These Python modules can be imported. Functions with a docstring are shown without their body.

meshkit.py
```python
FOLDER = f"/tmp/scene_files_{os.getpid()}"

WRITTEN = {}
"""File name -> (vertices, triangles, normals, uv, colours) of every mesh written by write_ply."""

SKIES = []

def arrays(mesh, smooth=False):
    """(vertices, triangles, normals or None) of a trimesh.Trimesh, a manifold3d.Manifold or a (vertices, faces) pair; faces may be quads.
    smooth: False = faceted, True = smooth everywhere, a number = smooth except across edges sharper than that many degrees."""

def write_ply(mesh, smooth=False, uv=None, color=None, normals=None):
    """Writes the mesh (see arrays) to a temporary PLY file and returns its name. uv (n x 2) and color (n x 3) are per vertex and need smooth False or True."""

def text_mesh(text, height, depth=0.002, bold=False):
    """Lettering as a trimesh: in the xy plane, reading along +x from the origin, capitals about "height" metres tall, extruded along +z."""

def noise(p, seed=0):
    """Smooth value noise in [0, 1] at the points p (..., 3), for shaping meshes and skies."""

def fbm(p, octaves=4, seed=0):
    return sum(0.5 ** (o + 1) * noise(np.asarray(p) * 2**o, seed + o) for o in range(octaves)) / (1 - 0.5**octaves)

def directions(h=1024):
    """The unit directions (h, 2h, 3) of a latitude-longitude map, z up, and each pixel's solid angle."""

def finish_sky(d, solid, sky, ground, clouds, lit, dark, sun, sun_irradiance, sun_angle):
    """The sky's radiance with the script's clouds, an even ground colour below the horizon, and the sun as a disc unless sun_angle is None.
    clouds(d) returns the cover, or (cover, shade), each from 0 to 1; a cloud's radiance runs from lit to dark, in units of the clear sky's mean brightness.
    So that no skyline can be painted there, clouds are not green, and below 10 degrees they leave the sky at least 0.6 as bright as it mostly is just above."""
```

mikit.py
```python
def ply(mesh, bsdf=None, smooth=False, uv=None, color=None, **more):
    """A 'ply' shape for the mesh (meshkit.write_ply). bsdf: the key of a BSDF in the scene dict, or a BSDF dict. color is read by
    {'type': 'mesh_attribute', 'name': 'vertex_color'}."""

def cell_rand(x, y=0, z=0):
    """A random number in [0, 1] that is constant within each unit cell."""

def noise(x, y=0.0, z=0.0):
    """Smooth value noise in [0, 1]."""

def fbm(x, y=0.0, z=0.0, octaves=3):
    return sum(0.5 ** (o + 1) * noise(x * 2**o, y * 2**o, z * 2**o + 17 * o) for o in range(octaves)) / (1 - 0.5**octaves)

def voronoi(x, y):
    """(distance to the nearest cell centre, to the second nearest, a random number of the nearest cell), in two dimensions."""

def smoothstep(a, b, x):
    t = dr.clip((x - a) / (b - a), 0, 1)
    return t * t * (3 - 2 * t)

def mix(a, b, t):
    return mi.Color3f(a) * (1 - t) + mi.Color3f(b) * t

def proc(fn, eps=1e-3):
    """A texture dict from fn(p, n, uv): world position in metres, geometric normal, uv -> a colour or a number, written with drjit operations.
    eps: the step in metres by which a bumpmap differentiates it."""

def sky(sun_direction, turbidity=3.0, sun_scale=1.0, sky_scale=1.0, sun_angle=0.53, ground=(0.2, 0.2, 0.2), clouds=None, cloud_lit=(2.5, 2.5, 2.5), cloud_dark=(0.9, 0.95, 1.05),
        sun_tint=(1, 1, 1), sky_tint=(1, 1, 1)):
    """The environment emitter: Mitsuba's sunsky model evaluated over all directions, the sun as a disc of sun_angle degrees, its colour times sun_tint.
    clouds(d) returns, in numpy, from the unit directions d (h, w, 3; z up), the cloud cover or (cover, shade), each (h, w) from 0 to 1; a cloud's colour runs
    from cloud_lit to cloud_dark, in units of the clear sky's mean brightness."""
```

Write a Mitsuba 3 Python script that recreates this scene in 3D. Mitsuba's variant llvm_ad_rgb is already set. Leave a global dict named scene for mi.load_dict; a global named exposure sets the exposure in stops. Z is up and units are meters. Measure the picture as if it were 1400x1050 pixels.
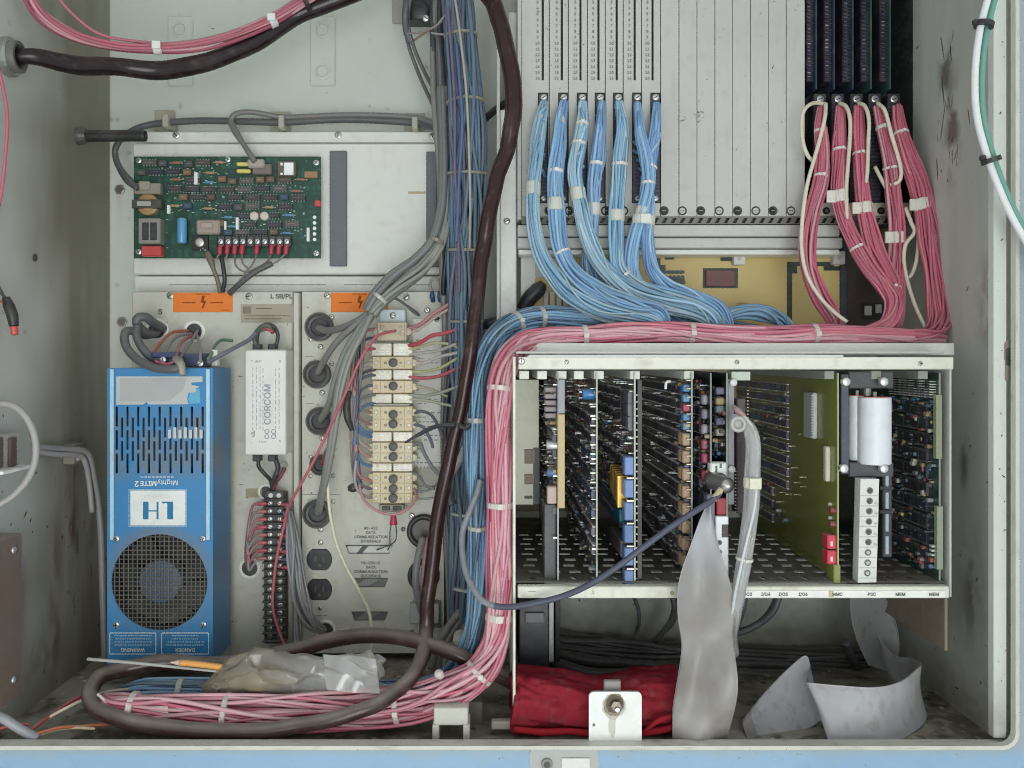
import math, random
import numpy as np, trimesh, shapely
from shapely.geometry import Polygon, Point, box as sbox
import mitsuba as mi, mikit, meshkit
from mikit import fbm, noise, smoothstep, mix
import drjit as dr

random.seed(7)
RNG = np.random.default_rng(7)
T = mi.ScalarTransform4f
scene, labels = {}, {}

# ---------------------------------------------------------------- camera, light, exposure
F, VX, VY = 1212.0, 673.0, 488.0          # focal length and vanishing point in photo pixels (1400 x 1050)
CZ = 0.3858                               # camera height above the cabinet floor
scene['camera'] = {'type': 'perspective', 'fov': 2 * math.degrees(math.atan(700 / F)), 'fov_axis': 'x',
                   'near_clip': 0.05, 'far_clip': 60.0,
                   'principal_point_offset_x': -(VX - 700) / 1400, 'principal_point_offset_y': -(VY - 525) / 1050,
                   'to_world': T().look_at(origin=[0, 0, CZ], target=[0, 1, CZ], up=[0, 0, 1])}
scene['ambient_light'] = {'type': 'constant', 'radiance': {'type': 'rgb', 'value': [0.35, 0.378, 0.392]}}
scene['added_fill_lamp'] = {'type': 'rectangle',  # unseen panel, added to brighten the cabinet inside and the wall under the cage
                          'to_world': T().look_at(origin=[0.14, -1.5, CZ - 0.48], target=[0.02, 1.1, CZ - 0.12], up=[0, 0, 1]) @ T().scale([0.6, 0.8, 1]),
                          'emitter': {'type': 'area', 'radiance': {'type': 'rgb', 'value': [3.0, 3.16, 3.16]}}}
labels['added_fill_lamp'] = {'label': 'big soft unseen lamp added in front of the open cabinet to light its inside', 'category': 'lamp'}
exposure = 0.92

YF, YB = 0.86, 1.175                      # front opening and back wall, metres in front of the camera
XL, XR = -0.507, 0.508
YC = 0.895                                # front of the card cage
YT = 1.07                                 # face of the upper rack

# ---------------------------------------------------------------- helpers
def P(px, py, Y):
    return np.array([(px - VX) / F * Y, Y, (VY - py) / F * Y + CZ])
def S(Y):
    return Y / F
def rgb(v):
    return {'type': 'rgb', 'value': list(v)}

def numbered(key):
    if key not in scene and key not in labels:
        return key
    i = 1
    while f'{key}_{i:03d}' in scene or f'{key}_{i:03d}' in labels:
        i += 1
    return f'{key}_{i:03d}'
_count = {}
def fresh(key):
    if key not in _count:
        _count[key] = 0
        return key
    _count[key] += 1
    return f'{key}_{_count[key]:03d}'

GROUPS = {'terminal_wire': 'coloured wires on the tan terminal column', 'blue_bundle': 'light blue wire bundles below the rack', 'red_bundle': 'red wire bundles below the rack',
          'slot_panel': 'slotted panels of the rack', 'blank_panel': 'plain panels of the rack', 'wire_connector': 'black edge connectors under the slotted panels', 'black_connector': 'pin connector strips in the dark bay',
          'circuit_card': 'circuit cards in the card cage', 'foam_strip': 'grey foam strips', 'adhesive_clip': 'tan adhesive clips', 'socket_cable': 'cables ending in the round sockets', 'floor_cable': 'dark cables on the floor under the cage',
          'hanging_cable': 'dark cables hanging under the cage', 'thick_grey_cord': 'thick grey cords above the blue box', 'terminal_lead': 'leads on the blue box terminal', 'cream_wire': 'cream wires', 'corner_wire': 'wires in the lower left corner',
          'dusty_cable': 'dusty cables behind the harnesses', 'black_clip': 'black clips of the white and green cables', 'board_wire': 'thin wires below the green board', 'blue_ferrule': 'dark blue ferrules', 'strip_wires': 'wires of the black terminal strip',
          'filter_leads': 'leads of the white filter', 'warning_label': 'orange warning stickers', 'ribbon_cable': 'grey ribbon cables', 'power_cable': 'thick brown cables', 'dark_strand': 'dark cables hanging from the black clamp', 'thin_lead': 'thin leads across the trunk'}
def thing(name, label, cat, group=None, kind=None):
    k = fresh(name)
    group = group or GROUPS.get(name)
    labels[k] = {'label': label, 'category': cat}
    if group: labels[k]['group'] = group
    if kind: labels[k]['kind'] = kind
    return k

def build(pieces):
    vs, fs, cs, n = [], [], [], 0
    for m, c in pieces:
        v, f = m
        v = np.asarray(v, float); f = np.asarray(f, int)
        c = np.asarray(c, float)
        cs.append(np.broadcast_to(c, (len(v), 3)) if c.ndim == 1 else c)
        vs.append(v); fs.append(f + n); n += len(v)
    return np.vstack(vs), np.vstack(fs), np.vstack(cs)

def bisect(t, size):
    """triangles (n, 3, 3) cut across their longest edge until no edge is longer than size"""
    done = []
    while len(t):
        e = np.stack([np.linalg.norm(t[:, (k + 1) % 3] - t[:, k], axis=1) for k in range(3)], 1)
        big = e.max(1) > size
        done.append(t[~big]); t, e = t[big], e[big]
        k = e.argmax(1); i = np.arange(len(t))
        a, b, c = t[i, k], t[i, (k + 1) % 3], t[i, (k + 2) % 3]
        m = (a + b) / 2
        t = np.concatenate([np.stack([a, m, c], 1), np.stack([m, b, c], 1)])
    t = np.concatenate(done)
    return t.reshape(-1, 3), np.arange(len(t) * 3).reshape(-1, 3)
def shape(pieces, mat='plastic', smooth=False):
    v, f, c = build(pieces)
    if mat in NOISY:
        fn, size = NOISY[mat]
        if size:
            v, f = bisect(v[f], size)
        q = np.round(v * 20000).astype(np.int64)
        _, i0, inv = np.unique(q[:, 0] * 73856093 + q[:, 1] * 19349663 * 7 + q[:, 2] * 83492791 * 131, return_index=True, return_inverse=True)
        c = fn(v[i0])[inv]; mat = 'matt' if mat in ('cloth', 'dirty_floor') else 'enamel'
    mat = ALIAS.get(mat, mat)
    if smooth is False:                       # flat shading: unshare the corners
        idx = f.reshape(-1)
        v, c = v[idx], c[idx]; f = np.arange(len(v)).reshape(-1, 3)
    m, sm = trimesh.Trimesh(v, f, process=False), bool(smooth)
    if mat == 'cable_gloss':                  # dust lies on the upper side of the low loops
        up = sst(0.1, 0.9, m.vertex_normals[:, 2:3])
        d = 0.75 * sst(0.16, 0.05, v[:, 2:3]) * (0.12 + 0.88 * up) * (0.35 + 0.9 * nz(v, 45, 0, 3)) + 0.10 * up * nz(v, 60, 4, 3) + 0.07 * sst(0.55, 0.74, nz(v, (60, 60, 25), 7, 3)) + 0.10 * sst(0.68, 0.73, nz(v, 260, 2, 2))
        c = mx(c, (0.25, 0.215, 0.185), np.clip(d, 0, 0.85))
    if mat in VCOL:
        return mikit.ply(m, mat, smooth=sm, color=np.clip(c, 0, 1))
    return mikit.ply(m, mat, smooth=sm, uv=pack(c))
VCOL = ('enamel', 'matt', 'bag', 'shaded_wire', 'cable_gloss')

def part(parent, name, pieces, mat='plastic', smooth=False, kind=None, label=None):
    k = fresh(f'{parent}__{name}')
    scene[k] = shape(pieces, mat, smooth)
    if kind or label:
        labels[k] = {}
        if kind: labels[k]['kind'] = kind
        if label: labels[k]['label'] = label
    return k
def put(parent, name, d, where):
    """another copy of the shape dict d"""
    k = fresh(f'{parent}__{name}')
    scene[k] = {**d, 'to_world': T().translate(list(map(float, where)))}
    return k
def single(name, pieces, label, cat, mat='plastic', smooth=False, group=None):
    k = thing(name, label, cat, group)
    scene[k] = shape(pieces, mat, smooth)
    return k

def jit(c, a=0.12):
    return np.clip(np.asarray(c, float) * (1 + RNG.uniform(-a, a)) * (1 + RNG.uniform(-a / 3, a / 3, 3)), 0.003, 0.95)

def _tmpl():
    pts = []
    for sx in (-1, 1):
        for sy in (-1, 1):
            for sz in (-1, 1):
                for k in range(3):
                    e = np.array([sx, sy, sz], float)
                    e[k] *= 0.8
                    # e is inset along the two axes other than k being full
                    q = np.array([sx, sy, sz], float) * 0.8; q[k] = (sx, sy, sz)[k]
                    pts.append(q)
    pts = np.array(pts)
    h = trimesh.convex.convex_hull(pts)
    # keep our own vertex order
    from scipy.spatial import cKDTree
    ii = cKDTree(pts).query(h.vertices)[1]
    f = ii[h.faces]
    full = np.abs(pts) > 0.99
    return np.sign(pts), full, f
_BS, _BF, _BT = _tmpl()
def bx(c, size, b=None):
    """bevelled box, centre and full size in metres"""
    h = np.asarray(size, float) / 2
    if b is None: b = 0.0005
    b = min(b, 0.25 * 2 * h.min())
    v = _BS * (h - np.where(_BF, 0, b))
    return v + np.asarray(c, float), _BT
def bb(x0, x1, y0, y1, z0, z1, b=None):
    return bx([(x0 + x1) / 2, (y0 + y1) / 2, (z0 + z1) / 2], [abs(x1 - x0), abs(y1 - y0), abs(z1 - z0)], b)
def pbox(px0, py0, px1, py1, Y, depth, b=None):
    """box whose front face covers that photo rectangle at distance Y"""
    a, c = P(px0, py0, Y), P(px1, py1, Y)
    return bb(a[0], c[0], Y, Y + depth, c[2], a[2], b)
def plain(x0, x1, y0, y1, z0, z1):
    return bb(x0, x1, y0, y1, z0, z1, 0.0001)

def extr(poly, Y, depth):
    """shapely polygon in world x, z extruded from Y to Y + depth"""
    out = []
    for g in getattr(poly, 'geoms', [poly]):
        if g.is_empty: continue
        m = trimesh.creation.extrude_polygon(g, depth, engine='earcut')
        v = np.array(m.vertices); f = np.array(m.faces)
        out.append((np.stack([v[:, 0], Y + depth - v[:, 2], v[:, 1]], 1), f))
    vs, fs, n = [], [], 0
    for v, f in out:
        vs.append(v); fs.append(f + n); n += len(v)
    return np.vstack(vs), np.vstack(fs)
def ppoly(pts, Y):
    return Polygon([(lambda q: (q[0], q[2]))(P(a, b, Y)) for a, b in pts])
def prect(px0, py0, px1, py1, Y, r=0.0):
    a, c = P(px0, py0, Y), P(px1, py1, Y)
    g = sbox(a[0], c[2], c[0], a[2])
    return g.buffer(-r * S(Y)).buffer(r * S(Y), quad_segs=6) if r else g
def pcirc(px, py, r, Y, q=10):
    a = P(px, py, Y)
    return Point(a[0], a[2]).buffer(r * S(Y), quad_segs=q)

def lathe(prof, origin, axis=(0, -1, 0), n=20):
    """profile [(radius, along)] revolved about axis"""
    axis = np.asarray(axis, float); axis = axis / np.linalg.norm(axis)
    a = np.cross(axis, [0, 0, 1] if abs(axis[2]) < 0.9 else [1, 0, 0]); a /= np.linalg.norm(a)
    b = np.cross(axis, a)
    ang = np.arange(n) * 2 * np.pi / n
    ring = np.cos(ang)[:, None] * a + np.sin(ang)[:, None] * b
    v = np.vstack([np.asarray(origin) + r * ring + h * axis for r, h in prof])
    f = []
    for i in range(len(prof) - 1):
        for j in range(n):
            p, q, r_, s = i * n + j, i * n + (j + 1) % n, (i + 1) * n + (j + 1) % n, (i + 1) * n + j
            f += [[p, q, r_], [p, r_, s]]
    return v, np.array(f)
def disc_y(px, py, Y, r, depth, n=20, dome=0.0):
    """button facing the camera: front at Y, body going back by depth, r in px"""
    r = r * S(Y)
    prof = [(r, -depth), (r, -dome - 0.0002), (r * 0.93, -dome * 0.5), (r * 0.6, -dome * 0.1), (1e-5, 0)]
    return lathe(prof, P(px, py, Y), (0, -1, 0), n)
def ring_y(px, py, Y, r0, r1, depth, n=24):
    r0, r1 = r0 * S(Y), r1 * S(Y)
    m = (r0 + r1) / 2
    return lathe([(r0, -depth), (r0, -0.0006), (m, 0), (r1, -0.0006), (r1, -depth)], P(px, py, Y), (0, -1, 0), n)
def screw(px, py, Y, r, col=(0.5, 0.5, 0.47), ang=None, cross=False):
    ang = RNG.uniform(0, 3.1) if ang is None else ang
    out = [(disc_y(px, py, Y, r, 0.004, 14, r * S(Y) * 0.35), col)]
    c = P(px, py, Y - 0.0001)
    for a in ([ang, ang + 1.57] if cross else [ang]):
        L, w = r * S(Y) * 1.3, r * S(Y) * 0.25
        v, f = bx([0, 0, 0], [L, 0.0006, w], 0.0001)
        R = np.array([[math.cos(a), 0, -math.sin(a)], [0, 1, 0], [math.sin(a), 0, math.cos(a)]])
        out.append(((v @ R.T + c, f), np.asarray(col) * 0.12))
    return out

def spline(pts, per=10, metric=False):
    q = np.array([p if metric else P(*p[:3]) for p in pts], float)
    e = np.vstack([2 * q[0] - q[1], q, 2 * q[-1] - q[-2]])
    out, par = [], []
    t = np.linspace(0, 1, per, endpoint=False)[:, None]
    for i in range(len(q) - 1):
        a, b, c, d = e[i:i + 4]
        out.append(0.5 * (2 * b + (c - a) * t + (2 * a - 5 * b + 4 * c - d) * t ** 2 + (3 * b - a - 3 * c + d) * t ** 3))
        par.append(i + t[:, 0])
    out.append(q[-1:]); par.append([len(q) - 1.0])
    return np.vstack(out), np.concatenate(par)
def frames(c):
    t = np.gradient(c, axis=0)
    t /= np.linalg.norm(t, axis=1, keepdims=True) + 1e-12
    n = np.zeros_like(c)
    a = np.array([0, 1.0, 0]) if abs(t[0][1]) < 0.9 else np.array([1.0, 0, 0])
    for i in range(len(c)):
        a = a - t[i] * (a @ t[i]); a /= np.linalg.norm(a) + 1e-12
        n[i] = a
    return t, n, np.cross(t, n)
def tube_c(c, r, sides=10, caps=True):
    t, n, b = frames(c)
    r = np.broadcast_to(np.asarray(r, float), (len(c),))
    ang = np.arange(sides) * 2 * np.pi / sides
    v = (c[:, None] + r[:, None, None] * (np.cos(ang)[None, :, None] * n[:, None] + np.sin(ang)[None, :, None] * b[:, None])).reshape(-1, 3)
    m = len(c)
    i, j = np.meshgrid(np.arange(m - 1), np.arange(sides), indexing='ij')
    q = np.stack([i * sides + j, i * sides + (j + 1) % sides, (i + 1) * sides + (j + 1) % sides, (i + 1) * sides + j], -1).reshape(-1, 4)
    f = np.vstack([q[:, [0, 1, 2]], q[:, [0, 2, 3]]])
    if caps:
        v = np.vstack([v, c[:1], c[-1:]])
        k = np.arange(sides)
        f = np.vstack([f, np.stack([(k + 1) % sides, k, k * 0 + m * sides], 1), np.stack([(m - 1) * sides + k, (m - 1) * sides + (k + 1) % sides, k * 0 + m * sides + 1], 1)])
    return v, f
def tube(pts, r, sides=10, per=8, wob=0.0):
    """pts (px, py, Y); r in px (a number or one per point)"""
    c, par = spline(pts, per)
    if wob:
        c = c + wob * np.stack([np.interp(np.arange(len(c)), np.arange(0, len(c) + 6, 6), RNG.normal(size=len(range(0, len(c) + 6, 6)))) for _ in range(3)], 1)
    rr = np.interp(par, np.arange(len(pts)), np.broadcast_to(r, (len(pts),))) * c[:, 1] / F
    return tube_c(c, rr, sides)

def wires(pts, R, n, rw, palette, twist=1.0, per=8, sides=5, wob=0.35, squash=1.0, stray=0.0):
    """a bundle: list of (mesh, colour), R in px per point, rw wire radius in px"""
    c, par = spline(pts, per)
    t, nn, b = frames(c)
    RR = np.interp(par, np.arange(len(pts)), np.broadcast_to(R, (len(pts),))) * c[:, 1] / F
    s = np.linspace(0, 1, len(c))
    out = []
    for i in range(n):
        rho = math.sqrt((i + 0.5) / n); phi = i * 2.39996 + RNG.uniform(-0.3, 0.3)
        k = RNG.uniform(0.5, 2.2, 4); ph = RNG.uniform(0, 6.28, 4); L = max(1.0, len(pts) / 3)
        a = phi + twist * s * L * 0.6 + wob * 1.5 * np.sin(k[0] * s * L * 2 + ph[0])
        q = rho * (1 + wob * 0.5 * np.sin(k[1] * s * L * 2.5 + ph[1])) + (stray * RNG.random() * np.sin(np.pi * s) if stray else 0)
        o = c + RR[:, None] * (q * np.cos(a))[:, None] * nn * squash + RR[:, None] * (q * np.sin(a))[:, None] * b
        col = jit(palette[RNG.integers(len(palette))], 0.15)
        out.append((tube_c(o, rw * RNG.choice([0.82, 1.0, 1.0, 1.18]) * c[:, 1] / F, sides), col))
    return out
def at_path(pts, u, per=8):
    """point and tangent at control index u"""
    c, par = spline(pts, per)
    i = int(np.argmin(np.abs(par - u)))
    i0, i1 = max(0, i - 1), min(len(c) - 1, i + 1)
    t = c[i1] - c[i0]
    return c[i], t / np.linalg.norm(t)
def tie(pts, u, R, w, col=(0.62, 0.6, 0.52), head=True, side=0):
    """cable tie or sleeve round a path at control index u; R, w in px"""
    p, t = at_path(pts, u)
    s = p[1] / F
    r, h = R * s, w * s / 2
    th = min(0.0008, r * 0.25)
    out = [(lathe([(r * 0.6, -h * 0.96), (r, -h), (r + th, -h * 0.8), (r + th, h * 0.8), (r, h), (r * 0.6, h * 0.96)], p, t, 18), col)]
    if head:
        d = np.array([0, -1, 0.0]); d -= t * (d @ t); d /= np.linalg.norm(d)
        e = np.cross(t, d)
        q = p + (d * math.cos(side) + e * math.sin(side)) * (r + 0.0012)
        k = max(0.0021, h * 1.3)
        out.append((bx(q, [k * 1.6, 0.003, k * 1.5], 0.0004), np.asarray(col) * 1.05))
    return out

def text(s, h, px, py, Y, rot=0, bold=False, anchor='c', depth=0.0003, sx=1.0):
    """flat lettering standing at distance Y; h = capital height in px, centred at px, py; rot in degrees"""
    m = meshkit.text_mesh(s, h * S(Y), depth, bold)
    v = np.array(m.vertices); f = np.array(m.faces)
    lo, hi = v.min(0), v.max(0)
    v[:, 0] -= (lo[0] + hi[0]) / 2 if anchor == 'c' else lo[0]
    v[:, 0] *= sx
    v[:, 1] -= h * S(Y) / 2
    a = math.radians(rot)
    x, z = v[:, 0] * math.cos(a) - v[:, 1] * math.sin(a), v[:, 0] * math.sin(a) + v[:, 1] * math.cos(a)
    o = P(px, py, Y)
    return np.stack([o[0] + x, Y - v[:, 2], o[2] + z], 1), f

def sheet(rows, thick=0.0008):
    """grid of points (m, n, 3) as a closed thin sheet"""
    g = np.asarray(rows, float)
    m, n = g.shape[:2]
    du = np.gradient(g, axis=0); dv = np.gradient(g, axis=1)
    nm = np.cross(du, dv); nm /= np.linalg.norm(nm, axis=2, keepdims=True) + 1e-12
    v = np.vstack([(g + nm * thick / 2).reshape(-1, 3), (g - nm * thick / 2).reshape(-1, 3)])
    f = []
    N = m * n
    for i in range(m - 1):
        for j in range(n - 1):
            a, b, c, d = i * n + j, i * n + j + 1, (i + 1) * n + j + 1, (i + 1) * n + j
            f += [[a, c, b], [a, d, c], [N + a, N + b, N + c], [N + a, N + c, N + d]]
    edge = [i * n for i in range(m)] + [(m - 1) * n + j for j in range(1, n)] + [i * n + n - 1 for i in range(m - 2, -1, -1)] + [j for j in range(n - 2, 0, -1)]
    for a, b in zip(edge, edge[1:] + edge[:1]):
        f += [[a, b, N + b], [a, N + b, N + a]]
    return v, np.array(f)
def resample(pts, n):
    c, par = spline([np.asarray(p, float) for p in pts], 12, metric=True)
    d = np.r_[0, np.cumsum(np.linalg.norm(np.diff(c, axis=0), axis=1))]
    return np.stack([np.interp(np.linspace(0, d[-1], n), d, c[:, k]) for k in range(3)], 1)

# ---------------------------------------------------------------- materials
def tw(b):
    return {'type': 'twosided', 'b': b}
VC = {'type': 'mesh_attribute', 'name': 'vertex_color'}
def plain_fn(p, n, uv):
    """the one colour of a piece, kept as two numbers in its uv (square-rooted, 8 bits a channel)"""
    a = dr.floor(uv.x + 0.01)
    r = dr.floor(a / 256)
    return mi.Color3f(dr.square(r / 255), dr.square((a - 256 * r) / 255), dr.square(uv.y / 255))
PC = mikit.proc(plain_fn)
def pack(c):
    q = np.round(np.sqrt(np.clip(c, 0, 1)) * 255)
    return np.stack([q[:, 0] * 256 + q[:, 1] + 0.5, q[:, 2]], 1)
def dust_fn(p, n, uv):
    g = 0.65 * noise(p.x * 70, p.y * 70, p.z * 70) + 0.35 * noise(p.x * 260, p.y * 260, p.z * 260)
    u = smoothstep(0.15, 0.95, n.z)
    return dr.clip(0.10 * smoothstep(0.4, 0.8, g) + 0.30 * u * (0.4 + g), 0, 0.6)
DUST = mikit.proc(dust_fn)
scene['dust'] = tw({'type': 'diffuse', 'reflectance': rgb((0.29, 0.27, 0.235))})
def dusty(core):
    return {'type': 'blendbsdf', 'weight': DUST, 'a': tw(core), 'b': {'type': 'ref', 'id': 'dust'}}
def prin(r, col=PC, **k):
    return {'type': 'principled', 'base_color': col, 'roughness': r, 'specular': 0.5, **k}
scene['plastic'] = dusty(prin(0.42))
scene['gloss'] = dusty(prin(0.2, clearcoat=0.5, clearcoat_gloss=0.85))
scene['metal'] = tw(prin(0.32, metallic=0.85))
scene['wire'] = {'type': 'blendbsdf', 'weight': DUST, 'a': tw(prin(0.55)), 'b': {'type': 'ref', 'id': 'dust'}}
scene['enamel'] = tw(prin(0.45, VC))
scene['matt'] = tw({'type': 'diffuse', 'reflectance': VC})
scene['cable_gloss'] = tw({**prin(0.24, VC), 'specular': 0.4})
scene['clear_hose'] = {'type': 'principledthin', 'base_color': PC, 'roughness': 0.2, 'spec_trans': 0.6, 'diff_trans': 0.6, 'eta': 1.45}
scene['shaded_wire'] = tw(prin(0.45, VC))
scene['print'] = tw({'type': 'diffuse', 'reflectance': PC})
scene['glass_clear'] = tw(prin(0.15, clearcoat=0.6))
scene['bag'] = {'type': 'principledthin', 'base_color': VC, 'roughness': 0.16, 'spec_trans': 0.78, 'diff_trans': 0.7, 'eta': 1.6}
ALIAS = {'rubber': 'plastic', 'dusty_wire': 'plastic', 'fabric': 'print'}

# colour, grain, stains, wear and painted shade of the larger surfaces, laid on fine meshes
def nz(v, s, o=0.0, oct_=3, seed=0):
    return meshkit.fbm(v * np.asarray(s, float) + o, oct_, seed)[:, None]
def sst(a, b, x):
    t = np.clip((x - a) / (b - a), 0, 1); return t * t * (3 - 2 * t)
def mx(a, b, t):
    return np.asarray(a) * (1 - t) + np.asarray(b) * t
def bl(a, b, ca, cb, sa, sb):
    return np.exp(-(((a - ca) / sa) ** 2 + ((b - cb) / sb) ** 2))
def spots(v, dens, scale, seed=0):
    """sparse small chips and specks"""
    return sst(1 - dens, 1 - dens * 0.6, nz(v, scale, 0, 1, seed)) * sst(0.45, 0.7, nz(v, 12, 3, 2, seed + 1))
def paint_col(v):
    y, z = v[:, 1:2], v[:, 2:3]
    g = nz(v, 7, 3, 4); fine = nz(v, 90, 0, 3)
    c = mx((0.515, 0.55, 0.485), (0.57, 0.59, 0.53), g)
    c = mx(c, (0.47, 0.47, 0.42), 0.2 * sst(0.55, 0.8, fine))
    back = (v[:, 1:2] > YB - 0.02) * 1.0
    for bx_, bz_ in ((-0.494, 0.607), (-0.491, 0.432), (-0.494, 0.18), (-0.3, 0.05), (0.14, 0.06)):
        dx = v[:, :1] - bx_
        c = mx(c, (0.30, 0.22, 0.13), back * 0.6 * np.exp(-(dx / 0.004) ** 2) * sst(bz_ - 0.07, bz_, z) * (z < bz_ + 0.004) * nz(v * [200, 0, 30], 1, 0, 2))
    back = (v[:, 1:2] > YB - 0.02) * 1.0
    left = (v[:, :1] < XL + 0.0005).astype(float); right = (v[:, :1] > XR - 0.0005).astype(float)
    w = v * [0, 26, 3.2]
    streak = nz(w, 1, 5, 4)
    film = sst(0.90, 1.06, y + 0.16 * (g - 0.5)) * (0.55 + 0.75 * streak)  # painted shade: the left wall darkens with depth, broken up by grime streaks
    runs = bl(y, z, 1.072, 0.17, 0.014, 0.06) + bl(y, z, 1.03, 0.10, 0.012, 0.075) + 0.8 * bl(y, z, 1.085, 0.275, 0.014, 0.02) + 0.7 * bl(y, z, 1.0, 0.03, 0.035, 0.03) + 0.5 * bl(y, z, 0.95, 0.13, 0.012, 0.05) + 0.6 * bl(y, z, 1.12, 0.20, 0.012, 0.12)
    runs = runs * sst(0.32, 0.62, nz(v * [0, 55, 22], 1, 1, 3))
    c = mx(c, (0.47, 0.465, 0.43), left * 0.75)
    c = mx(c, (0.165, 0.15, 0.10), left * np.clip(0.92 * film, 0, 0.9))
    c = mx(c, (0.14, 0.09, 0.04), back * 0.8 * bl(v[:, :1], z, P(820, 0, YB)[0], P(0, 869, YB)[2], 0.03, 0.004) * sst(0.3, 0.6, nz(v, 90, 0, 3)))
    c = mx(c, (0.085, 0.055, 0.03), left * np.clip(runs, 0, 0.88))
    rr = bl(y, z, 0.995, 0.71, 0.012, 0.035) + bl(y, z, 0.978, 0.635, 0.014, 0.05) + 0.8 * bl(y, z, 0.955, 0.27, 0.008, 0.03) + 0.6 * bl(y, z, 0.94, 0.14, 0.02, 0.05) + 0.6 * bl(y, z, 0.905, 0.44, 0.02, 0.05)
    rr = rr * sst(0.38, 0.6, nz(v * [0, 70, 30], 1, 2, 3))
    c = mx(c, (0.42, 0.425, 0.385), right * (0.4 + 0.5 * sst(0.35, 0.7, streak)))
    c = mx(c, (0.10, 0.07, 0.045), right * np.clip(rr, 0, 0.8))
    c = mx(c, (0.20, 0.17, 0.12), 0.55 * spots(v, 0.07, 160, 4))
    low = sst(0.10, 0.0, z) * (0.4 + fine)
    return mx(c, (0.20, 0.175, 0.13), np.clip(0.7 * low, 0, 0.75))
def floor_col(v):
    g = nz(v, (18, 30, 9), 0, 4); f2 = nz(v, 140, 0, 3)
    c = mx((0.15, 0.127, 0.098), (0.36, 0.325, 0.265), sst(0.2, 0.62, g))
    c = mx(c, (0.07, 0.055, 0.04), 0.7 * sst(0.62, 0.74, nz(v, (45, 60, 9), 5, 4)))
    return mx(c, (0.44, 0.41, 0.35), 0.5 * sst(0.5, 0.75, f2))
def enamel(c0, c1, dirt, amt):
    def fn(v):
        c = mx(c0, c1, nz(v, 9, 4))
        c = mx(c, dirt, 0.6 * amt * sst(0.5, 0.85, nz(v, 95, 0, 4)) * (0.3 + nz(v, 16, 1, 2)))
        c = mx(c, dirt, 0.5 * amt * sst(0.62, 0.72, nz(v, (260, 260, 14), 2, 2)) * sst(0.5, 0.7, nz(v, 20, 8, 2)))
        return mx(c, dirt, 0.6 * spots(v, 0.07, 210, 2))
    return fn
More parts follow.
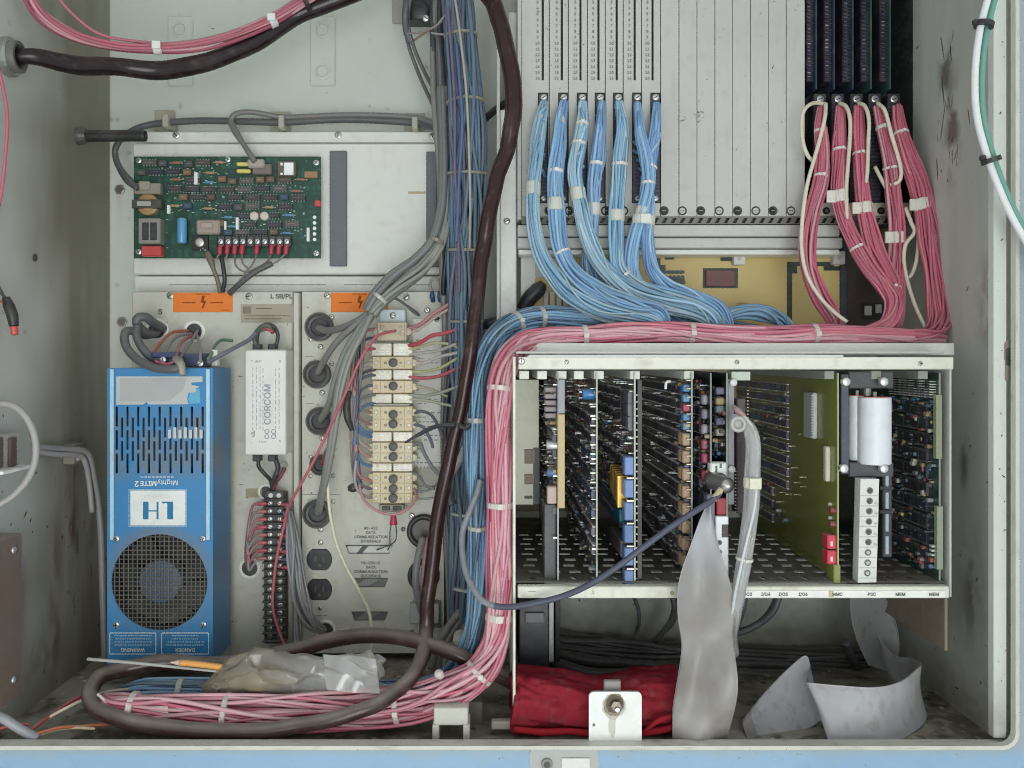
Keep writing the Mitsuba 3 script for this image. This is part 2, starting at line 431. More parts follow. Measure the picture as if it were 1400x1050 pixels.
def ribbon_col(v):
    c = mx((0.36, 0.36, 0.375), (0.42, 0.415, 0.42), nz(v, 25, 0, 3))
    c = mx(c, (0.24, 0.215, 0.185), 0.75 * (v[:, :1] < 0.27) * sst(0.235, 0.15, v[:, 2:3] + 0.05 * (nz(v, (60, 60, 25), 3, 3) - 0.5)) * (0.45 + 0.9 * nz(v, 40, 6, 3)))
    c = mx(c, (0.20, 0.175, 0.15), 0.62 * sst(0.25, 0.75, nz(v, (60, 60, 30), 0, 5)) * sst(0.19, 0.09, v[:, 2:3]) * (0.4 + 0.6 * (v[:, :1] < 0.27)))
    return mx(c, (0.25, 0.23, 0.2), 0.5 * sst(0.6, 0.75, nz(v, (150, 150, 60), 0, 3)))
def green_col(v):
    t = sst(0.5, 0.6, nz(v, (300, 10, 60), 0, 1)) * sst(0.4, 0.6, nz(v, (40, 3, 300), 0, 1))
    return mx((0.007, 0.042, 0.026), (0.02, 0.085, 0.055), np.clip(t + 0.3 * nz(v, 60, 0, 2), 0, 1))
def cloth_col(v):
    c = mx((0.22, 0.018, 0.03), (0.31, 0.032, 0.046), nz(v, 60, 0, 4))
    return mx(c, (0.20, 0.10, 0.09), 0.35 * sst(0.5, 0.75, nz(v, 130, 2, 3)))
def blue_col(v):
    c = enamel((0.03, 0.185, 0.40), (0.045, 0.225, 0.46), (0.13, 0.18, 0.22), 0.45)(v)
    x, z = v[:, :1], v[:, 2:3]
    fx_, fz_ = P(218, 796, 1.03)[[0, 2]]
    r = np.hypot(x - fx_, z - fz_)
    d = 0.75 * np.exp(-((r - 0.0555) / 0.011) ** 2) * (0.35 + 0.65 * sst(-0.03, 0.05, z - fz_))         # dust blown round the fan
    vent = sst(P(0, 665, 1.03)[2], P(0, 640, 1.03)[2], z) * sst(P(0, 548, 1.03)[2], P(0, 570, 1.03)[2], z)
    d = d + 0.75 * vent * sst(0.38, 0.68, nz(v, (50, 50, 26), 3, 4)) + 0.35 * (v[:, 1:2] > 1.034)
    return mx(c, (0.15, 0.175, 0.19), np.clip(d * (0.6 + 0.7 * nz(v, 120, 0, 3)), 0, 0.85))
def skirt_col(v):
    c = enamel((0.20, 0.335, 0.475), (0.25, 0.39, 0.53), (0.20, 0.26, 0.30), 0.35)(v)
    z = v[:, 2:3] - P(0, 1022, 0.848)[2]
    return mx(c, (0.30, 0.34, 0.33), 0.85 * sst(-0.012, 0.0, z + 0.010 * (nz(v, 30, 0, 3) - 0.5)))
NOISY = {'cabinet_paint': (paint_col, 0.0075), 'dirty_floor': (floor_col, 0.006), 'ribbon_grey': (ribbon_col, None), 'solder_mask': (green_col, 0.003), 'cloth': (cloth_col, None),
         'gold_board': (lambda v: mx((0.58, 0.44, 0.16), (0.66, 0.52, 0.22), nz(v, 20, 1)), 0.008),
         'white_enamel': (enamel((0.62, 0.635, 0.575), (0.68, 0.68, 0.61), (0.36, 0.33, 0.26), 0.35), 0.005),
         'beige_enamel': (enamel((0.50, 0.485, 0.405), (0.565, 0.55, 0.47), (0.28, 0.25, 0.18), 0.5), 0.0065),
         'cream_enamel': (enamel((0.60, 0.59, 0.49), (0.70, 0.68, 0.58), (0.24, 0.2, 0.13), 0.6), 0.006),
         'rack_enamel': (enamel((0.46, 0.455, 0.42), (0.53, 0.525, 0.485), (0.30, 0.28, 0.24), 0.35), 0.007),
         'blue_enamel': (blue_col, 0.005),
         'lip_paint': (enamel((0.46, 0.45, 0.38), (0.58, 0.57, 0.49), (0.20, 0.165, 0.11), 0.8), 0.014),
         'skirt_paint': (skirt_col, 0.016),
         'black_paint': (enamel((0.025, 0.025, 0.035), (0.05, 0.05, 0.06), (0.16, 0.145, 0.12), 0.55), 0.006),
         'rust_metal': (enamel((0.16, 0.125, 0.09), (0.27, 0.22, 0.16), (0.08, 0.05, 0.03), 0.7), 0.006)}
# ---------------------------------------------------------------- the cabinet
W0 = (0.6, 0.6, 0.55)
GREY = (0.5, 0.5, 0.48)
cab = thing('equipment_cabinet', 'open pale painted metal cabinet whose grimy inside holds all the wiring and electronics', 'cabinet')
ROOF = 0.93
# the card cage reaches back through a cut-out in the back panel
cut = sbox(P(706, 0, YC)[0] - 0.004, P(0, 800, YC)[2] - 0.001, P(1300, 0, YC)[0] + 0.0035, P(0, 506, YC)[2] + 0.0195)
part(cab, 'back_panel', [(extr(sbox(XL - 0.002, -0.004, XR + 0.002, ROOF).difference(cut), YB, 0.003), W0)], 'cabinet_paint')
part(cab, 'side_panel', [(plain(XL - 0.004, XL, YF, YB + 0.003, -0.002, ROOF), W0)], 'cabinet_paint', label='left side wall streaked with brown grime, with shade painted in towards the back')
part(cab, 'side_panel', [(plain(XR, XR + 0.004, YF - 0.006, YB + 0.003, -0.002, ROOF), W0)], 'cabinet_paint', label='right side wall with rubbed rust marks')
part(cab, 'floor_panel', [(plain(XL, XR, YF, YB, -0.006, 0.0), W0)], 'dirty_floor')
part(cab, 'roof_panel', [(plain(XL, XR, YF, YB, ROOF - 0.004, ROOF - 0.0005), W0)], 'cabinet_paint')
# light blue front skirt, the lip round the opening with its rounded corner
YS = 0.848
skz = P(0, 1021, YS)[2]
xr_in = P(1386, 0, YS)[0]
outer = sbox(-0.72, -0.5, 0.72, 1.0)
hole = sbox(-0.60, skz + 0.002, xr_in, 0.95).buffer(-0.012).buffer(0.012, quad_segs=4)
part(cab, 'front_skirt', [(extr(outer.difference(hole.buffer(0.004)), YS, 0.004), W0)], 'skirt_paint', label='light blue outer front of the cabinet below and beside the opening')
ring = hole.buffer(0.0038, quad_segs=4).difference(hole.buffer(0.0))
part(cab, 'opening_lip', [(extr(ring, YS - 0.003, 0.008), W0)], 'lip_paint')
jamb = part(cab, 'jamb', [(bb(P(1357, 0, YF)[0], xr_in - 0.001, YF - 0.002, YF + 0.008, skz + 0.004, 0.93), W0)], 'cabinet_paint')
part(cab, 'sill', [(bb(XL, XR, YF - 0.004, YF + 0.004, -0.006, P(0, 1013, YF)[2]), W0)], 'lip_paint')
part(cab, 'strike_recess', [(extr(pcirc(1378, 490, 7, YF, 8).union(pcirc(1378, 472, 7, YF, 8)).convex_hull.union(prect(1372, 490, 1383, 520, YF)), YF - 0.0026, 0.0008), (0.22, 0.18, 0.14)), (extr(prect(1373, 476, 1382, 500, YF, 3), YF - 0.0030, 0.0008), (0.07, 0.055, 0.045))], 'plastic')
# worn latch recess in the skirt
part(cab, 'latch_recess', [(extr(prect(724, 1021.5, 818, 1075, YS - 0.001, 10), YS - 0.0012, 0.001), (0.36, 0.37, 0.34)),
                           (extr(prect(768, 1036, 806, 1066, YS - 0.0015), YS - 0.0030, 0.0015), (0.62, 0.61, 0.58)),
                           (disc_y(748, 1046, YS - 0.004, 8, 0.003), (0.20, 0.19, 0.17)), (disc_y(748, 1046, YS - 0.0045, 4.5, 0.003), (0.05, 0.05, 0.045))], 'plastic')
for (x0, x1) in ((229, 263), (424, 458)):
    m = (x0 + x1) / 2
    p_ = part(cab, 'raised_plate', [(pbox(x0, 22, x1, 117, YB - 0.004, 0.005, 0.0012), W0)], 'cabinet_paint')
    for cy in (41, 98):
        part(p_, 'boss', [(lathe([(11.5 * S(YB), -0.001), (11 * S(YB), 0.0012), (8.5 * S(YB), 0.0018), (7.5 * S(YB), -0.0002), (6.5 * S(YB), 0.0012), (1e-5, 0.0014)], P(m, cy, YB - 0.004), (0, -1, 0), 24), W0)], 'cabinet_paint', smooth=True)
for (x, y) in ((163, 259), (166, 440), (163, 700)):
    part(cab, 'bolt', [(disc_y(x, y, YB - 0.004, 7, 0.006, 6), (0.34, 0.33, 0.29)), (disc_y(x, y, YB - 0.007, 3.8, 0.004, 12), (0.24, 0.23, 0.2))], 'metal')
part(cab, 'bolt_hole', [(lathe([(0.0042, 0.0), (0.0042, 0.0015), (0.0022, 0.001), (1e-5, -0.0005)], [XL, 0.507 * F / (VX - 47), P(47, 352, 0.507 * F / (VX - 47))[2]], (1, 0, 0), 14), (0.05, 0.045, 0.04))], 'plastic')

# chips, scratches and grime specks in the paint: small flat flakes, each with its own outline
def flakes(n, at_, u, w, lo, hi, cols, stretch=2.5, rng=np.random.default_rng(5)):
    out = []
    for _ in range(n):
        o = np.asarray(at_(rng), float)
        r = lo * (hi / lo) ** rng.random() ** 1.8
        st, an = rng.uniform(1, stretch), rng.uniform(0, 3.14) if stretch < 6 else rng.normal(1.57, 0.25)
        k = 9
        t = np.arange(k) * 2 * np.pi / k
        q = r * rng.uniform(0.45, 1.1, k)
        a, b = q * np.cos(t) * st, q * np.sin(t) / math.sqrt(st)
        a, b = a * math.cos(an) - b * math.sin(an), a * math.sin(an) + b * math.cos(an)
        v = np.vstack([o, o + a[:, None] * u + b[:, None] * w])
        f = np.array([[0, 1 + i, 1 + (i + 1) % k] for i in range(k)])
        out.append(((v, f), jit(cols[rng.integers(len(cols))], 0.25)))
    return out
U, Wz, D = np.array([1.0, 0, 0]), np.array([0, 0, 1.0]), np.array([0, 1.0, 0])
DK = [(0.12, 0.09, 0.06), (0.20, 0.16, 0.11), (0.07, 0.055, 0.045), (0.26, 0.2, 0.13)]
fk = []
fk += flakes(170, lambda r: (XL + 0.0003, r.uniform(0.87, 1.17), abs(r.normal(0, 0.16)) + 0.005), D, Wz, 0.0004, 0.0026, DK)
fk += flakes(40, lambda r: (XL + 0.0003, r.normal(1.06, 0.03), r.uniform(0.05, 0.30)), D, Wz, 0.0006, 0.003, DK, 9)
fk += flakes(150, lambda r: (XR - 0.0003, r.uniform(0.865, 1.12), abs(r.normal(0, 0.25)) + 0.005), D, Wz, 0.0004, 0.0024, DK)
fk += flakes(26, lambda r: (XR - 0.0003, r.normal(0.985, 0.008) - 0.05 * (r.random() - 0.5), r.uniform(0.58, 0.74)), D, Wz, 0.001, 0.0045, DK, 8)
fk += flakes(90, lambda r: (r.uniform(XL, XR), YB - 0.0003, r.uniform(0.02, 0.85)), U, Wz, 0.0003, 0.0014, DK)
fk += flakes(60, lambda r: (r.uniform(0.08, 0.36), YB - 0.0003, 0.055 + abs(r.normal(0, 0.03))), U, Wz, 0.0004, 0.0018, DK)
fk += flakes(130, lambda r: (r.uniform(-0.55, 0.49), YF - 0.0043, P(0, 1013, YF)[2] - abs(r.normal(0, 0.004))), U, Wz, 0.0003, 0.0014, DK, 2)
fk += flakes(90, lambda r: (r.uniform(-0.6, 0.6), YS - 0.0006, skz - 0.003 - abs(r.normal(0, 0.006))), U, Wz, 0.0003, 0.0011, [(0.30, 0.30, 0.26), (0.20, 0.24, 0.26), (0.42, 0.42, 0.38)], 1.6)
fk += flakes(40, lambda r: (r.uniform(xr_in - 0.011, xr_in - 0.002), YF - 0.0023, r.uniform(0.02, 0.8)), U, Wz, 0.0003, 0.0014, DK, 2)
part(cab, 'paint_chips', fk, 'print', kind='stuff')

# brown cover box on the left wall
jx = XL + 0.030
jb = thing('cover_box', 'shallow brown cover box low on the left wall of the cabinet', 'cover')
part(jb, 'cover', [(bb(XL + 0.0005, jx, 0.845, 0.90, P(30, 948, 0.90)[2], P(30, 728, 0.90)[2], 0.0015), (0.17, 0.125, 0.095))], 'plastic')
for py in (752, 929):
    part(jb, 'screw', [(lathe([(0.0040, 0), (0.0036, 0.0015), (1e-5, 0.0024)], [jx, 0.884, P(20, py, 0.885)[2]], (1, 0, 0), 12), (0.6, 0.58, 0.55))], 'metal', True)

# cables entering through the left wall at the top
g = thing('cable_gland', 'silver threaded conduit gland in the left wall at the top of the cabinet', 'cable gland')
zc = P(5, 78, 0.925)[2]
part(g, 'locknut', [(lathe([(0.0205, 0), (0.0205, 0.006), (0.018, 0.008), (0.011, 0.008)], [XL, 0.925, zc], (1, 0, 0), 24), (0.45, 0.45, 0.42))], 'metal')
part(g, 'bushing', [(lathe([(0.0165, 0.0), (0.0165, 0.014), (0.0125, 0.0155), (0.011, 0.008)], [XL, 0.925, zc], (1, 0, 0), 24), (0.12, 0.115, 0.11))], 'plastic', True)
BROWN = (0.055, 0.014, 0.012)
topc = [(-14, 79, .925), (10, 80, .925), (45, 78, .93), (80, 84, .945), (112, 90, .96), (165, 91, .985), (215, 97, 1.0), (258, 91, 1.015), (310, 76, 1.03), (352, 56, 1.04), (400, 24, 1.05), (445, 6, 1.05), (520, -25, 1.05), (600, -70, 1.05)]
single('power_cable', [(tube(topc, [9.5, 9.5, 11, 12.4, 12.8, 12, 12.8, 12.8, 12, 12.4, 12, 12, 12, 12], 18, 8, 0.0006), (0.016, 0.008, 0.010))], 'thick shiny dark brown cable leaving the gland at the upper left', 'cable', 'cable_gloss', True)

PINKS = [(0.46, 0.12, 0.17), (0.50, 0.18, 0.22), (0.36, 0.08, 0.12), (0.54, 0.27, 0.29)]
pk = [(28, -30, .93), (45, 8, .94), (70, 32, .955), (110, 52, .97), (160, 63, .99), (215, 65, 1.0), (270, 61, 1.01), (320, 49, 1.02), (372, 28, 1.03), (410, 4, 1.035), (450, -20, 1.04), (520, -60, 1.04)]
pt = thing('pink_wire_bundle', 'bundle of pink wires curving above the thick brown cable at the upper left', 'wires')
part(pt, 'wires', wires(pk, 6.5, 9, 2.7, PINKS, 0.5), 'wire', True, kind='stuff')
single('pink_wire', [(tube([(66, -20, .95), (100, 20, .965), (140, 48, .98), (200, 58, 1.0), (240, 60, 1.0), (290, 52, 1.01), (330, 40, 1.015)], 2.2, 7), (0.42, 0.14, 0.16))], 'single pink wire rising away from the pink bundle over the brown cable', 'wire', 'wire', True)
part(pt, 'clamp', tie(pk, 5, 8.6, 11, (0.66, 0.66, 0.6)))
part(pt, 'clamp', tie(pk, 8.05, 9, 10, (0.62, 0.62, 0.58)))
part(pt, 'cable_tie', tie(pk, 9.15, 16, 5, (0.02, 0.02, 0.02), False))
single('pink_wire', [(tube([(-3, 90, .90), (5, 125, .90), (10, 165, .90), (7, 215, .90), (2, 262, .90), (-6, 300, .90)], 2.3, 7), (0.5, 0.13, 0.17))], 'thin pink wire hanging down the left edge below the gland', 'wire', 'wire', True)

st = thing('black_hose_stub', 'short black rubber hose stub poking from the left wall beside the white panel', 'hose')
part(st, 'hose', [(lathe([(7.6 * S(1.085), -0.004), (8 * S(1.085), 0.02), (7.8 * S(1.085), 0.081), (7.2 * S(1.085), 0.0835), (5.5 * S(1.085), 0.0837), (5.2 * S(1.085), 0.080), (1e-5, 0.079)], [XL, 1.085, P(0, 186, 1.085)[2]], (1, -0.02, 0), 20), (0.022, 0.022, 0.022))], 'rubber', True)
part(st, 'bushing', [(lathe([(12.5 * S(1.085), 0), (12 * S(1.085), 0.004), (9 * S(1.085), 0.011), (7 * S(1.085), 0.011)], [XL, 1.085, P(0, 186, 1.085)[2]], (1, 0, 0), 16), (0.07, 0.068, 0.06))], 'rubber')

# plug hanging at the left edge
pl = thing('hanging_plug', 'black plug with a red tip hanging on dark wires at the left edge', 'plug')
part(pl, 'body', [(tube([(8, 407, .90), (12, 418, .90), (17, 432, .90), (19, 446, .90)], [5, 7.5, 7.5, 6], 12), (0.025, 0.022, 0.022))], 'plastic', True)
part(pl, 'tip', [(tube([(19, 446, .90), (20, 458, .90)], [5.2, 4.8], 12), (0.50, 0.09, 0.07))], 'plastic', True)
part(pl, 'lead', [(tube([(-8, 380, .90), (0, 396, .90), (8, 410, .90)], 2.2, 6), (0.06, 0.05, 0.05)), (tube([(-8, 410, .89), (0, 412, .895), (8, 415, .90)], 1.8, 6), (0.38, 0.07, 0.06))], 'wire', True)

# grey cables and the little bracket on the left wall
DG = (0.30, 0.275, 0.275)
single('grey_loop_cable', [(tube([(-16, 560, .905), (2, 552, .905), (22, 557, .905), (38, 574, .905), (48, 600, .905), (48, 630, .905), (38, 655, .905), (20, 676, .90), (-4, 692, .895), (-20, 700, .89)], 4.6, 12), (0.36, 0.335, 0.325))], 'grey cable looping out from the left edge beside the wall bracket', 'cable', 'dusty_wire', True)
single('grey_wall_cable', [(tube([(-14, 596, .93), (20, 604, .96), (55, 611, .99), (90, 614, 1.03), (113, 616, 1.055), (122, 624, 1.065), (128, 650, 1.075), (134, 685, 1.085), (138, 730, 1.09), (140, 800, 1.095), (143, 900, 1.10)], 4.3, 10), (0.26, 0.245, 0.245))], 'grey cable along the left wall turning down beside the blue box', 'cable', 'dusty_wire', True)
single('grey_wall_cable', [(tube([(-14, 626, .93), (15, 621, .955), (40, 617, .975), (75, 621, 1.01), (108, 623, 1.05), (117, 634, 1.06), (122, 660, 1.07), (126, 700, 1.075)], 3.8, 10), (0.31, 0.29, 0.285))], 'lower grey cable running to the clip on the left wall', 'cable', 'dusty_wire', True)
single('wall_clip', [(bb(XL + 0.0005, XL + 0.014, 1.045, 1.068, P(0, 634, 1.05)[2], P(0, 607, 1.05)[2]), (0.22, 0.2, 0.17)), (bb(XL + 0.014, XL + 0.017, 1.05, 1.062, P(0, 630, 1.05)[2], P(0, 612, 1.05)[2]), (0.35, 0.34, 0.31))], 'small dirty clip holding two grey cables on the left wall', 'clip', 'plastic')
wb = thing('wall_bracket', 'rusty brown bracket with a bright white edge on the left wall', 'bracket')
part(wb, 'plate', [(bb(XL + 0.0005, XL + 0.012, 0.885, 0.93, P(20, 640, .92)[2], P(20, 592, .92)[2], 0.001), (0.42, 0.40, 0.36)), (bb(XL + 0.012, XL + 0.015, 0.905, 0.918, P(20, 636, .92)[2], P(20, 597, .92)[2], 0.001), (0.12, 0.07, 0.045)), (bb(XL + 0.012, XL + 0.015, 0.885, 0.893, P(20, 634, .92)[2], P(20, 594, .92)[2], 0.001), (0.12, 0.07, 0.045))], 'plastic')
part(wb, 'shelf', [(bb(XL + 0.0005, XL + 0.024, 0.875, 0.93, P(20, 645, .9)[2], P(20, 640, .9)[2], 0.0008), (0.78, 0.78, 0.74))], 'plastic')

# ---------------------------------------------------------------- white mounting panel with the green circuit board
wp = thing('mounting_panel', 'white enamelled mounting panel on the back wall behind the green circuit board', 'panel')
part(wp, 'panel', [(pbox(182, 196, 607, 375, 1.14, 0.028, 0.0015), W0)], 'white_enamel')
part(wp, 'top_flange', [(pbox(200, 180, 607, 195, 1.15, 0.024, 0.001), W0)], 'white_enamel')
part(wp, 'bottom_flange', [(pbox(184, 377.5, 612, 399, 1.15, 0.024, 0.001), W0)], 'white_enamel')
part(wp, 'slot', [(pbox(230, 388.6, 446, 389.8, 1.1497, 0.001), (0.3, 0.31, 0.29)), (pbox(470, 388.6, 590, 389.8, 1.1497, 0.001), (0.3, 0.31, 0.29))], 'print')
part(wp, 'label', [(pbox(558, 261.5, 582, 265, 1.1396, 0.001), (0.45, 0.40, 0.27))], 'print')
for (x, y) in ((462, 184), (591, 186), (240, 184)):
    part(wp, 'screw', screw(x, y, 1.1475, 5, (0.5, 0.5, 0.46)), 'metal')
single('foam_strip', [(pbox(450.5, 206, 474, 364, 1.136, 0.0038, 0.001), (0.115, 0.125, 0.14))], 'dark grey foam strip stuck beside the green circuit board', 'foam strip', 'rubber')
single('foam_strip', [(pbox(582.5, 207, 606, 365, 1.136, 0.0038, 0.001), (0.115, 0.125, 0.14))], 'dark grey foam strip stuck beside the grey and blue cable trunk', 'foam strip', 'rubber')

pcb = thing('circuit_board', 'green circuit board crowded with chips on the white panel at upper left', 'circuit board')
YP = 1.126
part(pcb, 'board', [(pbox(183, 214, 438.5, 353, YP, 0.0018, 0.0002), W0)], 'solder_mask')
CHIP = [(0.03, 0.029, 0.03), (0.04, 0.037, 0.036), (0.065, 0.05, 0.042), (0.028, 0.032, 0.04), (0.085, 0.08, 0.075)]
TAN = [(0.17, 0.105, 0.055), (0.12, 0.08, 0.05), (0.09, 0.055, 0.04)]
def chip_pieces(w, h, t, col, legs=True, n=5):
    out = [(bx([0, -t / 2, 0], [w, t, h], 0.0004), col)]
    if legs:
        for i in range(n):
            x = -w / 2 + w * (i + 0.5) / n
            for s in (-1, 1):
                out.append((bx([x, -t * 0.25, s * h * 0.58], [w / n * 0.4, t * 0.5, h * 0.16], 0.0001), (0.42, 0.42, 0.40)))
    out.append((bx([-w * 0.05, -t - 0.00005, 0], [w * 0.5, 0.0001, h * 0.10], 0.00001), np.asarray(col) * 2.2 + 0.03))
    return out
s_ = S(YP)
chips = [shape(chip_pieces(20 * s_, 7 * s_, 0.0035, c)) for c in CHIP]
small = [shape(chip_pieces(11 * s_, 8 * s_, 0.0045, c, False)) for c in TAN + [(0.03, 0.06, 0.10), (0.07, 0.07, 0.07)]]
res = [shape([(tube_c(np.array([[-6 * s_, -0.0018, 0], [-5 * s_, -0.0018, 0], [0, -0.0018, 0], [5 * s_, -0.0018, 0], [6 * s_, -0.0018, 0]]), np.array([0.3, 2.3, 1.8, 2.3, 0.3]) * s_, 8), c), (tube_c(np.array([[-9 * s_, -0.0012, 0], [9 * s_, -0.0012, 0]]), 0.4 * s_, 5), (0.6, 0.6, 0.58))], 'plastic', True) for c in [(0.35, 0.24, 0.13), (0.10, 0.25, 0.36), (0.28, 0.13, 0.09)]]
taken = [(183, 244, 222, 353), (232, 294, 290, 336), (292, 322, 410, 353), (322, 216, 410, 244), (236, 300, 262, 335), (425, 228, 438, 353)]
def free(x, y):
    return not any(a - 2 < x < c + 2 and b - 2 < y < d + 2 for a, b, c, d in taken)
for ry in (223, 235, 247, 259, 271, 283, 295, 307, 318):
    x = 188 + RNG.uniform(0, 9)
    while x < 424:
        k = RNG.random()
        step = 24 if k < 0.45 else (14 if k < 0.8 else 21)
        cx = x + step / 2
        if free(cx - step / 2, ry) and free(cx + step / 2, ry) and cx + step / 2 < 434:
            if k < 0.45: put(pcb, 'chip', chips[RNG.integers(len(chips))], P(cx, ry + RNG.uniform(-1, 1), YP))
            elif k < 0.8: put(pcb, 'component', small[RNG.integers(len(small))], P(cx, ry + RNG.uniform(-2, 2), YP))
            else: put(pcb, 'resistor', res[RNG.integers(len(res))], P(cx, ry + RNG.uniform(-3, 3), YP))
        x += step + (RNG.uniform(4, 14) if RNG.random() < 0.12 else 0)
jn = []
for i in range(240):
    x, y = RNG.uniform(215, 430), RNG.uniform(220, 345)
    if free(x, y):
        jn.append((bx(P(x, y, YP - 0.0012), [RNG.uniform(1, 3.2) * s_, 0.003, RNG.uniform(0.8, 1.4) * s_], 0.0001), jit((0.62, 0.64, 0.62), 0.3)))
for j in range(5): jn.append((disc_y(430, 297 + j * 7.6, YP - 0.002, 2.6, 0.003, 10), (0.75, 0.75, 0.72)))
part(pcb, 'solder_joints', jn, 'metal', kind='stuff')
for (x0, y0, x1, y1) in ((265, 235, 270, 252), (228, 280, 232, 292), (306, 302, 309, 314), (322, 297, 326, 314), (419, 311, 423, 330)):
    part(pcb, 'white_resistor', [(pbox(x0, y0, x1, y1, YP - 0.005, 0.005), (0.74, 0.74, 0.7))])
part(pcb, 'capacitor', [(tube_c(np.array([P(249, y, YP - 0.008) for y in (298, 300, 316, 331, 333)]), np.array([4.5, 6.4, 6.4, 6.4, 4.5]) * s_, 16), (0.10, 0.30, 0.52))], 'gloss', True, label='sky blue cylinder capacitor')
part(pcb, 'relay', [(pbox(189, 298, 219, 333, YP - 0.016, 0.016, 0.001), (0.24, 0.225, 0.2)), (pbox(194, 304, 203, 328, YP - 0.017, 0.003), (0.03, 0.03, 0.035)), (pbox(205, 304, 214, 328, YP - 0.017, 0.003), (0.03, 0.03, 0.035))])
part(pcb, 'red_block', [(pbox(193, 336, 220, 350, YP - 0.012, 0.012, 0.001), (0.50, 0.055, 0.05))])
to = part(pcb, 'toroid', [(disc_y(201, 279, YP - 0.008, 15, 0.008, 24, 0.002), (0.36, 0.22, 0.09)), (disc_y(201, 279, YP - 0.0105, 9, 0.003, 18, 0.001), (0.42, 0.28, 0.13))], 'plastic', True)
part(to, 'strap', [(pbox(180, 272.5, 220, 284.5, YP - 0.013, 0.011), (0.06, 0.055, 0.045)), (pbox(187, 275, 206, 281.5, YP - 0.0135, 0.001), (0.36, 0.36, 0.32))])
part(pcb, 'connector', [(pbox(183, 250, 219, 265, YP - 0.010, 0.010, 0.001), (0.26, 0.23, 0.18)), (pbox(189, 247, 204, 260, YP - 0.014, 0.006, 0.002), (0.30, 0.27, 0.22))], label='tan plug at the left edge of the board')
part(pcb, 'connector', [(pbox(345, 224, 371, 238, YP - 0.009, 0.009, 0.001), (0.17, 0.14, 0.11)), (pbox(338, 217, 361, 229, YP - 0.014, 0.007, 0.002), (0.37, 0.33, 0.28))], label='tan plug with the grey cable at the top of the board')
part(pcb, 'connector', [(pbox(268, 300, 300, 320, YP - 0.010, 0.010, 0.002), (0.33, 0.27, 0.22)), (pbox(274, 304, 290, 312, YP - 0.013, 0.004, 0.002), (0.40, 0.31, 0.27))], label='tan plug above the terminal strip')
for y in (224.5, 234):
    part(pcb, 'fuse', [(tube_c(np.array([P(x, y, YP - 0.005) for x in (324, 326, 341, 343)]), np.array([2.2, 3.0, 3.0, 2.2]) * s_, 10), (0.66, 0.58, 0.16))], 'plastic', True, label='small yellow fuse')
part(pcb, 'socket', [(pbox(379, 220, 405, 241, YP - 0.007, 0.007, 0.001), (0.11, 0.075, 0.06)), (pbox(388, 222, 401, 239, YP - 0.009, 0.003), (0.82, 0.84, 0.82)), (pbox(383, 222, 386.5, 226, YP - 0.0085, 0.002), (0.8, 0.8, 0.8)), (pbox(383, 236, 386.5, 239, YP - 0.0085, 0.002), (0.8, 0.8, 0.8))])
part(pcb, 'component', [(pbox(416, 234, 434, 243, YP - 0.005, 0.005), (0.30, 0.17, 0.08))])
part(pcb, 'component', [(pbox(430, 274, 438, 282, YP - 0.005, 0.005), (0.5, 0.06, 0.06))])
for x in (347, 361):
    part(pcb, 'trimmer', [(disc_y(x, 295, YP - 0.006, 6, 0.006, 16, 0.001), (0.55, 0.5, 0.42))], 'plastic', True)
for (x, y) in ((189, 219), (311, 217.5), (432, 222), (432, 346), (189, 344)):
    part(pcb, 'screw', screw(x, y, YP - 0.002, 4, (0.7, 0.72, 0.7), cross=True), 'metal')
part(pcb, 'transistor', [(disc_y(272, 331, YP - 0.006, 6.5, 0.006, 16, 0.002), (0.55, 0.54, 0.5)), (pbox(262, 322, 285, 342, YP - 0.002, 0.002), (0.06, 0.05, 0.05))], 'metal')
ts = part(pcb, 'terminal_strip', [(pbox(296, 323, 397, 337, YP - 0.011, 0.011, 0.0008), (0.06, 0.06, 0.06))])
for i in range(10):
    x = 301 + i * 10.05
    part(ts, 'terminal_screw', screw(x, 330, YP - 0.0125, 3.8, (0.62, 0.64, 0.62), 1.0) + [(pbox(x - 4.9, 323, x - 4.2, 337, YP - 0.014, 0.004), (0.05, 0.05, 0.05))], 'metal')
    if i not in (4, 6):
        part(ts, 'lug', [(tube_c(np.array([P(x + dx, y, YP - 0.011) for dx, y in ((0, 334), (0, 337), (-0.5, 346), (-0.5, 348))]), np.array([2, 3.4, 3.2, 2.2]) * s_, 10), (0.42, 0.035, 0.06))], 'plastic', True)
# wires below the board
lead = (0.20, 0.165, 0.135)
for i, pts in enumerate([[(301, 347, YP - .01), (297, 352, YP - .01), (303, 356, YP - .012), (309, 352, YP - .01), (311, 347, YP - .01)],
                         [(321, 347, YP - .01), (322, 362, YP - .014), (330, 370, YP - .016), (338, 372, YP - .014)],
                         [(331, 347, YP - .01), (332, 360, YP - .014), (340, 368, YP - .016)],
                         [(351, 347, YP - .01), (346, 360, YP - .014), (338, 370, YP - .016), (330, 381, YP - .018), (316, 398, YP - .012)],
                         [(371, 347, YP - .01), (366, 357, YP - .014), (352, 366, YP - .016), (338, 372, YP - .016)],
                         [(391, 346, YP - .01), (381, 356, YP - .014), (374, 360, YP - .016), (362, 366, YP - .016)]]):
    single('board_wire', [(tube(pts, 1.3, 6), jit(lead, 0.2))], ('thin tan wire curving from lug %s of the green board' % ['pair one and two', 'number three', 'number four', 'number six', 'number eight', 'number ten'][i]), 'wire', 'wire', True)
single('dark_cable', [(tube([(303, 353, YP - .012), (306, 370, YP - .014), (307, 385, YP - .012), (304, 399, YP - .008)], 3, 9), (0.03, 0.03, 0.03))], 'short black cable dropping below the green board', 'cable', 'rubber', True)
single('dark_cable', [(tube([(372, 360, YP - .016), (350, 371, YP - .018), (330, 386, YP - .016), (314, 401, YP - .008)], 4, 9), (0.085, 0.08, 0.08))], 'dark cable slanting down left from the terminal strip of the green board', 'cable', 'rubber', True)
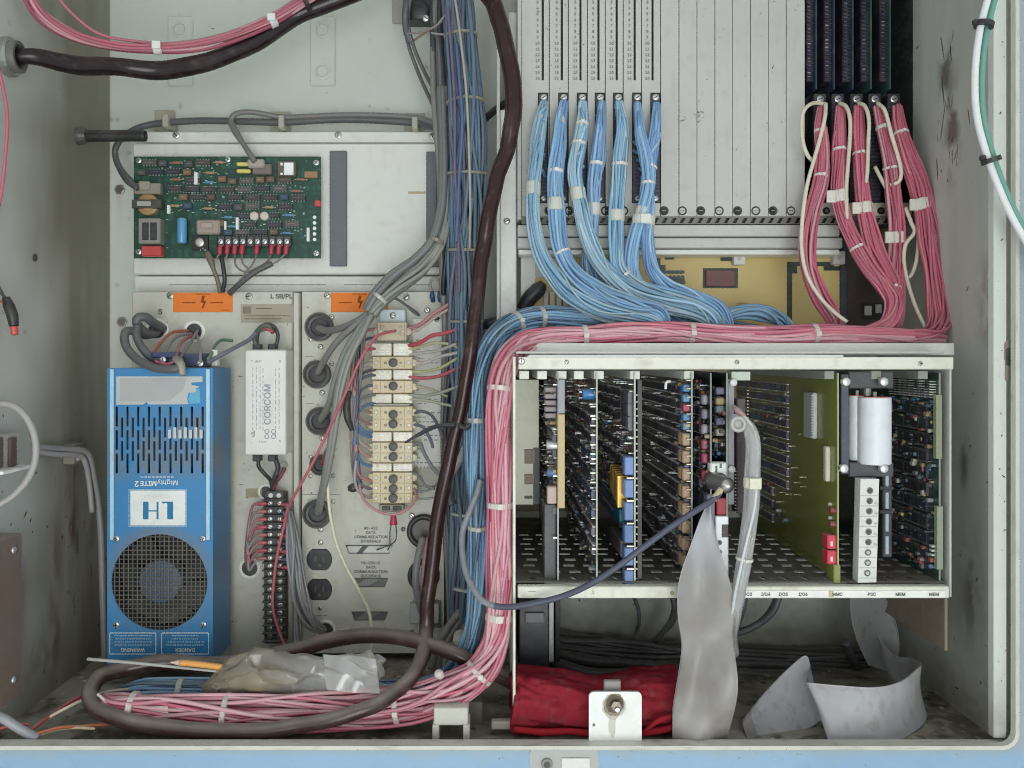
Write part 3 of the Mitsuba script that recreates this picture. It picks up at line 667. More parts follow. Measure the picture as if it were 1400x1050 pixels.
single('tan_cable', [(tube([(283, 345, YP - .012), (288, 356, YP - .014), (292, 368, YP - .014), (298, 385, YP - .012), (301, 400, YP - .008)], [4, 5, 3, 3, 3], 9), (0.15, 0.125, 0.095))], 'tan brown cable with a thick end below the green board', 'cable', 'rubber', True)

# grey cables over the panel, with their adhesive clips
gcl = [(612, 182, 1.12), (594, 174, 1.13), (567, 168, 1.145), (530, 165, 1.148), (480, 163, 1.148), (440, 164, 1.148), (385, 167, 1.148), (330, 166, 1.148), (275, 165, 1.148), (225, 168, 1.148), (195, 173, 1.145), (172, 184, 1.135), (159, 200, 1.13), (158, 215, 1.13), (165, 232, 1.125), (176, 247, 1.115), (188, 258, 1.11)]
single('grey_cable', [(tube(gcl, [5, 5, 5, 5, 5, 5, 5, 4.6, 4.6, 4.6, 4.4, 4.2, 4.2, 4.2, 4.5, 6, 3.5], 12), (0.085, 0.085, 0.088))], 'dark grey cable along the top of the white panel', 'cable', 'dusty_wire', True)
single('grey_cable', [(tube([(612, 175, 1.115), (590, 167, 1.128), (567, 160.5, 1.142), (520, 157.5, 1.145), (470, 157, 1.145), (420, 159, 1.145), (385, 160, 1.145), (362, 156, 1.14), (340, 153, 1.135), (322, 156, 1.13), (316, 166, 1.13), (322, 180, 1.125), (332, 196, 1.118), (340, 208, 1.112), (348, 221, 1.11)], [4, 4, 3.6, 3.6, 3.6, 3.6, 3.6, 3.6, 3.6, 3.8, 4, 5, 3.6, 4, 3.6], 11), (0.17, 0.165, 0.16))], 'lighter grey cable curling down to the plug on top of the green board', 'cable', 'dusty_wire', True)
for x, y in ((225, 165), (383.5, 167), (566.5, 169)):
    c = thing('adhesive_clip', {225: 'square tan adhesive clip above the left end of the green board', 383.5: 'square tan adhesive clip above the right half of the green board', 566.5: 'square tan adhesive clip next to the cable trunk'}[x], 'clip')
    part(c, 'pad', [(pbox(x - 14, y - 14.5, x + 14, y + 14, YB - 0.003, 0.003, 0.0008), (0.40, 0.375, 0.29))])
    part(c, 'strap', [(pbox(x - 3.5, y - 10, x + 4.5, y + 8, 1.137, 0.035, 0.001), (0.38, 0.36, 0.29))])
# ---------------------------------------------------------------- lower left: the two beige panels
YL = 1.12
sp = thing('power_chassis', 'beige metal panel behind the blue box, with grommet holes and a tan plate', 'chassis')
part(sp, 'plate', [(pbox(180, 398.5, 400, 901, YL, 0.05, 0.0012), W0)], 'beige_enamel')
part(sp, 'flange', [(pbox(401, 400, 408.5, 901, YL - 0.010, 0.06, 0.001), W0)], 'beige_enamel')
for x, y in ((232, 404), (340, 405), (387, 500)):
    part(sp, 'screw', screw(x, y, YL - 0.0025, 5, (0.42, 0.4, 0.36)), 'metal')
def hole_ring(parent, x, y, r, col=(0.78, 0.77, 0.7)):
    part(parent, 'grommet', [(ring_y(x, y, YL - 0.002, r * 0.72, r, 0.003, 24), col), (disc_y(x, y, YL - 0.0004, r * 0.74, 0.001, 24), (0.045, 0.043, 0.04))], 'plastic')
for x, y, r in ((214, 451, 16), (265, 453, 15), (363, 673, 11), (341, 777, 15)):
    hole_ring(sp, x, y, r)
part(sp, 'rating_plate', [(pbox(329, 416, 405, 441, YL - 0.0012, 0.001, 0.0003), (0.40, 0.36, 0.28)), (pbox(332, 419, 343, 429, YL - 0.0015, 0.0005), (0.24, 0.21, 0.17)), (pbox(350, 421, 372, 422.5, YL - 0.0015, 0.0005), (0.2, 0.17, 0.13)), (pbox(334, 431, 396, 432.3, YL - 0.0015, 0.0005), (0.24, 0.2, 0.16)), (pbox(334, 435, 385, 436.3, YL - 0.0015, 0.0005), (0.24, 0.2, 0.16))], 'print')
part(sp, 'marking', [(text('L SB/PL', 6, 385, 405, YL - 0.0004, bold=True), (0.10, 0.1, 0.09)), (text('S', 7, 219, 426, YL - 0.0004, bold=True), (0.10, 0.1, 0.09))], 'print')
part(sp, 'tag', [(pbox(336, 668, 358, 680, YL - 0.001, 0.001), (0.36, 0.32, 0.21))], 'print')
part(sp, 'edge_strip', [(pbox(378, 496, 399, 512, YL - 0.001, 0.001), (0.45, 0.42, 0.34))], 'print')

def warning(px0, py0, px1, py1, label):
    w = thing('warning_label', label, 'label')
    m = (px0 + px1) / 2; h = (py0 + py1) / 2
    part(w, 'sticker', [(pbox(px0, py0, px1, py1, YL - 0.0010, 0.0007, 0.0002), (0.78, 0.22, 0.06))], 'print')
    D = (0.26, 0.07, 0.02)
    b = [(m - 1, h - 9), (m + 3, h - 9), (m + 1, h - 2), (m + 5, h - 2), (m + 0.5, h + 8), (m - 1.5, h + 8), (m + 1, h + 0.6), (m - 3, h + 0.6)]
    pc = [(extr(ppoly(b, YL - 0.0012), YL - 0.0012, 0.0003), D)]
    for s in (-1, 1):
        pc.append((pbox(m + s * 19 - 9, h - 0.2, m + s * 19 + 9, h + 1.2, YL - 0.0012, 0.0004), D))
    pc += [(pbox(m - 10, py0 + 1.5, m + 10, py0 + 2.6, YL - 0.0012, 0.0004), D), (pbox(px1 - 16, py1 - 3, px1 - 4, py1 - 2.2, YL - 0.0012, 0.0004), D)]
    part(w, 'print', pc, 'print')
warning(236.5, 400, 318, 426.5, 'orange warning sticker with a lightning bolt above the blue box')
warning(452.5, 400, 530.5, 426.5, 'orange warning sticker partly behind the slanting grey cables')

cp = thing('connector_chassis', 'beige connector panel with round black sockets, outlets and the terminal column', 'chassis')
a0, a1 = P(413, 399, YL), P(607, 893, YL)
plate = sbox(a0[0], a1[2], a1[0], a0[2])
slots = [(472, 745, 537, 757.5), (482, 790, 531, 803), (480, 836, 531, 849)]
for x0, y0, x1, y1 in slots:
    plate = plate.difference(ppoly([(x0, y0), (x1, y0), (x1 - 5, y1), (x0 + 5, y1)], YL))
for y in (765, 806):
    plate = plate.difference(pcirc(436.5, y, 17.5, YL).intersection(prect(400, y - 14.5, 460, y + 14.5, YL)))
part(cp, 'plate', [(extr(plate, YL, 0.003), W0)], 'beige_enamel')
part(cp, 'chassis', [(pbox(413, 399, 607, 893, YL + 0.03, 0.02), (0.3, 0.3, 0.28)), (pbox(408.8, 399, 412.4, 893, YL + 0.012, 0.03), (0.16, 0.14, 0.11))])
part(cp, 'light_plate', [(pbox(564, 436, 607.5, 640, YL - 0.0022, 0.002, 0.0004), (0.88, 0.87, 0.80))], 'print')  # white panel area, the highlight on its gloss painted as a bright colour
for x, y, r in ((447, 404, 5), (555, 406, 5), (584, 424, 4.5), (586, 438, 4), (597, 437, 4.5), (453, 433, 4), (424, 463, 4), (438, 474, 4), (425, 497, 3.5), (453, 497, 3.5), (440, 537, 4), (440, 599, 4), (424, 625, 3), (455, 625, 3), (424, 651, 3), (455, 651, 3), (438, 724, 4), (438, 742, 3.6), (424, 686, 3), (455, 686, 3), (563, 705, 4), (600, 705, 4), (600, 743, 4), (563, 640, 3), (551, 724, 3), (437, 832, 3), (563, 823, 3), (597, 823, 3), (563, 862, 3)):
    part(cp, 'screw', screw(x, y, YL - 0.0026, r, (0.46, 0.45, 0.41) if x not in (597, 551) else (0.1, 0.1, 0.1)), 'metal')
BK = (0.04, 0.036, 0.034)
for x, y, r in ((436, 447, 18), (433, 512, 17.5), (437, 576, 17.5), (437, 636, 13), (433, 703, 18)):
    part(cp, 'socket', [(ring_y(x, y, YL - 0.014, r * 0.66, r, 0.014, 26), BK), (disc_y(x, y, YL - 0.008, r * 0.68, 0.006, 22), (0.025, 0.023, 0.022)), (ring_y(x, y, YL - 0.003, r * 0.9, r * 1.12, 0.003, 26), (0.15, 0.14, 0.12))], 'plastic')
for y in (765, 806):
    o = pcirc(436.5, y, 16.8, YL).intersection(prect(400, y - 13.8, 460, y + 13.8, YL))
    k = part(cp, 'outlet', [(extr(o, YL - 0.0012, 0.012), (0.03, 0.028, 0.028))], 'plastic')
    part(k, 'slots', [(pbox(430, y - 4, 432, y + 3, YL - 0.0015, 0.0006), (0.10, 0.1, 0.1)), (pbox(441, y - 4, 443, y + 3, YL - 0.0015, 0.0006), (0.10, 0.1, 0.1)), (disc_y(436.5, y + 8, YL - 0.0016, 2.2, 0.0006, 10), (0.09, 0.09, 0.09))], 'plastic')
INK = (0.12, 0.12, 0.11)
rows = []
for base, first in ((722, 'RS-422'), (769.5, 'RS-232-C')):
    for i, t in enumerate([first, 'DATA', 'COMMUNICATION', 'INTERFACE']):
        rows.append((text(t, 3.6, 507, base + i * 6, YL - 0.0003, bold=True), INK))
for (x0, x1, y) in ((418, 428, 487), (418, 430, 551), (446, 462, 613.5), (413, 464, 676), (432, 448, 841), (565, 600, 628), (565, 603, 664)):
    rows.append((pbox(x0, y, x1, y + 0.8, YL - 0.0003, 0.0003), (0.2, 0.19, 0.17)))
part(cp, 'lettering', rows, 'print')
wl = []
for y in np.arange(452, 640, 6.2):
    if RNG.random() < 0.75:
        x0 = 568 + RNG.uniform(0, 4); x = x0
        while x < 600:
            w = RNG.uniform(2, 6); wl.append((pbox(x, y, min(x + w, 603), y + 1.5, YL - 0.0026, 0.0005), (0.33, 0.33, 0.32))); x += w + RNG.uniform(1.5, 3)
            if RNG.random() < 0.2: break
part(cp, 'faded_print', wl, 'print')
# slot interiors
part(cp, 'slot_interior', [(pbox(474, 746, 536, 757, YL + 0.006, 0.002), (0.62, 0.62, 0.58)), (extr(ppoly([(487, 757), (494, 757), (505, 745), (497, 745)], YL + 0.004), YL + 0.004, 0.001), (0.06, 0.055, 0.05))], 'plastic')
for y in (796, 842):
    part(cp, 'slot_interior', [(pbox(482, y - 6, 531, y + 6, YL + 0.005, 0.002), (0.16, 0.16, 0.155)), (extr(ppoly([(486, y + 5), (504, y + 5), (521, y - 5), (500, y - 5)], YL + 0.003), YL + 0.003, 0.001), (0.25, 0.25, 0.24))], 'plastic')
for x, y, r in ((579, 727, 23), (579, 788, 22)):
    part(cp, 'cable_grommet', [(ring_y(x, y, YL - 0.008, r * 0.72, r, 0.008, 28), (0.05, 0.048, 0.046)), (disc_y(x, y, YL - 0.001, r * 0.74, 0.002, 24), (0.09, 0.085, 0.08) if y < 760 else (0.6, 0.6, 0.57))], 'plastic', True)
part(cp, 'connector', [(pbox(560, 826, 600, 853, YL - 0.012, 0.012, 0.001), (0.40, 0.42, 0.40)), (pbox(575, 822, 603, 858, YL - 0.006, 0.006), (0.12, 0.12, 0.115))], 'plastic')

# ---------------------------------------------------------------- blue power supply box
bp = thing('blue_power_supply', 'bright blue ventilated power supply box with a fan, mounted upside down', 'power supply')
YBX = 1.03
z0, z1 = P(0, 908, YBX)[2], P(0, 503.5, YBX)[2]
xa, xb = P(146.5, 0, YBX)[0], P(291, 0, YBX)[0]
front = sbox(xa, z0, xb, z1)
fan_c = (218, 796)
front = front.difference(pcirc(*fan_c, 65.5, YBX, 16))
vents = []
for i in range(17):
    x = 159.5 + i * 7.35
    off = 0 if i % 2 == 0 else 15
    for j in range(4):
        ya = 556 + off + j * 32
        if ya + 27 > 652 + 15 * (i % 2 == 0): continue
        vents.append(prect(x - 1.6, ya, x + 1.6, ya + 27, YBX))
front = front.difference(shapely.union_all(vents))
part(bp, 'front_plate', [(extr(front, YBX, 0.0018), W0)], 'blue_enamel')
part(bp, 'case', [(plain(xa, xa + 0.0015, YBX + 0.0018, 1.10, z0, z1), W0), (plain(xb - 0.0015, xb, YBX + 0.0018, 1.10, z0, z1), W0), (plain(xa + .0015, xb - .0015, YBX + 0.0018, 1.10, z1 - 0.0015, z1), W0), (plain(xa + .0015, xb - .0015, YBX + 0.0018, 1.10, z0, z0 + 0.0015), W0), (plain(xa + .002, xb - .002, 1.095, 1.0985, z0 + .002, z1 - .002), W0)], 'blue_enamel')
part(bp, 'bracket', [(plain(xa + 0.01, xb - 0.01, 1.101, 1.1195, z0 + 0.02, z1 - 0.02), (0.12, 0.12, 0.12))], 'plastic')
part(bp, 'innards', [(plain(xa + 0.004, xb - 0.004, 1.05, 1.09, P(0, 700, YBX)[2], z1 - 0.01), (0.045, 0.06, 0.08))], 'plastic')
for x in (152.5, 284):
    part(bp, 'edge_trim', [(pbox(x - 2.6, 504.5, x + 2.6, 738.5, YBX - 0.0022, 0.0021, 0.0008), (0.42, 0.60, 0.70))], 'plastic')
# fan behind a wire grille
fx, fz = P(*fan_c, YBX)[[0, 2]]
part(bp, 'fan_hub', [(disc_y(*fan_c, YBX + 0.012, 30, 0.02, 28, 0.003), (0.12, 0.17, 0.24))], 'plastic', True)
bl = []
for k in range(7):
    a = k * 2 * math.pi / 7 + 0.3
    g_ = []
    for r in np.linspace(0.024, 0.053, 5):
        rowp = []
        for u in np.linspace(-0.36, 0.36, 4):
            aa = a + u + (r - 0.024) * 6
            rowp.append([fx + r * math.cos(aa), YBX + 0.022 + u * 0.022, fz + r * math.sin(aa)])
        g_.append(rowp)
    part(bp, 'fan_blade', [(sheet(g_, 0.001), (0.06, 0.06, 0.062))], 'plastic', True)
part(bp, 'fan_housing', [(lathe([(0.0556, -0.0), (0.0556, -0.036), (0.02, -0.036)], [fx, YBX + 0.002, fz], (0, -1, 0), 32), (0.045, 0.045, 0.045))], 'plastic')
gr = []
R_ = 65.5 * S(YBX)
for i in range(-10, 11):
    d = i * 6.15 * S(YBX)
    if abs(d) < R_:
        L = math.sqrt(R_ ** 2 - d ** 2)
        gr.append((tube_c(np.array([[fx + d, YBX + 0.0012, fz - L], [fx + d, YBX + 0.0012, fz + L]]), 0.00075, 6), jit((0.105, 0.095, 0.08), 0.2)))
        gr.append((tube_c(np.array([[fx - L, YBX + 0.0024, fz + d], [fx + L, YBX + 0.0024, fz + d]]), 0.00075, 6), jit((0.105, 0.095, 0.08), 0.2)))
part(bp, 'fan_grille', gr, 'dusty_wire', True, kind='stuff')
for x, y in ((158, 737), (276.5, 737), (158, 855), (277.5, 855)):
    part(bp, 'screw', screw(x, y, YBX - 0.0026, 4.3, (0.62, 0.6, 0.56), cross=True), 'metal')
for x, y in ((189, 903), (245, 902)):
    part(bp, 'screw', screw(x, y, YBX - 0.0015, 2.4, (0.3, 0.28, 0.24)), 'metal')
PT = (0.74, 0.75, 0.72)
BLU = (0.05, 0.20, 0.36)
torn = ppoly([(159, 514.5), (277, 514.5), (277, 522), (262, 523), (262, 526), (273, 528.5), (268, 531), (268, 536), (258, 537), (256, 545), (258, 552.5), (203, 553), (201, 549), (196, 553), (159, 553.5)], YBX)
part(bp, 'silver_sticker', [(extr(torn, YBX - 0.0006, 0.0005), (0.47, 0.48, 0.46)), (extr(ppoly([(164, 517), (256, 517), (250, 534), (230, 549), (164, 549)], YBX), YBX - 0.0008, 0.0003), (0.40, 0.41, 0.395))], 'plastic', label='half torn silver sticker')
part(bp, 'sticker_remains', [(extr(ppoly([(262, 532), (273, 531), (274, 551), (260, 552), (257, 545)], YBX), YBX - 0.0004, 0.0003), (0.10, 0.38, 0.58))], 'plastic')
wt = []
for i in range(7):
    x = 231.5 + i * 7.2
    wt.append((pbox(x - 2.0, 584 + (3.5 if i % 2 == 0 else 0), x + 2.2, 599.5, YBX - 0.0004, 0.001), (0.56, 0.57, 0.54)))
part(bp, 'paper_scraps', wt, 'print', label='white paper scraps showing in the vent slots')
part(bp, 'logo_plate', [(pbox(178, 670.5, 253.5, 718.5, YBX - 0.0012, 0.0011, 0.0004), (0.74, 0.75, 0.71))], 'plastic')
part(bp, 'plate_outline', [(extr(prect(176, 668.5, 255.5, 720.5, YBX).difference(prect(177, 669.5, 254.5, 719.5, YBX)), YBX - 0.0004, 0.0003), (0.30, 0.48, 0.62))], 'print')
# the logo hangs upside down: heavy and light strokes
lg = []
def stroke(x0, y0, x1, y1): lg.append((pbox(x0, y0, x1, y1, YBX - 0.0015, 0.0004), BLU))
stroke(195.5, 686, 203, 710); stroke(214, 686, 216.6, 710); stroke(203, 697.6, 214, 699.4)
stroke(228.5, 686, 236.5, 710); stroke(221, 686, 228.5, 688)
lg.append((text('RESEARCH', 5, 215, 679, YBX - 0.0012, 180), (0.60, 0.62, 0.60)))
part(bp, 'logo', lg, 'print')
part(bp, 'lettering', [(text('Mighty', 6.5, 229, 660, YBX - 0.0002, 180), PT), (text('MITE', 6.5, 203, 661, YBX - 0.0002, 180, True), PT), (text('2', 7.5, 187, 661.5, YBX - 0.0002, 180, True), PT)] + [(pbox(192 + k * 5.2, 651.2, 196 + k * 5.2, 653, YBX - 0.0003, 0.0003), (0.45, 0.58, 0.68)) for k in range(9)], 'print')
def dashes(x0, x1, y, h, Y, col, lo=1.5, hi=5.0, gap=1.0):
    out, x = [], x0 + RNG.uniform(0, 3)
    while x < x1 - 1:
        w = RNG.uniform(lo, hi)
        out.append((pbox(x, y, min(x + w, x1), y + h, Y, 0.0003), col)); x += w + gap + RNG.uniform(0, 0.6)
    return out
for x0, x1, word in ((149.6, 213.6, 'WARNING'), (220.6, 285.6, 'DANGER')):
    m = (x0 + x1) / 2
    fr = prect(x0, 864.8, x1, 894.6, YBX, 1.5).difference(prect(x0 + 1, 865.8, x1 - 1, 893.6, YBX, 1.2))
    pc = [(extr(fr, YBX - 0.0003, 0.0003), PT), (text(word, 4.8, m, 888.8, YBX - 0.0002, 180, True), PT)]
    for k, y in enumerate((868.3, 872.6, 876.9, 881.2)):
        ins = 6 + (8 if word == 'DANGER' and k < 2 else 0)
        pc += dashes(x0 + ins, x1 - ins, y, 1.5, YBX - 0.0003, (0.42, 0.55, 0.66), 1.2, 3.2, 0.7)
    part(bp, 'caution_frame', pc, 'print')

# cables going into the top of the blue box
GRC = (0.10, 0.10, 0.105)
single('thick_grey_cord', [(tube([(216, 452, YL - .004), (205, 457, 1.085), (193, 450, 1.07), (187, 441, 1.065), (190, 434, 1.065), (200, 434, 1.07), (208, 440, 1.08), (222, 449, YL - .004)], 6.2, 12), GRC)], 'thick grey cord curling tightly at the left grommet', 'cord', 'rubber', True)
single('thick_grey_cord', [(tube([(214, 455, YL - .002), (198, 458, 1.08), (182, 453, 1.06), (173, 453, 1.05), (170, 463, 1.045), (175, 478, 1.04), (190, 493, 1.03), (212, 503, 1.018), (235, 505, 1.012), (248, 502, 1.015)], 5.8, 12), GRC)], 'thick grey cord sweeping low across the top of the blue box', 'cord', 'rubber', True)
single('thick_grey_cord', [(tube([(188, 446, 1.062), (187, 460, 1.055), (194, 475, 1.05), (206, 488, 1.048), (222, 492, 1.045)], 5.6, 12), GRC)], 'thick grey cord between the other two above the blue box', 'cord', 'rubber', True)
tb = thing('screw_terminal', 'screw terminal with coloured leads on top of the blue box', 'terminal')
part(tb, 'block', [(pbox(208, 483, 280, 502, 1.045, 0.025, 0.001), (0.04, 0.05, 0.10)), (pbox(206, 481, 246, 490, 1.04, 0.01, 0.002), (0.04, 0.05, 0.13))])
for x in (222, 245, 273):
    part(tb, 'screw', screw(x, 492 if x < 260 else 497, 1.036, 4.5, (0.7, 0.7, 0.68)), 'metal')
part(tb, 'lead_tip', [(tube([(240, 490, 1.03), (247, 498, 1.015), (250, 513, 1.012)], [5, 6, 4], 10), (0.34, 0.30, 0.24))], 'plastic', True)
part(tb, 'clip', [(pbox(289, 478, 297, 500, 1.05, 0.01), (0.62, 0.6, 0.54))])
for i, (pts, c, lab) in enumerate([([(258, 452, YL - .004), (235, 455, 1.09), (220, 468, 1.07), (210, 482, 1.05)], (0.40, 0.11, 0.07), 'red lead arching from the right grommet to the terminal on the blue box'),
                         ([(262, 456, YL - .004), (242, 460, 1.09), (230, 474, 1.06), (226, 486, 1.045)], (0.25, 0.25, 0.24), 'grey lead beside the red one above the blue box'),
                         ([(264, 458, YL - .004), (250, 466, 1.08), (243, 478, 1.05), (242, 490, 1.035)], (0.42, 0.15, 0.15), 'dull red lead in the middle above the blue box'),
                         ([(268, 456, YL - .004), (272, 468, 1.08), (274, 480, 1.05), (274, 494, 1.035)], (0.27, 0.26, 0.26), 'grey lead dropping to the right screw on the blue box'),
                         ([(270, 452, YL - .004), (262, 466, 1.08), (254, 478, 1.06), (246, 490, 1.035)], (0.22, 0.21, 0.21), 'dark grey lead crossing behind the terminal on the blue box'),
                         ([(318, 466, 1.10), (303, 465, 1.09), (294, 473, 1.07), (290, 482, 1.05), (284, 492, 1.04)], (0.10, 0.20, 0.12), 'thin green lead right of the blue box terminal'),
                         ([(374, 448, 1.09), (355, 452, 1.085), (340, 465, 1.075), (318, 477, 1.06), (296, 489, 1.05), (284, 496, 1.04)], (0.13, 0.14, 0.16), 'dark grey lead running from the white filter to the blue box'),
                         ([(212, 494, 1.03), (228, 498, 1.028), (243, 492, 1.03)], (0.45, 0.11, 0.15), 'short pink lead lying on the blue box terminal')]):
    single('terminal_lead', [(tube(pts, 2.2 if i != 6 else 3.0, 7), c)], lab, 'wire', 'dusty_wire', True)

# white mains filter
YFL = 1.075
mf = thing('mains_filter', 'white rectangular mains filter with printed label beside the blue box', 'filter')
part(mf, 'can', [(pbox(334.5, 478, 391, 622, YFL, 0.040, 0.0015), (0.70, 0.69, 0.62))], 'plastic')
for y in (470, 622):
    for x in (350, 371):
        part(mf, 'tab', [(pbox(x - 5, y, x + 6, y + 9, YFL + 0.012, 0.012, 0.001), (0.03, 0.03, 0.03))])
pr = [(text('CORCOM', 10.5, 364.5, 565, YFL - 0.0002, 90, True, sx=0.78), (0.32, 0.33, 0.42))]
pr[0] = (text('CORCOM', 8.6, 365.5, 553, YFL - 0.0002, 90, True, sx=1.05), (0.32, 0.33, 0.40))
for i, (t, x, y, h) in enumerate([('LINE', 353, 494, 3), ('L', 344, 494, 3), ('N', 383, 494, 3), ('LOAD', 360, 604, 3), ('L', 344, 605, 3), ('N', 383, 603, 3)]):
    pr.append((text(t, h, x, y, YFL - 0.0002, 180 if y < 500 else 0), (0.30, 0.3, 0.3)))
for x in (345, 350, 355, 359, 376, 381):
    y = 500 + RNG.uniform(0, 5)
    while y < 588:
        L = RNG.uniform(2, 8)
        if not (588 < y): pr.append((pbox(x, y, x + 1.2, y + L, YFL - 0.0002, 0.0002), (0.42, 0.42, 0.42)))
        y += L + RNG.uniform(1.5, 4)
for cx in (365, 374):
    for cy in (590, 597):
        pr.append((extr(pcirc(cx, cy, 3.4, YFL).difference(pcirc(cx, cy, 2.2, YFL)), YFL - 0.0002, 0.0002), (0.32, 0.33, 0.40)))
pr.append((text('UL', 4.5, 346, 593, YFL - 0.0002, 90, True), (0.15, 0.15, 0.15)))
part(mf, 'print', pr, 'print')
fl = thing('filter_leads', 'dark leads looped on top of the white filter', 'wires')
part(fl, 'lead', [(tube([(351, 472, 1.09), (353, 455, 1.09), (362, 444, 1.09), (374, 446, 1.09), (380, 458, 1.09), (378, 472, 1.09)], 2.6, 8), (0.045, 0.05, 0.045))], 'rubber', True)
part(fl, 'lead', [(tube([(350, 472, 1.088), (348, 460, 1.085), (356, 448, 1.08), (366, 445, 1.08), (374, 455, 1.085)], 3.2, 8), (0.07, 0.10, 0.07))], 'rubber', True)
part(fl, 'lead', [(tube([(358, 447, 1.082), (366, 450, 1.08), (374, 454, 1.082)], 2.4, 8), (0.40, 0.05, 0.06))], 'wire', True)
fl = thing('filter_leads', 'dark leads meeting in a point below the white filter', 'wires')
part(fl, 'lead', [(tube([(353, 628, 1.09), (354, 638, 1.09), (362, 648, 1.09), (370, 657, 1.10), (372, 668, 1.11)], 2.7, 8), (0.035, 0.035, 0.035))], 'rubber', True)
part(fl, 'lead', [(tube([(377, 628, 1.09), (380, 640, 1.09), (376, 652, 1.09), (372, 668, 1.11)], 3.4, 8), (0.04, 0.04, 0.045))], 'rubber', True)
part(fl, 'lead', [(tube([(389, 640, 1.10), (384, 650, 1.095), (377, 660, 1.10), (373, 672, 1.11)], 2.8, 8), (0.20, 0.05, 0.07))], 'wire', True)
part(sp, 'nut', [(disc_y(388, 636, YL - 0.005, 5, 0.005, 6), (0.45, 0.44, 0.4))], 'metal')

# black barrier strip with its lugs
bs = thing('barrier_strip', 'tall black screw terminal strip right of the blue box', 'terminal strip')
YBS = 1.10
part(bs, 'base', [(pbox(361, 674, 389.5, 880, YBS, 0.019, 0.001), (0.04, 0.038, 0.036))])
n = 18
fin = shape([(bx([0, 0, 0], [32 * S(YBS), 0.010, 0.0016], 0.0004), (0.035, 0.033, 0.032))])
for i in range(n + 1):
    put(bs, 'fin', fin, P(375.5, 683 + i * 10.7, YBS - 0.004))
for i in range(n):
    y = 688.3 + i * 10.7
    for x in (368.5, 382):
        part(bs, 'terminal_screw', screw(x, y, YBS - 0.003, 3.9, jit((0.52, 0.51, 0.48), 0.15)), 'metal')
part(bs, 'end_plate', [(pbox(364, 672, 387, 683, YBS - 0.002, 0.004), (0.05, 0.05, 0.048)), (disc_y(370, 677.5, YBS - 0.004, 3.3, 0.002, 12), (0.55, 0.54, 0.5)), (disc_y(381, 677.5, YBS - 0.004, 3.3, 0.002, 12), (0.55, 0.54, 0.5))])
LUG = [(0.42, 0.07, 0.10), (0.36, 0.14, 0.14), (0.45, 0.10, 0.12), (0.20, 0.19, 0.19)]
lw = thing('strip_wires', 'red and grey wires with lugs on the left of the black terminal strip', 'wires')
for i in range(8):
    y = 688 + i * 10.7
    part(lw, 'lug', [(tube([(365, y, YBS - .004), (358, y + .5, YBS - .004), (352, y + 1, YBS - .004)], [2.4, 3.2, 2.6], 8), jit(LUG[i % 3]))], 'plastic', True)
    part(lw, 'wire', [(tube([(353, y + 1, YBS - .004), (346, y + 3 + i, YBS - .008), (341 - (i % 3), y + 22 - i, YBS - .012), (337 + (i % 4), 740, YBS - .008), (336 + i, 765, YBS + .004), (339, 778, YL - 0.002)], 1.9, 7), jit([(0.30, 0.10, 0.12), (0.25, 0.23, 0.23), (0.33, 0.16, 0.16)][i % 3]))], 'dusty_wire', True)
lw = thing('strip_wires', 'grey wires leaving the right of the black terminal strip and running down', 'wires')
for i in range(9):
    y = 690 + i * 10.7
    part(lw, 'lug', [(tube([(384, y, YBS - .004), (391, y, YBS - .004), (396, y + 1, YBS - .004)], [2.4, 3.4, 2.6], 8), jit([(0.40, 0.06, 0.09), (0.06, 0.07, 0.14), (0.42, 0.08, 0.08), (0.09, 0.10, 0.14)][i % 4]))], 'plastic', True)
gp = [(394, 700, YBS - .006), (399, 730, YBS - .012), (403, 770, YBS - .018), (408, 810, YBS - .018), (418, 840, YBS - .01), (430, 856, YBS), (442, 862, YL - .004)]
part(lw, 'wires', wires(gp, [5, 8, 10, 10, 9, 7, 5], 12, 2.4, [(0.24, 0.24, 0.25), (0.30, 0.29, 0.29), (0.19, 0.19, 0.21)], 0.5), 'dusty_wire', True, kind='stuff')
hole_ring(cp, 445, 862, 14)
part(lw, 'wire', [(tube([(392, 690, YBS - .006), (398, 720, YBS - .02), (403, 780, YBS - .02), (404, 830, YBS - .015), (407, 880, YBS - .01)], 2.6, 8), (0.23, 0.23, 0.24))], 'dusty_wire', True)
part(lw, 'wire', [(tube([(392, 730, YBS - .006), (395, 760, YBS - .015), (402, 800, YBS - .015), (410, 850, YBS - .008), (412, 890, YBS)], 2.0, 8), (0.30, 0.28, 0.25))], 'dusty_wire', True)
single('long_red_wire', [(tube([(541, 452, 1.06), (515, 460, 1.04), (494, 490, 1.03), (478, 525, 1.03), (462, 560, 1.035), (446, 595, 1.045), (428, 632, 1.05), (408, 668, 1.06), (394, 694, 1.075), (388, 720, 1.085), (379, 760, 1.085), (374, 800, 1.085), (373, 830, 1.085), (380, 858, 1.09), (390, 885, 1.09)], 2.1, 8), (0.46, 0.12, 0.13))], 'long thin red wire crossing diagonally to the black terminal strip', 'wire', 'wire', True)
single('cream_wire', [(tube([(447, 600, 1.075), (448, 640, 1.07), (450, 690, 1.065), (458, 735, 1.065), (472, 772, 1.07), (490, 805, 1.075), (503, 832, 1.08), (508, 855, 1.075), (510, 875, 1.07), (507, 890, 1.07)], 2.3, 8), (0.68, 0.64, 0.46))], 'cream wire hanging past the outlets to the floor of the cabinet', 'wire', 'wire', True)

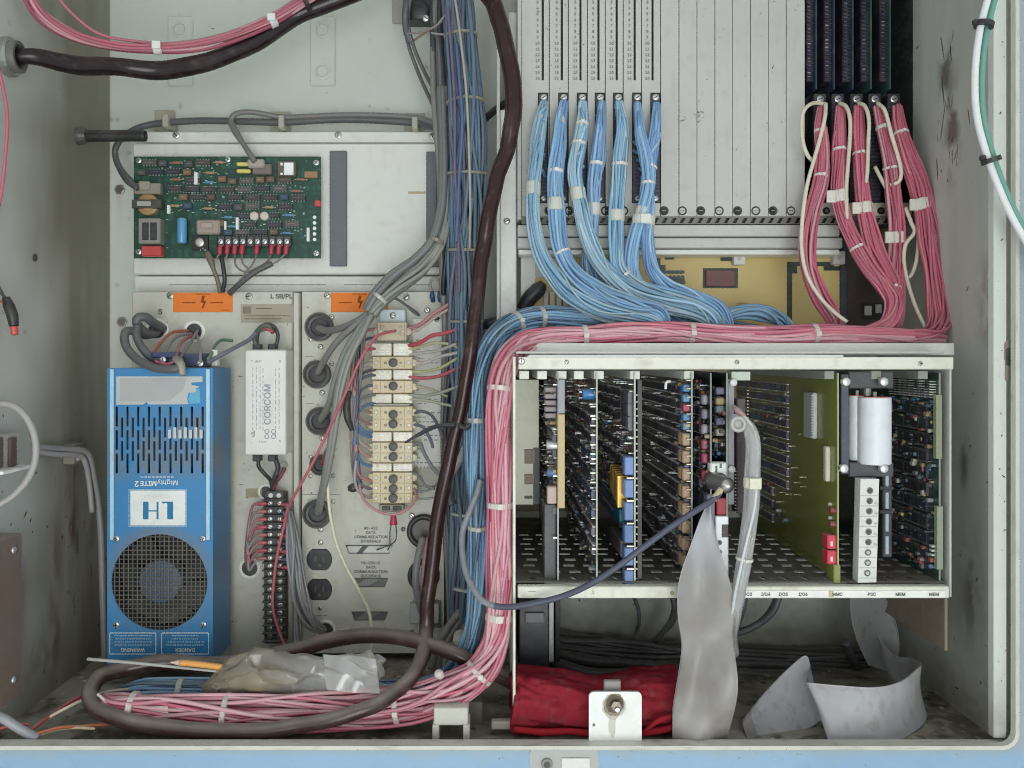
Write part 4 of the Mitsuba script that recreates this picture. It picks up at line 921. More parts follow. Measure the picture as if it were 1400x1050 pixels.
# ---------------------------------------------------------------- column of terminal blocks
tcol = thing('terminal_column', 'tall column of tan and clear rail terminals with black knobs', 'terminal strip')
YTB = 1.085
part(tcol, 'rail', [(pbox(518, 424, 555, 700, YTB + 0.020, 0.014, 0.001), (0.52, 0.58, 0.58)), (pbox(519, 423, 554, 446, YTB + 0.012, 0.008, 0.001), (0.58, 0.66, 0.67))], 'plastic')
part(tcol, 'rail_screw', screw(537, 431, YTB + 0.009, 4.5, (0.45, 0.45, 0.44)), 'metal')
TB = [(0.64, 0.53, 0.34), (0.60, 0.49, 0.30), (0.67, 0.56, 0.38)]
CL = (0.60, 0.60, 0.54)
def tan(y0, y1, knobs, wide=True, col=None):
    xl, xr = (505, 568) if wide else (511.5, 560)
    c = jit(TB[RNG.integers(3)] if col is None else col, 0.06)
    pc = [(pbox(xl + 4, y0, xr - 4, y1 - 0.5, YTB, 0.026, 0.001), c)]
    nr = max(1, len(knobs))
    for i in range(nr):
        ym = y0 + (y1 - y0) * (i + 0.5) / nr
        for s, x in ((-1, xl), (1, xr)):
            pc.append((pbox(min(x, x - s * 5), ym - 4.2, max(x, x - s * 5), ym + 4.2, YTB + 0.004, 0.016, 0.001), c * 0.9))
            pc.append((disc_y(x - s * 2.5, ym, YTB + 0.002, 5.2, 0.012, 14, 0.001), c * 0.95))
            pc.append((disc_y(x - s * 9, ym, YTB - 0.0006, 3.0, 0.002, 12), c * 0.75))
            pc.append((disc_y(x - s * 9, ym, YTB - 0.0009, 2.2, 0.002, 10), jit((0.62, 0.6, 0.52), 0.3)))
        pc.append((disc_y(527, ym, YTB - 0.0005, 2.2, 0.001, 10), c * 0.42))
        pc.append((disc_y(548, ym, YTB - 0.0005, 1.8, 0.001, 10), c * 0.55))
        for x in (520, 553):
            pc.append((bx(P(x, ym, YTB - 0.0004), [0.0006, 0.001, (y1 - y0) / nr * 0.8 * S(YTB)], 0.0001), c * 0.6))
        pc.append((pbox(xl + 5, y0 + (y1 - y0) * i / nr + 0.2, xr - 5, y0 + (y1 - y0) * i / nr + 0.9, YTB - 0.0003, 0.001), c * 0.5))
    k = part(tcol, 'terminal_block', pc, 'plastic')
    for ky in knobs:
        part(k, 'knob', [(disc_y(537, ky, YTB - 0.006, 6.0, 0.007, 18, 0.0008), (0.065, 0.058, 0.055))], 'plastic')
def clear(y0, y1):
    pc = [(pbox(508, y0, 535.5, y1, YTB + 0.003, 0.022, 0.001), jit((0.66, 0.60, 0.46), 0.06)), (pbox(537.5, y0, 564, y1, YTB + 0.003, 0.022, 0.001), jit((0.66, 0.61, 0.48), 0.06))]
    for x in (516, 523, 530, 542.5, 549.5, 556):
        for y in (y0 + (y1 - y0) * 0.3, y0 + (y1 - y0) * 0.72):
            pc.append((disc_y(x, y, YTB + 0.0018, 2.4, 0.002, 10), jit((0.72, 0.70, 0.62), 0.2)))
            pc.append((bx(P(x, y, YTB + 0.0015), [0.0030, 0.0006, 0.0006], 0.0001), (0.30, 0.27, 0.2)))
    part(tcol, 'clear_block', pc, 'glass_clear')
tan(440, 467, [], False, (0.55, 0.45, 0.30))
for ym in (447, 456):
    part(tcol, 'terminal_screw', [(disc_y(523, ym, YTB - 0.001, 2.8, 0.002, 10), (0.42, 0.34, 0.22)), (disc_y(547, ym, YTB - 0.001, 2.8, 0.002, 10), (0.42, 0.34, 0.22))])
part(tcol, 'separator', [(pbox(511, 466.8, 559, 468.6, YTB - 0.003, 0.03, 0.0003), (0.20, 0.19, 0.16))])
clear(469, 487); tan(487, 505, [496]); clear(505.5, 519.5); tan(520, 538, [528]); clear(538.5, 552)
part(tcol, 'separator', [(pbox(511, 552.5, 560, 554.5, YTB - 0.003, 0.03, 0.0003), (0.42, 0.41, 0.36))])
tan(555, 590, [567, 580]); clear(590.5, 604); tan(604.5, 633, [611, 625]); clear(633.5, 645); tan(645.5, 689, [655.5, 669, 682])
part(tcol, 'end_stop', [(pbox(518, 690, 552, 700, YTB + 0.004, 0.02, 0.001), (0.34, 0.31, 0.24)), (pbox(522, 692, 533, 698, YTB + 0.003, 0.002), (0.07, 0.06, 0.06)), (pbox(537, 692, 549, 698, YTB + 0.003, 0.002), (0.07, 0.06, 0.06))])

rw = [([(558, 449, 1.09), (575, 443, 1.08), (592, 429, 1.075), (612, 417, 1.07), (622, 410, 1.07)], (0.42, 0.20, 0.20), 2.6, 'upper dull red'), ([(558, 456, 1.09), (575, 448, 1.085), (596, 433, 1.08), (616, 421, 1.07)], (0.52, 0.36, 0.33), 2.0, 'pale pink'),
      ([(558, 473, 1.09), (575, 468, 1.08), (590, 459, 1.07), (606, 456, 1.065), (626, 450, 1.065)], (0.45, 0.07, 0.09), 2.8, 'bright red'), ([(558, 478, 1.09), (575, 474, 1.085), (592, 469, 1.075), (612, 470, 1.07), (630, 476, 1.06)], (0.44, 0.40, 0.25), 2.2, 'yellowish'),
      ([(558, 485, 1.09), (580, 482, 1.085), (600, 479, 1.075), (624, 470, 1.06)], (0.42, 0.40, 0.36), 2.2, 'upper pale grey'), ([(562, 496, 1.09), (580, 496, 1.085), (600, 488, 1.075), (626, 482, 1.06)], (0.46, 0.42, 0.39), 2.4, 'lower pale grey'),
      ([(563, 508, 1.09), (580, 508, 1.085), (602, 503, 1.075), (628, 488, 1.06)], (0.42, 0.43, 0.22), 2.2, 'yellow green'), ([(558, 515, 1.09), (580, 517, 1.085), (604, 513, 1.075), (632, 500, 1.06)], (0.46, 0.10, 0.12), 2.4, 'lower red'),
      ([(563, 527, 1.09), (580, 530, 1.085), (596, 535, 1.08), (612, 542, 1.075)], (0.40, 0.37, 0.26), 2.0, 'olive'), ([(558, 540, 1.09), (580, 541, 1.085), (602, 537, 1.075), (630, 527, 1.06)], (0.35, 0.36, 0.28), 2.2, 'grey green'),
      ([(558, 546, 1.09), (580, 547, 1.085), (600, 551, 1.08), (618, 555, 1.075)], (0.40, 0.38, 0.30), 2.0, 'sandy'), ([(564, 567, 1.09), (575, 562, 1.085), (590, 568, 1.08), (600, 585, 1.07), (606, 600, 1.065)], (0.10, 0.10, 0.12), 2.2, 'black'),
      ([(564, 580, 1.09), (578, 584, 1.08), (588, 600, 1.075), (592, 612, 1.07)], (0.12, 0.14, 0.20), 2.2, 'navy'), ([(563, 610, 1.09), (574, 606, 1.08), (580, 620, 1.075), (592, 640, 1.07), (604, 652, 1.065)], (0.20, 0.20, 0.21), 2.6, 'dark grey'),
      ([(560, 645, 1.09), (572, 650, 1.08), (582, 664, 1.075), (594, 668, 1.07)], (0.19, 0.19, 0.20), 2.0, 'slate'), ([(565, 668, 1.09), (576, 672, 1.085), (590, 668, 1.08), (598, 660, 1.07)], (0.26, 0.26, 0.26), 1.8, 'mid grey'), ([(566, 682, 1.09), (580, 682, 1.085), (598, 680, 1.08)], (0.32, 0.31, 0.29), 1.6, 'short grey')]
for pts, c, r, nm in rw:
    single('terminal_wire', [(tube(pts, r, 8), c)], f'{nm} wire from the right of the tan terminal column to the trunk', 'wire', 'wire', True)
lwire = [(450, (0.40, 0.18, 0.17)), (462, (0.07, 0.09, 0.17)), (477, (0.42, 0.11, 0.13)), (496, (0.48, 0.42, 0.38)), (506, (0.09, 0.10, 0.11)), (513, (0.12, 0.14, 0.15)), (527, (0.13, 0.16, 0.21)), (540, (0.19, 0.20, 0.20)), (552, (0.10, 0.17, 0.30)), (564, (0.34, 0.25, 0.20)), (580, (0.36, 0.22, 0.20)), (592, (0.12, 0.22, 0.36)), (597, (0.10, 0.18, 0.33)), (612, (0.42, 0.34, 0.30)), (624, (0.44, 0.27, 0.24)), (637, (0.12, 0.22, 0.38)), (657, (0.48, 0.22, 0.20)), (668, (0.16, 0.16, 0.17)), (680, (0.36, 0.35, 0.32))]
names = ['dull red', 'navy', 'bright red', 'pale tan', 'black', 'charcoal', 'slate blue', 'mid grey', 'royal blue', 'brown', 'reddish brown', 'steel blue', 'dark blue', 'tan', 'copper', 'sea blue', 'rosy', 'smoky', 'light grey']
for (y, c), nm in zip(lwire, names):
    xe = 514 if y < 560 else 509
    down = y > 560
    pts = [(xe, y, 1.09), (503, y + (1 if not down else -0.5), 1.082), (493 - RNG.uniform(0, 3), y + (9 if not down else -8), 1.074), (487 - RNG.uniform(0, 4), y + (28 if not down else -26), 1.068), (489 - RNG.uniform(0, 5), y + (58 if not down else -50), 1.066)]
    single('terminal_wire', [(tube(pts, 2.1, 8), jit(c, 0.1))], f'{nm} wire looping into the left side of the tan terminal column', 'wire', 'wire', True)
lb = [(520, 405, 1.08), (508, 425, 1.075), (494, 450, 1.07), (489, 480, 1.068), (486, 520, 1.068), (484, 560, 1.068), (484, 600, 1.07), (486, 635, 1.075), (491, 668, 1.085)]
tk = thing('terminal_bundle', 'mixed coloured wire bundle running down just left of the tan terminal column', 'wires')
part(tk, 'wires', wires(lb, [6, 6, 8, 8, 7, 6, 5, 5, 4], 15, 2.0, [(0.30, 0.22, 0.18), (0.10, 0.11, 0.16), (0.20, 0.19, 0.20), (0.38, 0.20, 0.19), (0.13, 0.18, 0.30), (0.46, 0.38, 0.32)], 0.6), 'dusty_wire', True, kind='stuff')
part(tk, 'sleeve', [(tube([(478, 535, 1.062), (474, 552, 1.06), (475, 570, 1.06), (481, 588, 1.064)], [3.5, 5, 5, 3], 10), (0.05, 0.05, 0.045))], 'rubber', True)
part(tk, 'splice', [(tube([(476, 668, 1.085), (482, 667, 1.085), (490, 666, 1.085)], [3.5, 6.5, 5], 10), (0.035, 0.03, 0.03))], 'rubber', True)
single('pink_lasso_wire', [(tube([(491, 662, 1.075), (496, 680, 1.07), (506, 692, 1.068), (522, 701, 1.068), (538, 703, 1.068), (552, 699, 1.068), (563, 690, 1.07), (569, 678, 1.075), (566, 668, 1.085)], 1.9, 8), (0.50, 0.24, 0.23))], 'pink wire slung like a lasso under the tan terminal column', 'wire', 'wire', True)
rc = thing('red_splice', 'small red crimp splice with two thin leads below the tan terminal column', 'splice')
part(rc, 'crimp', [(tube([(538, 703, 1.07), (538, 708, 1.07), (538, 717, 1.07)], [2.5, 4, 5.6], 12), (0.42, 0.03, 0.07))], 'plastic', True)
part(rc, 'lead', [(tube([(535, 716, 1.072), (533, 730, 1.08), (533, 745, 1.10), (530, 752, YL + .004)], 0.9, 6), (0.1, 0.1, 0.1)), (tube([(541, 716, 1.072), (542, 730, 1.08), (538, 742, 1.10), (515, 752, YL + .004)], 0.9, 6), (0.1, 0.1, 0.1))], 'wire', True)

# grey cable bundle from the sockets up to the trunk
GG = [(0.19, 0.20, 0.185), (0.24, 0.24, 0.225), (0.15, 0.155, 0.15), (0.21, 0.225, 0.19)]
run = thing('grey_cable_bundle', 'flat bundle of grey cables slanting across the second orange sticker', 'cables')
dn = [(604, 120, 1.08), (606, 180, 1.075), (608, 240, 1.07), (607, 290, 1.065), (597, 330, 1.06), (575, 358, 1.058), (545, 382, 1.055), (520, 408, 1.05), (505, 428, 1.05)]
part(run, 'cables', wires(dn, [9, 10, 10, 10, 11, 14, 15, 12, 9], 9, 4.0, GG, 0.25, sides=8, squash=0.55), 'dusty_wire', True, kind='stuff')
part(run, 'cable_tie', tie(dn, 7, 10.5, 5, (0.50, 0.48, 0.42)))
part(run, 'cable_tie', tie(dn, 4, 10.5, 5, (0.24, 0.22, 0.17)))
for i, (pts, r, c, lab) in enumerate([([(508, 425, 1.05), (490, 438, 1.055), (468, 448, 1.07), (448, 452, 1.09), (434, 448, 1.105)], 5, (0.17, 0.16, 0.155), 'grey cable ending in the topmost round socket'),
                                ([(506, 428, 1.052), (482, 448, 1.055), (462, 466, 1.065), (446, 488, 1.08), (434, 510, 1.105)], 4.6, (0.20, 0.19, 0.18), 'grey cable ending in the second round socket'),
                                ([(506, 430, 1.048), (488, 455, 1.045), (470, 485, 1.045), (458, 520, 1.05), (450, 552, 1.065), (438, 575, 1.105)], 4.8, (0.20, 0.215, 0.18), 'greenish grey cable ending in the third round socket'),
                                ([(507, 432, 1.046), (492, 458, 1.04), (474, 490, 1.038), (463, 530, 1.04), (456, 580, 1.045), (448, 630, 1.055), (440, 675, 1.075), (434, 702, 1.105)], 5, (0.205, 0.215, 0.19), 'long greenish grey cable ending in the lowest round socket'),
                                ([(508, 430, 1.044), (496, 456, 1.036), (480, 488, 1.034), (468, 530, 1.036), (460, 580, 1.042), (452, 630, 1.052), (442, 676, 1.072), (437, 702, 1.105)], 3.6, (0.24, 0.24, 0.215), 'second long grey cable beside the one to the lowest socket'),
                                ([(470, 540, 1.045), (463, 570, 1.05), (452, 600, 1.065), (440, 634, 1.105)], 2.6, (0.34, 0.07, 0.09), 'dark red wire entering the small fourth socket')]):
    single('socket_cable', [(tube(pts, r, 10), c)], lab, 'cable', 'dusty_wire', True)
single('grey_jumper', [(tube([(525, 410, 1.06), (540, 408, 1.075), (556, 418, 1.09), (566, 426, 1.10), (573, 431, 1.11)], [1.8, 1.8, 1.8, 2.8, 1.8], 8), (0.14, 0.15, 0.15))], 'thin grey jumper with a dark blue ferrule near the panel corner', 'wire', 'wire', True)
for x, lab in ((591, 'left'), (601, 'right')):
    single('blue_ferrule', [(tube([(x, 398, 1.105), (x, 405, 1.105), (x + 1, 412, 1.11)], [2.4, 3.6, 3.0], 9), (0.035, 0.07, 0.18))], f'{lab} one of two small dark blue ferrules at the panel corner', 'ferrule', 'plastic', True)
single('grey_jumper', [(tube([(590, 398, 1.105), (588, 388, 1.10), (594, 380, 1.095), (602, 388, 1.10), (602, 398, 1.105)], 2.2, 8), (0.30, 0.29, 0.26))], 'grey jumper arching over two dark blue ferrules', 'wire', 'wire', True)

# grime on the two beige chassis
fk = flakes(150, lambda r: (r.uniform(P(181, 0, YL)[0], P(400, 0, YL)[0]), YL - 0.0003, P(0, 400 + 490 * r.random() ** 0.7, YL)[2]), U, Wz, 0.0003, 0.0017, DK, 3)
part(sp, 'grime_specks', fk, 'print', kind='stuff')
fk = flakes(150, lambda r: (r.uniform(P(415, 0, YL)[0], P(562, 0, YL)[0]), YL - 0.0003, P(0, 420 + 315 * r.random() ** 0.7, YL)[2]), U, Wz, 0.0003, 0.0013, DK, 3)
part(cp, 'grime_specks', fk, 'print', kind='stuff')
# ---------------------------------------------------------------- upper right: the connector rack
rk = thing('connector_rack', 'grey metal rack at upper right, with a perforated rail and lower flanges', 'rack')
part(rk, 'upright', [(pbox(707.5, -260, 713, 300, YT - 0.004, 0.10, 0.0006), W0)], 'rack_enamel')
part(rk, 'backing', [(pbox(713, -260, 1100, 297, YT + 0.006, 0.003), (0.03, 0.03, 0.03))], 'plastic')
rail = prect(713, 296.5, 1248, 307, YT)
holes = [ppoly([(x, 305.5), (x + 5, 305.5), (x + 9, 298.5), (x + 4, 298.5)], YT) for x in np.arange(722, 1240, 12.1)]
part(rk, 'perforated_rail', [(extr(rail.difference(shapely.union_all(holes)), YT - 0.003, 0.002), (0.17, 0.16, 0.135)), (pbox(713, 296.5, 1248, 307, YT + 0.003, 0.002), (0.025, 0.025, 0.025))], 'plastic')
part(rk, 'flange', [(pbox(708, 307.5, 1148, 323, YT - 0.005, 0.03, 0.0008), W0)], 'rack_enamel')
part(rk, 'flange', [(pbox(708, 325, 1152, 339, YT - 0.001, 0.03, 0.0008), W0)], 'rack_enamel')
part(rk, 'bright_strip', [(pbox(709, 341, 1148, 348, YT + 0.006, 0.03, 0.0008), (0.74, 0.75, 0.69))], 'plastic')
part(rk, 'lower_rail', [(pbox(1090, 277, 1248, 296, YT + 0.001, 0.006, 0.0008), (0.50, 0.48, 0.38))], 'plastic', label='cream rail under the black connectors')
for x in (1130, 1157, 1205):
    part(rk, 'captive_screw', [(disc_y(x, 288, YT - 0.001, 5, 0.002, 14), (0.05, 0.05, 0.05)), (disc_y(x, 288, YT - 0.0015, 2.4, 0.002, 8), (0.2, 0.2, 0.18))], 'metal')
edges = [713, 751, 777, 803, 827.5, 852, 877, 903]
sl = [742, 768, 793.5, 818, 843, 867.5, 892]
CONN = [742.5, 770, 795.5, 820, 845, 871, 896]
# captions that single each slotted panel out
ordn = ['first', 'second', 'third', 'fourth', 'fifth', 'sixth', 'seventh', 'eighth']
screw_sh = None
def captive(parent, x):
    part(parent, 'captive_screw', [(ring_y(x, 288, YT - 0.0026, 4.2, 6.3, 0.002, 18), (0.16, 0.155, 0.15)), (disc_y(x, 288, YT - 0.0014, 4.6, 0.002, 14), (0.04, 0.04, 0.04)), (bx(P(x, 288, YT - 0.0022), [0.005, 0.001, 0.0012], 0.0001), (0.3, 0.3, 0.28))], 'metal')
for i in range(7):
    x0, x1 = edges[i] + 0.5, edges[i + 1] - 0.7
    t_ = thing('slot_panel', f'tall grey panel with a numbered slot, {ordn[i]} from the left of the rack', 'panel', None)
    a = prect(x0, -260, x1, 296, YT).difference(prect(sl[i] - 1.6, -250, sl[i] + 1.6, 110, YT)).difference(prect(CONN[i] - 7, 127, CONN[i] + 7, 278, YT))
    part(t_, 'plate', [(extr(a, YT - 0.0012 - (i % 2) * 0.0003, 0.003), W0)], 'rack_enamel')
    nm = []
    for j, v in enumerate(range(16, 2, -1)):
        nm.append((text(str(v), 3.6, sl[i] - 7, 107 - j * 8.0, YT - 0.0016 - (i % 2) * 0.0003, 0, True), (0.20, 0.19, 0.18)))
    part(t_, 'numbers', nm, 'print')
    captive(t_, CONN[i] + (8 if i != 6 else 12))
    c_ = thing('wire_connector', f'black edge connector under the {ordn[i]} slotted panel, feeding a blue bundle', 'connector')
    part(c_, 'body', [(pbox(CONN[i] - 6.5, 128, CONN[i] + 6.5, 277, YT - 0.004, 0.012, 0.0008), (0.035, 0.033, 0.05))])
    part(c_, 'teeth', [(pbox(CONN[i] - 5, y, CONN[i] + 5, y + 2.6, YT - 0.0055, 0.002, 0.0003), (0.06, 0.055, 0.08)) for y in np.arange(146, 274, 5.2)])
    part(c_, 'screw', screw(CONN[i] + 1, 132.5, YT - 0.007, 4.6, (0.68, 0.67, 0.64), 0.6), 'metal')
    part(c_, 'screw', screw(CONN[i] + 1, 271, YT - 0.007, 3.6, (0.62, 0.6, 0.57), 0.6), 'metal')
xs = [903, 928, 952.5, 977, 1001, 1025.5, 1050, 1074.5, 1100]
for i in range(8):
    t_ = thing('blank_panel', f'plain grey blanking panel, {ordn[i]} to the right of the slotted panels', 'panel')
    part(t_, 'plate', [(extr(prect(xs[i] + 0.5, -260, xs[i + 1] - 0.5, 296, YT), YT - 0.0012 - (i % 2) * 0.0004, 0.003), W0)], 'rack_enamel')
    captive(t_, [908, 933, 958, 983.5, 1008.5, 1033.5, 1057, 1081.5][i])
# black boards at the right of the rack
XB = [1122, 1146.5, 1172, 1197, 1223]
wellk = thing('dark_bay', 'dark bay behind the black connectors at the right end of the rack', 'bay')
part(wellk, 'back', [(pbox(1100, -260, 1250, 296, YT + 0.07, 0.003), (0.02, 0.022, 0.022))])
part(wellk, 'side', [(plain(P(1249, 0, YT)[0] - 0.001, P(1249, 0, YT)[0], YT, YT + 0.07, P(0, 296, YT)[2], P(0, -260, YT)[2]), (0.03, 0.032, 0.03))])
for i in range(5):
    t_ = thing('black_connector', f'black pin connector strip in the dark bay, {ordn[i]} from its left', 'connector')
    x = XB[i] - 15
    part(t_, 'edge_board', [(pbox(x + 8, -260, x + 10.5, 122, YT - 0.002, 0.07), (0.02, 0.065, 0.055) if i > 2 else (0.02, 0.035, 0.06))])
    part(t_, 'strip', [(pbox(x - 5, -260, x + 7, 112, YT + 0.006, 0.02, 0.001), (0.022, 0.02, 0.032))])
    pins = []
    for y in np.arange(-100, 110, 5.0):
        pins.append((bx(P(x - 1.5 + RNG.uniform(-.4, .4), y, YT + 0.0045), [4.2 * S(YT), 0.003, 1.3 * S(YT)], 0.0002), jit((0.20, 0.17, 0.26) if RNG.random() < 0.8 else (0.5, 0.45, 0.45), 0.4)))
        pins.append((bx(P(x + 4, y + 2.4, YT + 0.0045), [2 * S(YT), 0.003, 1.3 * S(YT)], 0.0002), jit((0.14, 0.13, 0.2), 0.4)))
    part(t_, 'pins', pins, 'metal', kind='stuff')
    part(t_, 'lower_body', [(pbox(XB[i] - 9, 128, XB[i] + 8, 276, YT + 0.001, 0.02, 0.001), (0.022, 0.02, 0.03))])
    part(t_, 'teeth', [(pbox(XB[i] - 7, y, XB[i] + 6, y + 2.6, YT - 0.0006, 0.002, 0.0003), (0.04, 0.036, 0.055)) for y in np.arange(146, 274, 5.2)])
    part(t_, 'screw', screw(XB[i], 135, YT - 0.003, 5.2, (0.55, 0.53, 0.52), 0.4), 'metal')

# ---------------------------------------------------------------- post, strip and back bits between trunk and rack
po = thing('rack_post', 'narrow pale upright strip with screws between the cable trunk and the rack', 'post')
part(po, 'strip', [(pbox(684, 150, 706, 445, YT + 0.01, 0.01, 0.001), (0.68, 0.68, 0.64))], 'plastic')
part(po, 'edge', [(pbox(679, -250, 683.5, 445, YT + 0.012, 0.04, 0.0006), W0)], 'white_enamel')
part(po, 'plate', [(pbox(695, 16, 707, 150, YT + 0.012, 0.01, 0.001), (0.47, 0.48, 0.45))], 'plastic')
part(po, 'screw', screw(693, 302, YT + 0.0075, 4.8, (0.42, 0.42, 0.4)), 'metal')
part(po, 'screw', screw(694, 200, YT + 0.0075, 3, (0.42, 0.42, 0.4)), 'metal')
single('black_cable', [(tube([(655, 170, 1.13), (668, 158, 1.12), (682, 147, 1.10), (696, 138, 1.08), (706, 134, 1.07)], 5, 10), (0.022, 0.022, 0.025))], 'short black cable passing behind the brown cable beside the rack', 'cable', 'rubber', True)
single('black_cable', [(tube([(650, 447, 1.10), (668, 442, 1.09), (690, 436, 1.09), (710, 437, 1.10), (735, 425, 1.12)], 7, 10), (0.03, 0.03, 0.03))], 'black cable crossing behind the blue wires at mid height', 'cable', 'rubber', True)

# golden circuit board behind the bundles
gb = thing('golden_board', 'golden yellow circuit board seen behind the wire bundles', 'circuit board')
YG = 1.115
part(gb, 'board', [(pbox(712, 344, 1148, 452, YG, 0.002, 0.0003), W0)], 'gold_board')
GD = (0.035, 0.05, 0.04)
tr = []
for x0, y0, x1, y1 in ((896, 353, 903, 372), (903, 362, 910, 372), (909, 350, 922, 355), (985, 350, 1000, 357), (1000, 350, 1004, 362), (896, 370, 936, 374), (920, 384, 928, 405), (896, 380, 936, 388), (1076, 358, 1083, 445), (1083, 358, 1140, 364), (1126, 364, 1148, 370), (1078, 358, 1090, 374)):
    tr.append((pbox(x0, y0, x1, y1, YG - 0.0004, 0.0006), GD))
for r_ in range(3):
    for k in range(7):
        tr.append((disc_y(898 + k * 5.6 + r_ * 1.5, 372 + r_ * 7, YG - 0.0006, 2.9, 0.0008, 8), (0.05, 0.08, 0.075)))
tr += [(text('GND', 4, 1014, 414, YG - 0.0004), (0.22, 0.16, 0.06))][:0]
for y in (414, 416.5):
    tr.append((pbox(1007, y, 1023, y + 1.1, YG - 0.0004, 0.0005), (0.22, 0.16, 0.06)))
part(gb, 'tracks', tr, 'plastic')
part(gb, 'chip', [(pbox(961, 366.5, 1009, 394, YG - 0.0004, 0.001), GD), (pbox(965, 369, 1005, 391.5, YG - 0.004, 0.004, 0.0008), (0.15, 0.06, 0.05))], 'plastic', label='red brown chip')
for x, y in ((1011.5, 353), (1148, 352)):
    part(gb, 'standoff', [(pbox(x - 8, y - 9, x + 8, y + 9, YG - 0.012, 0.012, 0.001), (0.66, 0.64, 0.6)), (disc_y(x, y, YG - 0.0125, 3, 0.002, 12), (0.5, 0.47, 0.45))])
part(gb, 'white_pad', [(pbox(712, 348, 732, 405, YG - 0.003, 0.003, 0.0006), (0.70, 0.70, 0.66)), (pbox(732, 352, 762, 380, YG - 0.003, 0.003, 0.0006), (0.46, 0.46, 0.43))])
for i in range(4):
    part(gb, 'pin_block', [(pbox(743 + i * 9, 396 + (i % 2) * 2, 750 + i * 9, 432, YG - 0.010, 0.01, 0.001), jit((0.50, 0.45, 0.36), 0.1))])
part(gb, 'black_plug', [(tube([(714, 424, YG - .01), (724, 408, YG - .012), (736, 396, YG - .012), (742, 388, YG - .01)], [9, 11, 11, 6], 10), (0.025, 0.023, 0.028))], 'rubber', True)
dk = thing('dark_plate', 'dark brown plate right of the golden board behind the red bundles', 'plate')
part(dk, 'plate', [(pbox(1150, 318, 1236, 452, YG + 0.004, 0.003), (0.075, 0.058, 0.05))], 'plastic')
part(dk, 'strip', [(pbox(1149, 332, 1158, 452, YG + 0.001, 0.003), (0.06, 0.07, 0.085))], 'plastic')
part(dk, 'corner', [(extr(ppoly([(1186, 318), (1232, 306), (1232, 360), (1205, 352)], YG), YG - 0.001, 0.002), (0.16, 0.135, 0.07))], 'plastic')
part(dk, 'tab', [(pbox(1183, 418, 1192, 431, YG - 0.004, 0.004), (0.6, 0.6, 0.57)), (pbox(1198, 416, 1206, 428, YG - 0.004, 0.004), (0.5, 0.5, 0.48)), (pbox(1178, 414, 1214, 436, YG + 0.0015, 0.002), (0.03, 0.03, 0.03))])

# ---------------------------------------------------------------- blue and grey trunk down the middle
BLUE = [(0.21, 0.38, 0.52), (0.26, 0.43, 0.56), (0.18, 0.34, 0.50), (0.32, 0.47, 0.58), (0.37, 0.51, 0.60)]
DBLUE = [(0.085, 0.145, 0.205), (0.095, 0.16, 0.225), (0.08, 0.13, 0.19), (0.11, 0.175, 0.235), (0.095, 0.15, 0.195), (0.11, 0.125, 0.165)]
gt = thing('grey_cable_loom', 'dark trunk of grey and black cables running up beside the blue trunk', 'cables')
gp = [(604, -40, 1.09), (603, 20, 1.09), (602, 80, 1.09), (603, 160, 1.085), (607, 230, 1.085), (609, 300, 1.085), (612, 370, 1.09), (614, 440, 1.09), (612, 520, 1.09), (612, 600, 1.09), (616, 700, 1.095), (620, 800, 1.1), (622, 880, 1.1)]
part(gt, 'cables', wires(gp, [11, 11, 11, 11, 12, 11, 9, 8, 8, 8, 9, 9, 9], 12, 3.6, [(0.11, 0.115, 0.12), (0.15, 0.15, 0.15), (0.05, 0.05, 0.06), (0.20, 0.19, 0.18), (0.09, 0.10, 0.13)], 0.2, sides=7), 'dusty_wire', True, kind='stuff')
part(gt, 'black_cable', [(tube([(612, -40, 1.07), (613, 60, 1.07), (614, 160, 1.07), (612, 260, 1.07), (611, 330, 1.07), (607, 380, 1.08), (606, 410, 1.09)], 3.6, 10), (0.018, 0.018, 0.025))], 'rubber', True)
bt = thing('blue_wire_loom', 'thick dull blue trunk of wires running down the middle of the cabinet', 'wires')
tp = [(622, -40, 1.05), (626, 0, 1.05), (630, 50, 1.05), (635, 110, 1.05), (638, 170, 1.05), (639, 230, 1.055), (638, 290, 1.06), (637, 350, 1.065), (637, 420, 1.07), (638, 500, 1.075), (640, 600, 1.08), (640, 700, 1.085), (638, 800, 1.09), (634, 890, 1.1)]
part(bt, 'wires', wires(tp, [17, 19, 21, 23, 25, 25, 24, 23, 22, 22, 22, 23, 22, 18], 80, 2.8, DBLUE, 0.18, wob=0.25), 'dusty_wire', True, kind='stuff')
part(bt, 'pale_wire', [(tube([(618, -30, 1.03), (628, 40, 1.025), (637, 120, 1.02), (641, 200, 1.022), (643, 280, 1.03), (642, 340, 1.04)], 1.8, 7), (0.36, 0.34, 0.28))], 'wire', True)
part(bt, 'purple_wire', [(tube([(612, 10, 1.03), (618, 80, 1.027), (622, 150, 1.025), (622, 230, 1.03), (626, 300, 1.035), (628, 400, 1.045)], 2.3, 7), (0.13, 0.10, 0.16))], 'wire', True)
part(bt, 'purple_wire', [(tube([(624, 60, 1.028), (629, 120, 1.022), (632, 170, 1.022), (628, 240, 1.028), (624, 330, 1.035)], 2.3, 7), (0.075, 0.12, 0.24))], 'wire', True, label='deep blue wire')
for u, r in ((2.0, 22.5), (3.55, 25.5), (5.1, 26.5), (6.9, 24.5), (8.3, 23.5), (11.0, 24.5), (12.0, 23.5)):
    part(bt, 'cable_tie', tie(tp, u, r, 4, (0.24, 0.22, 0.17) if u < 9 else (0.40, 0.40, 0.36)))
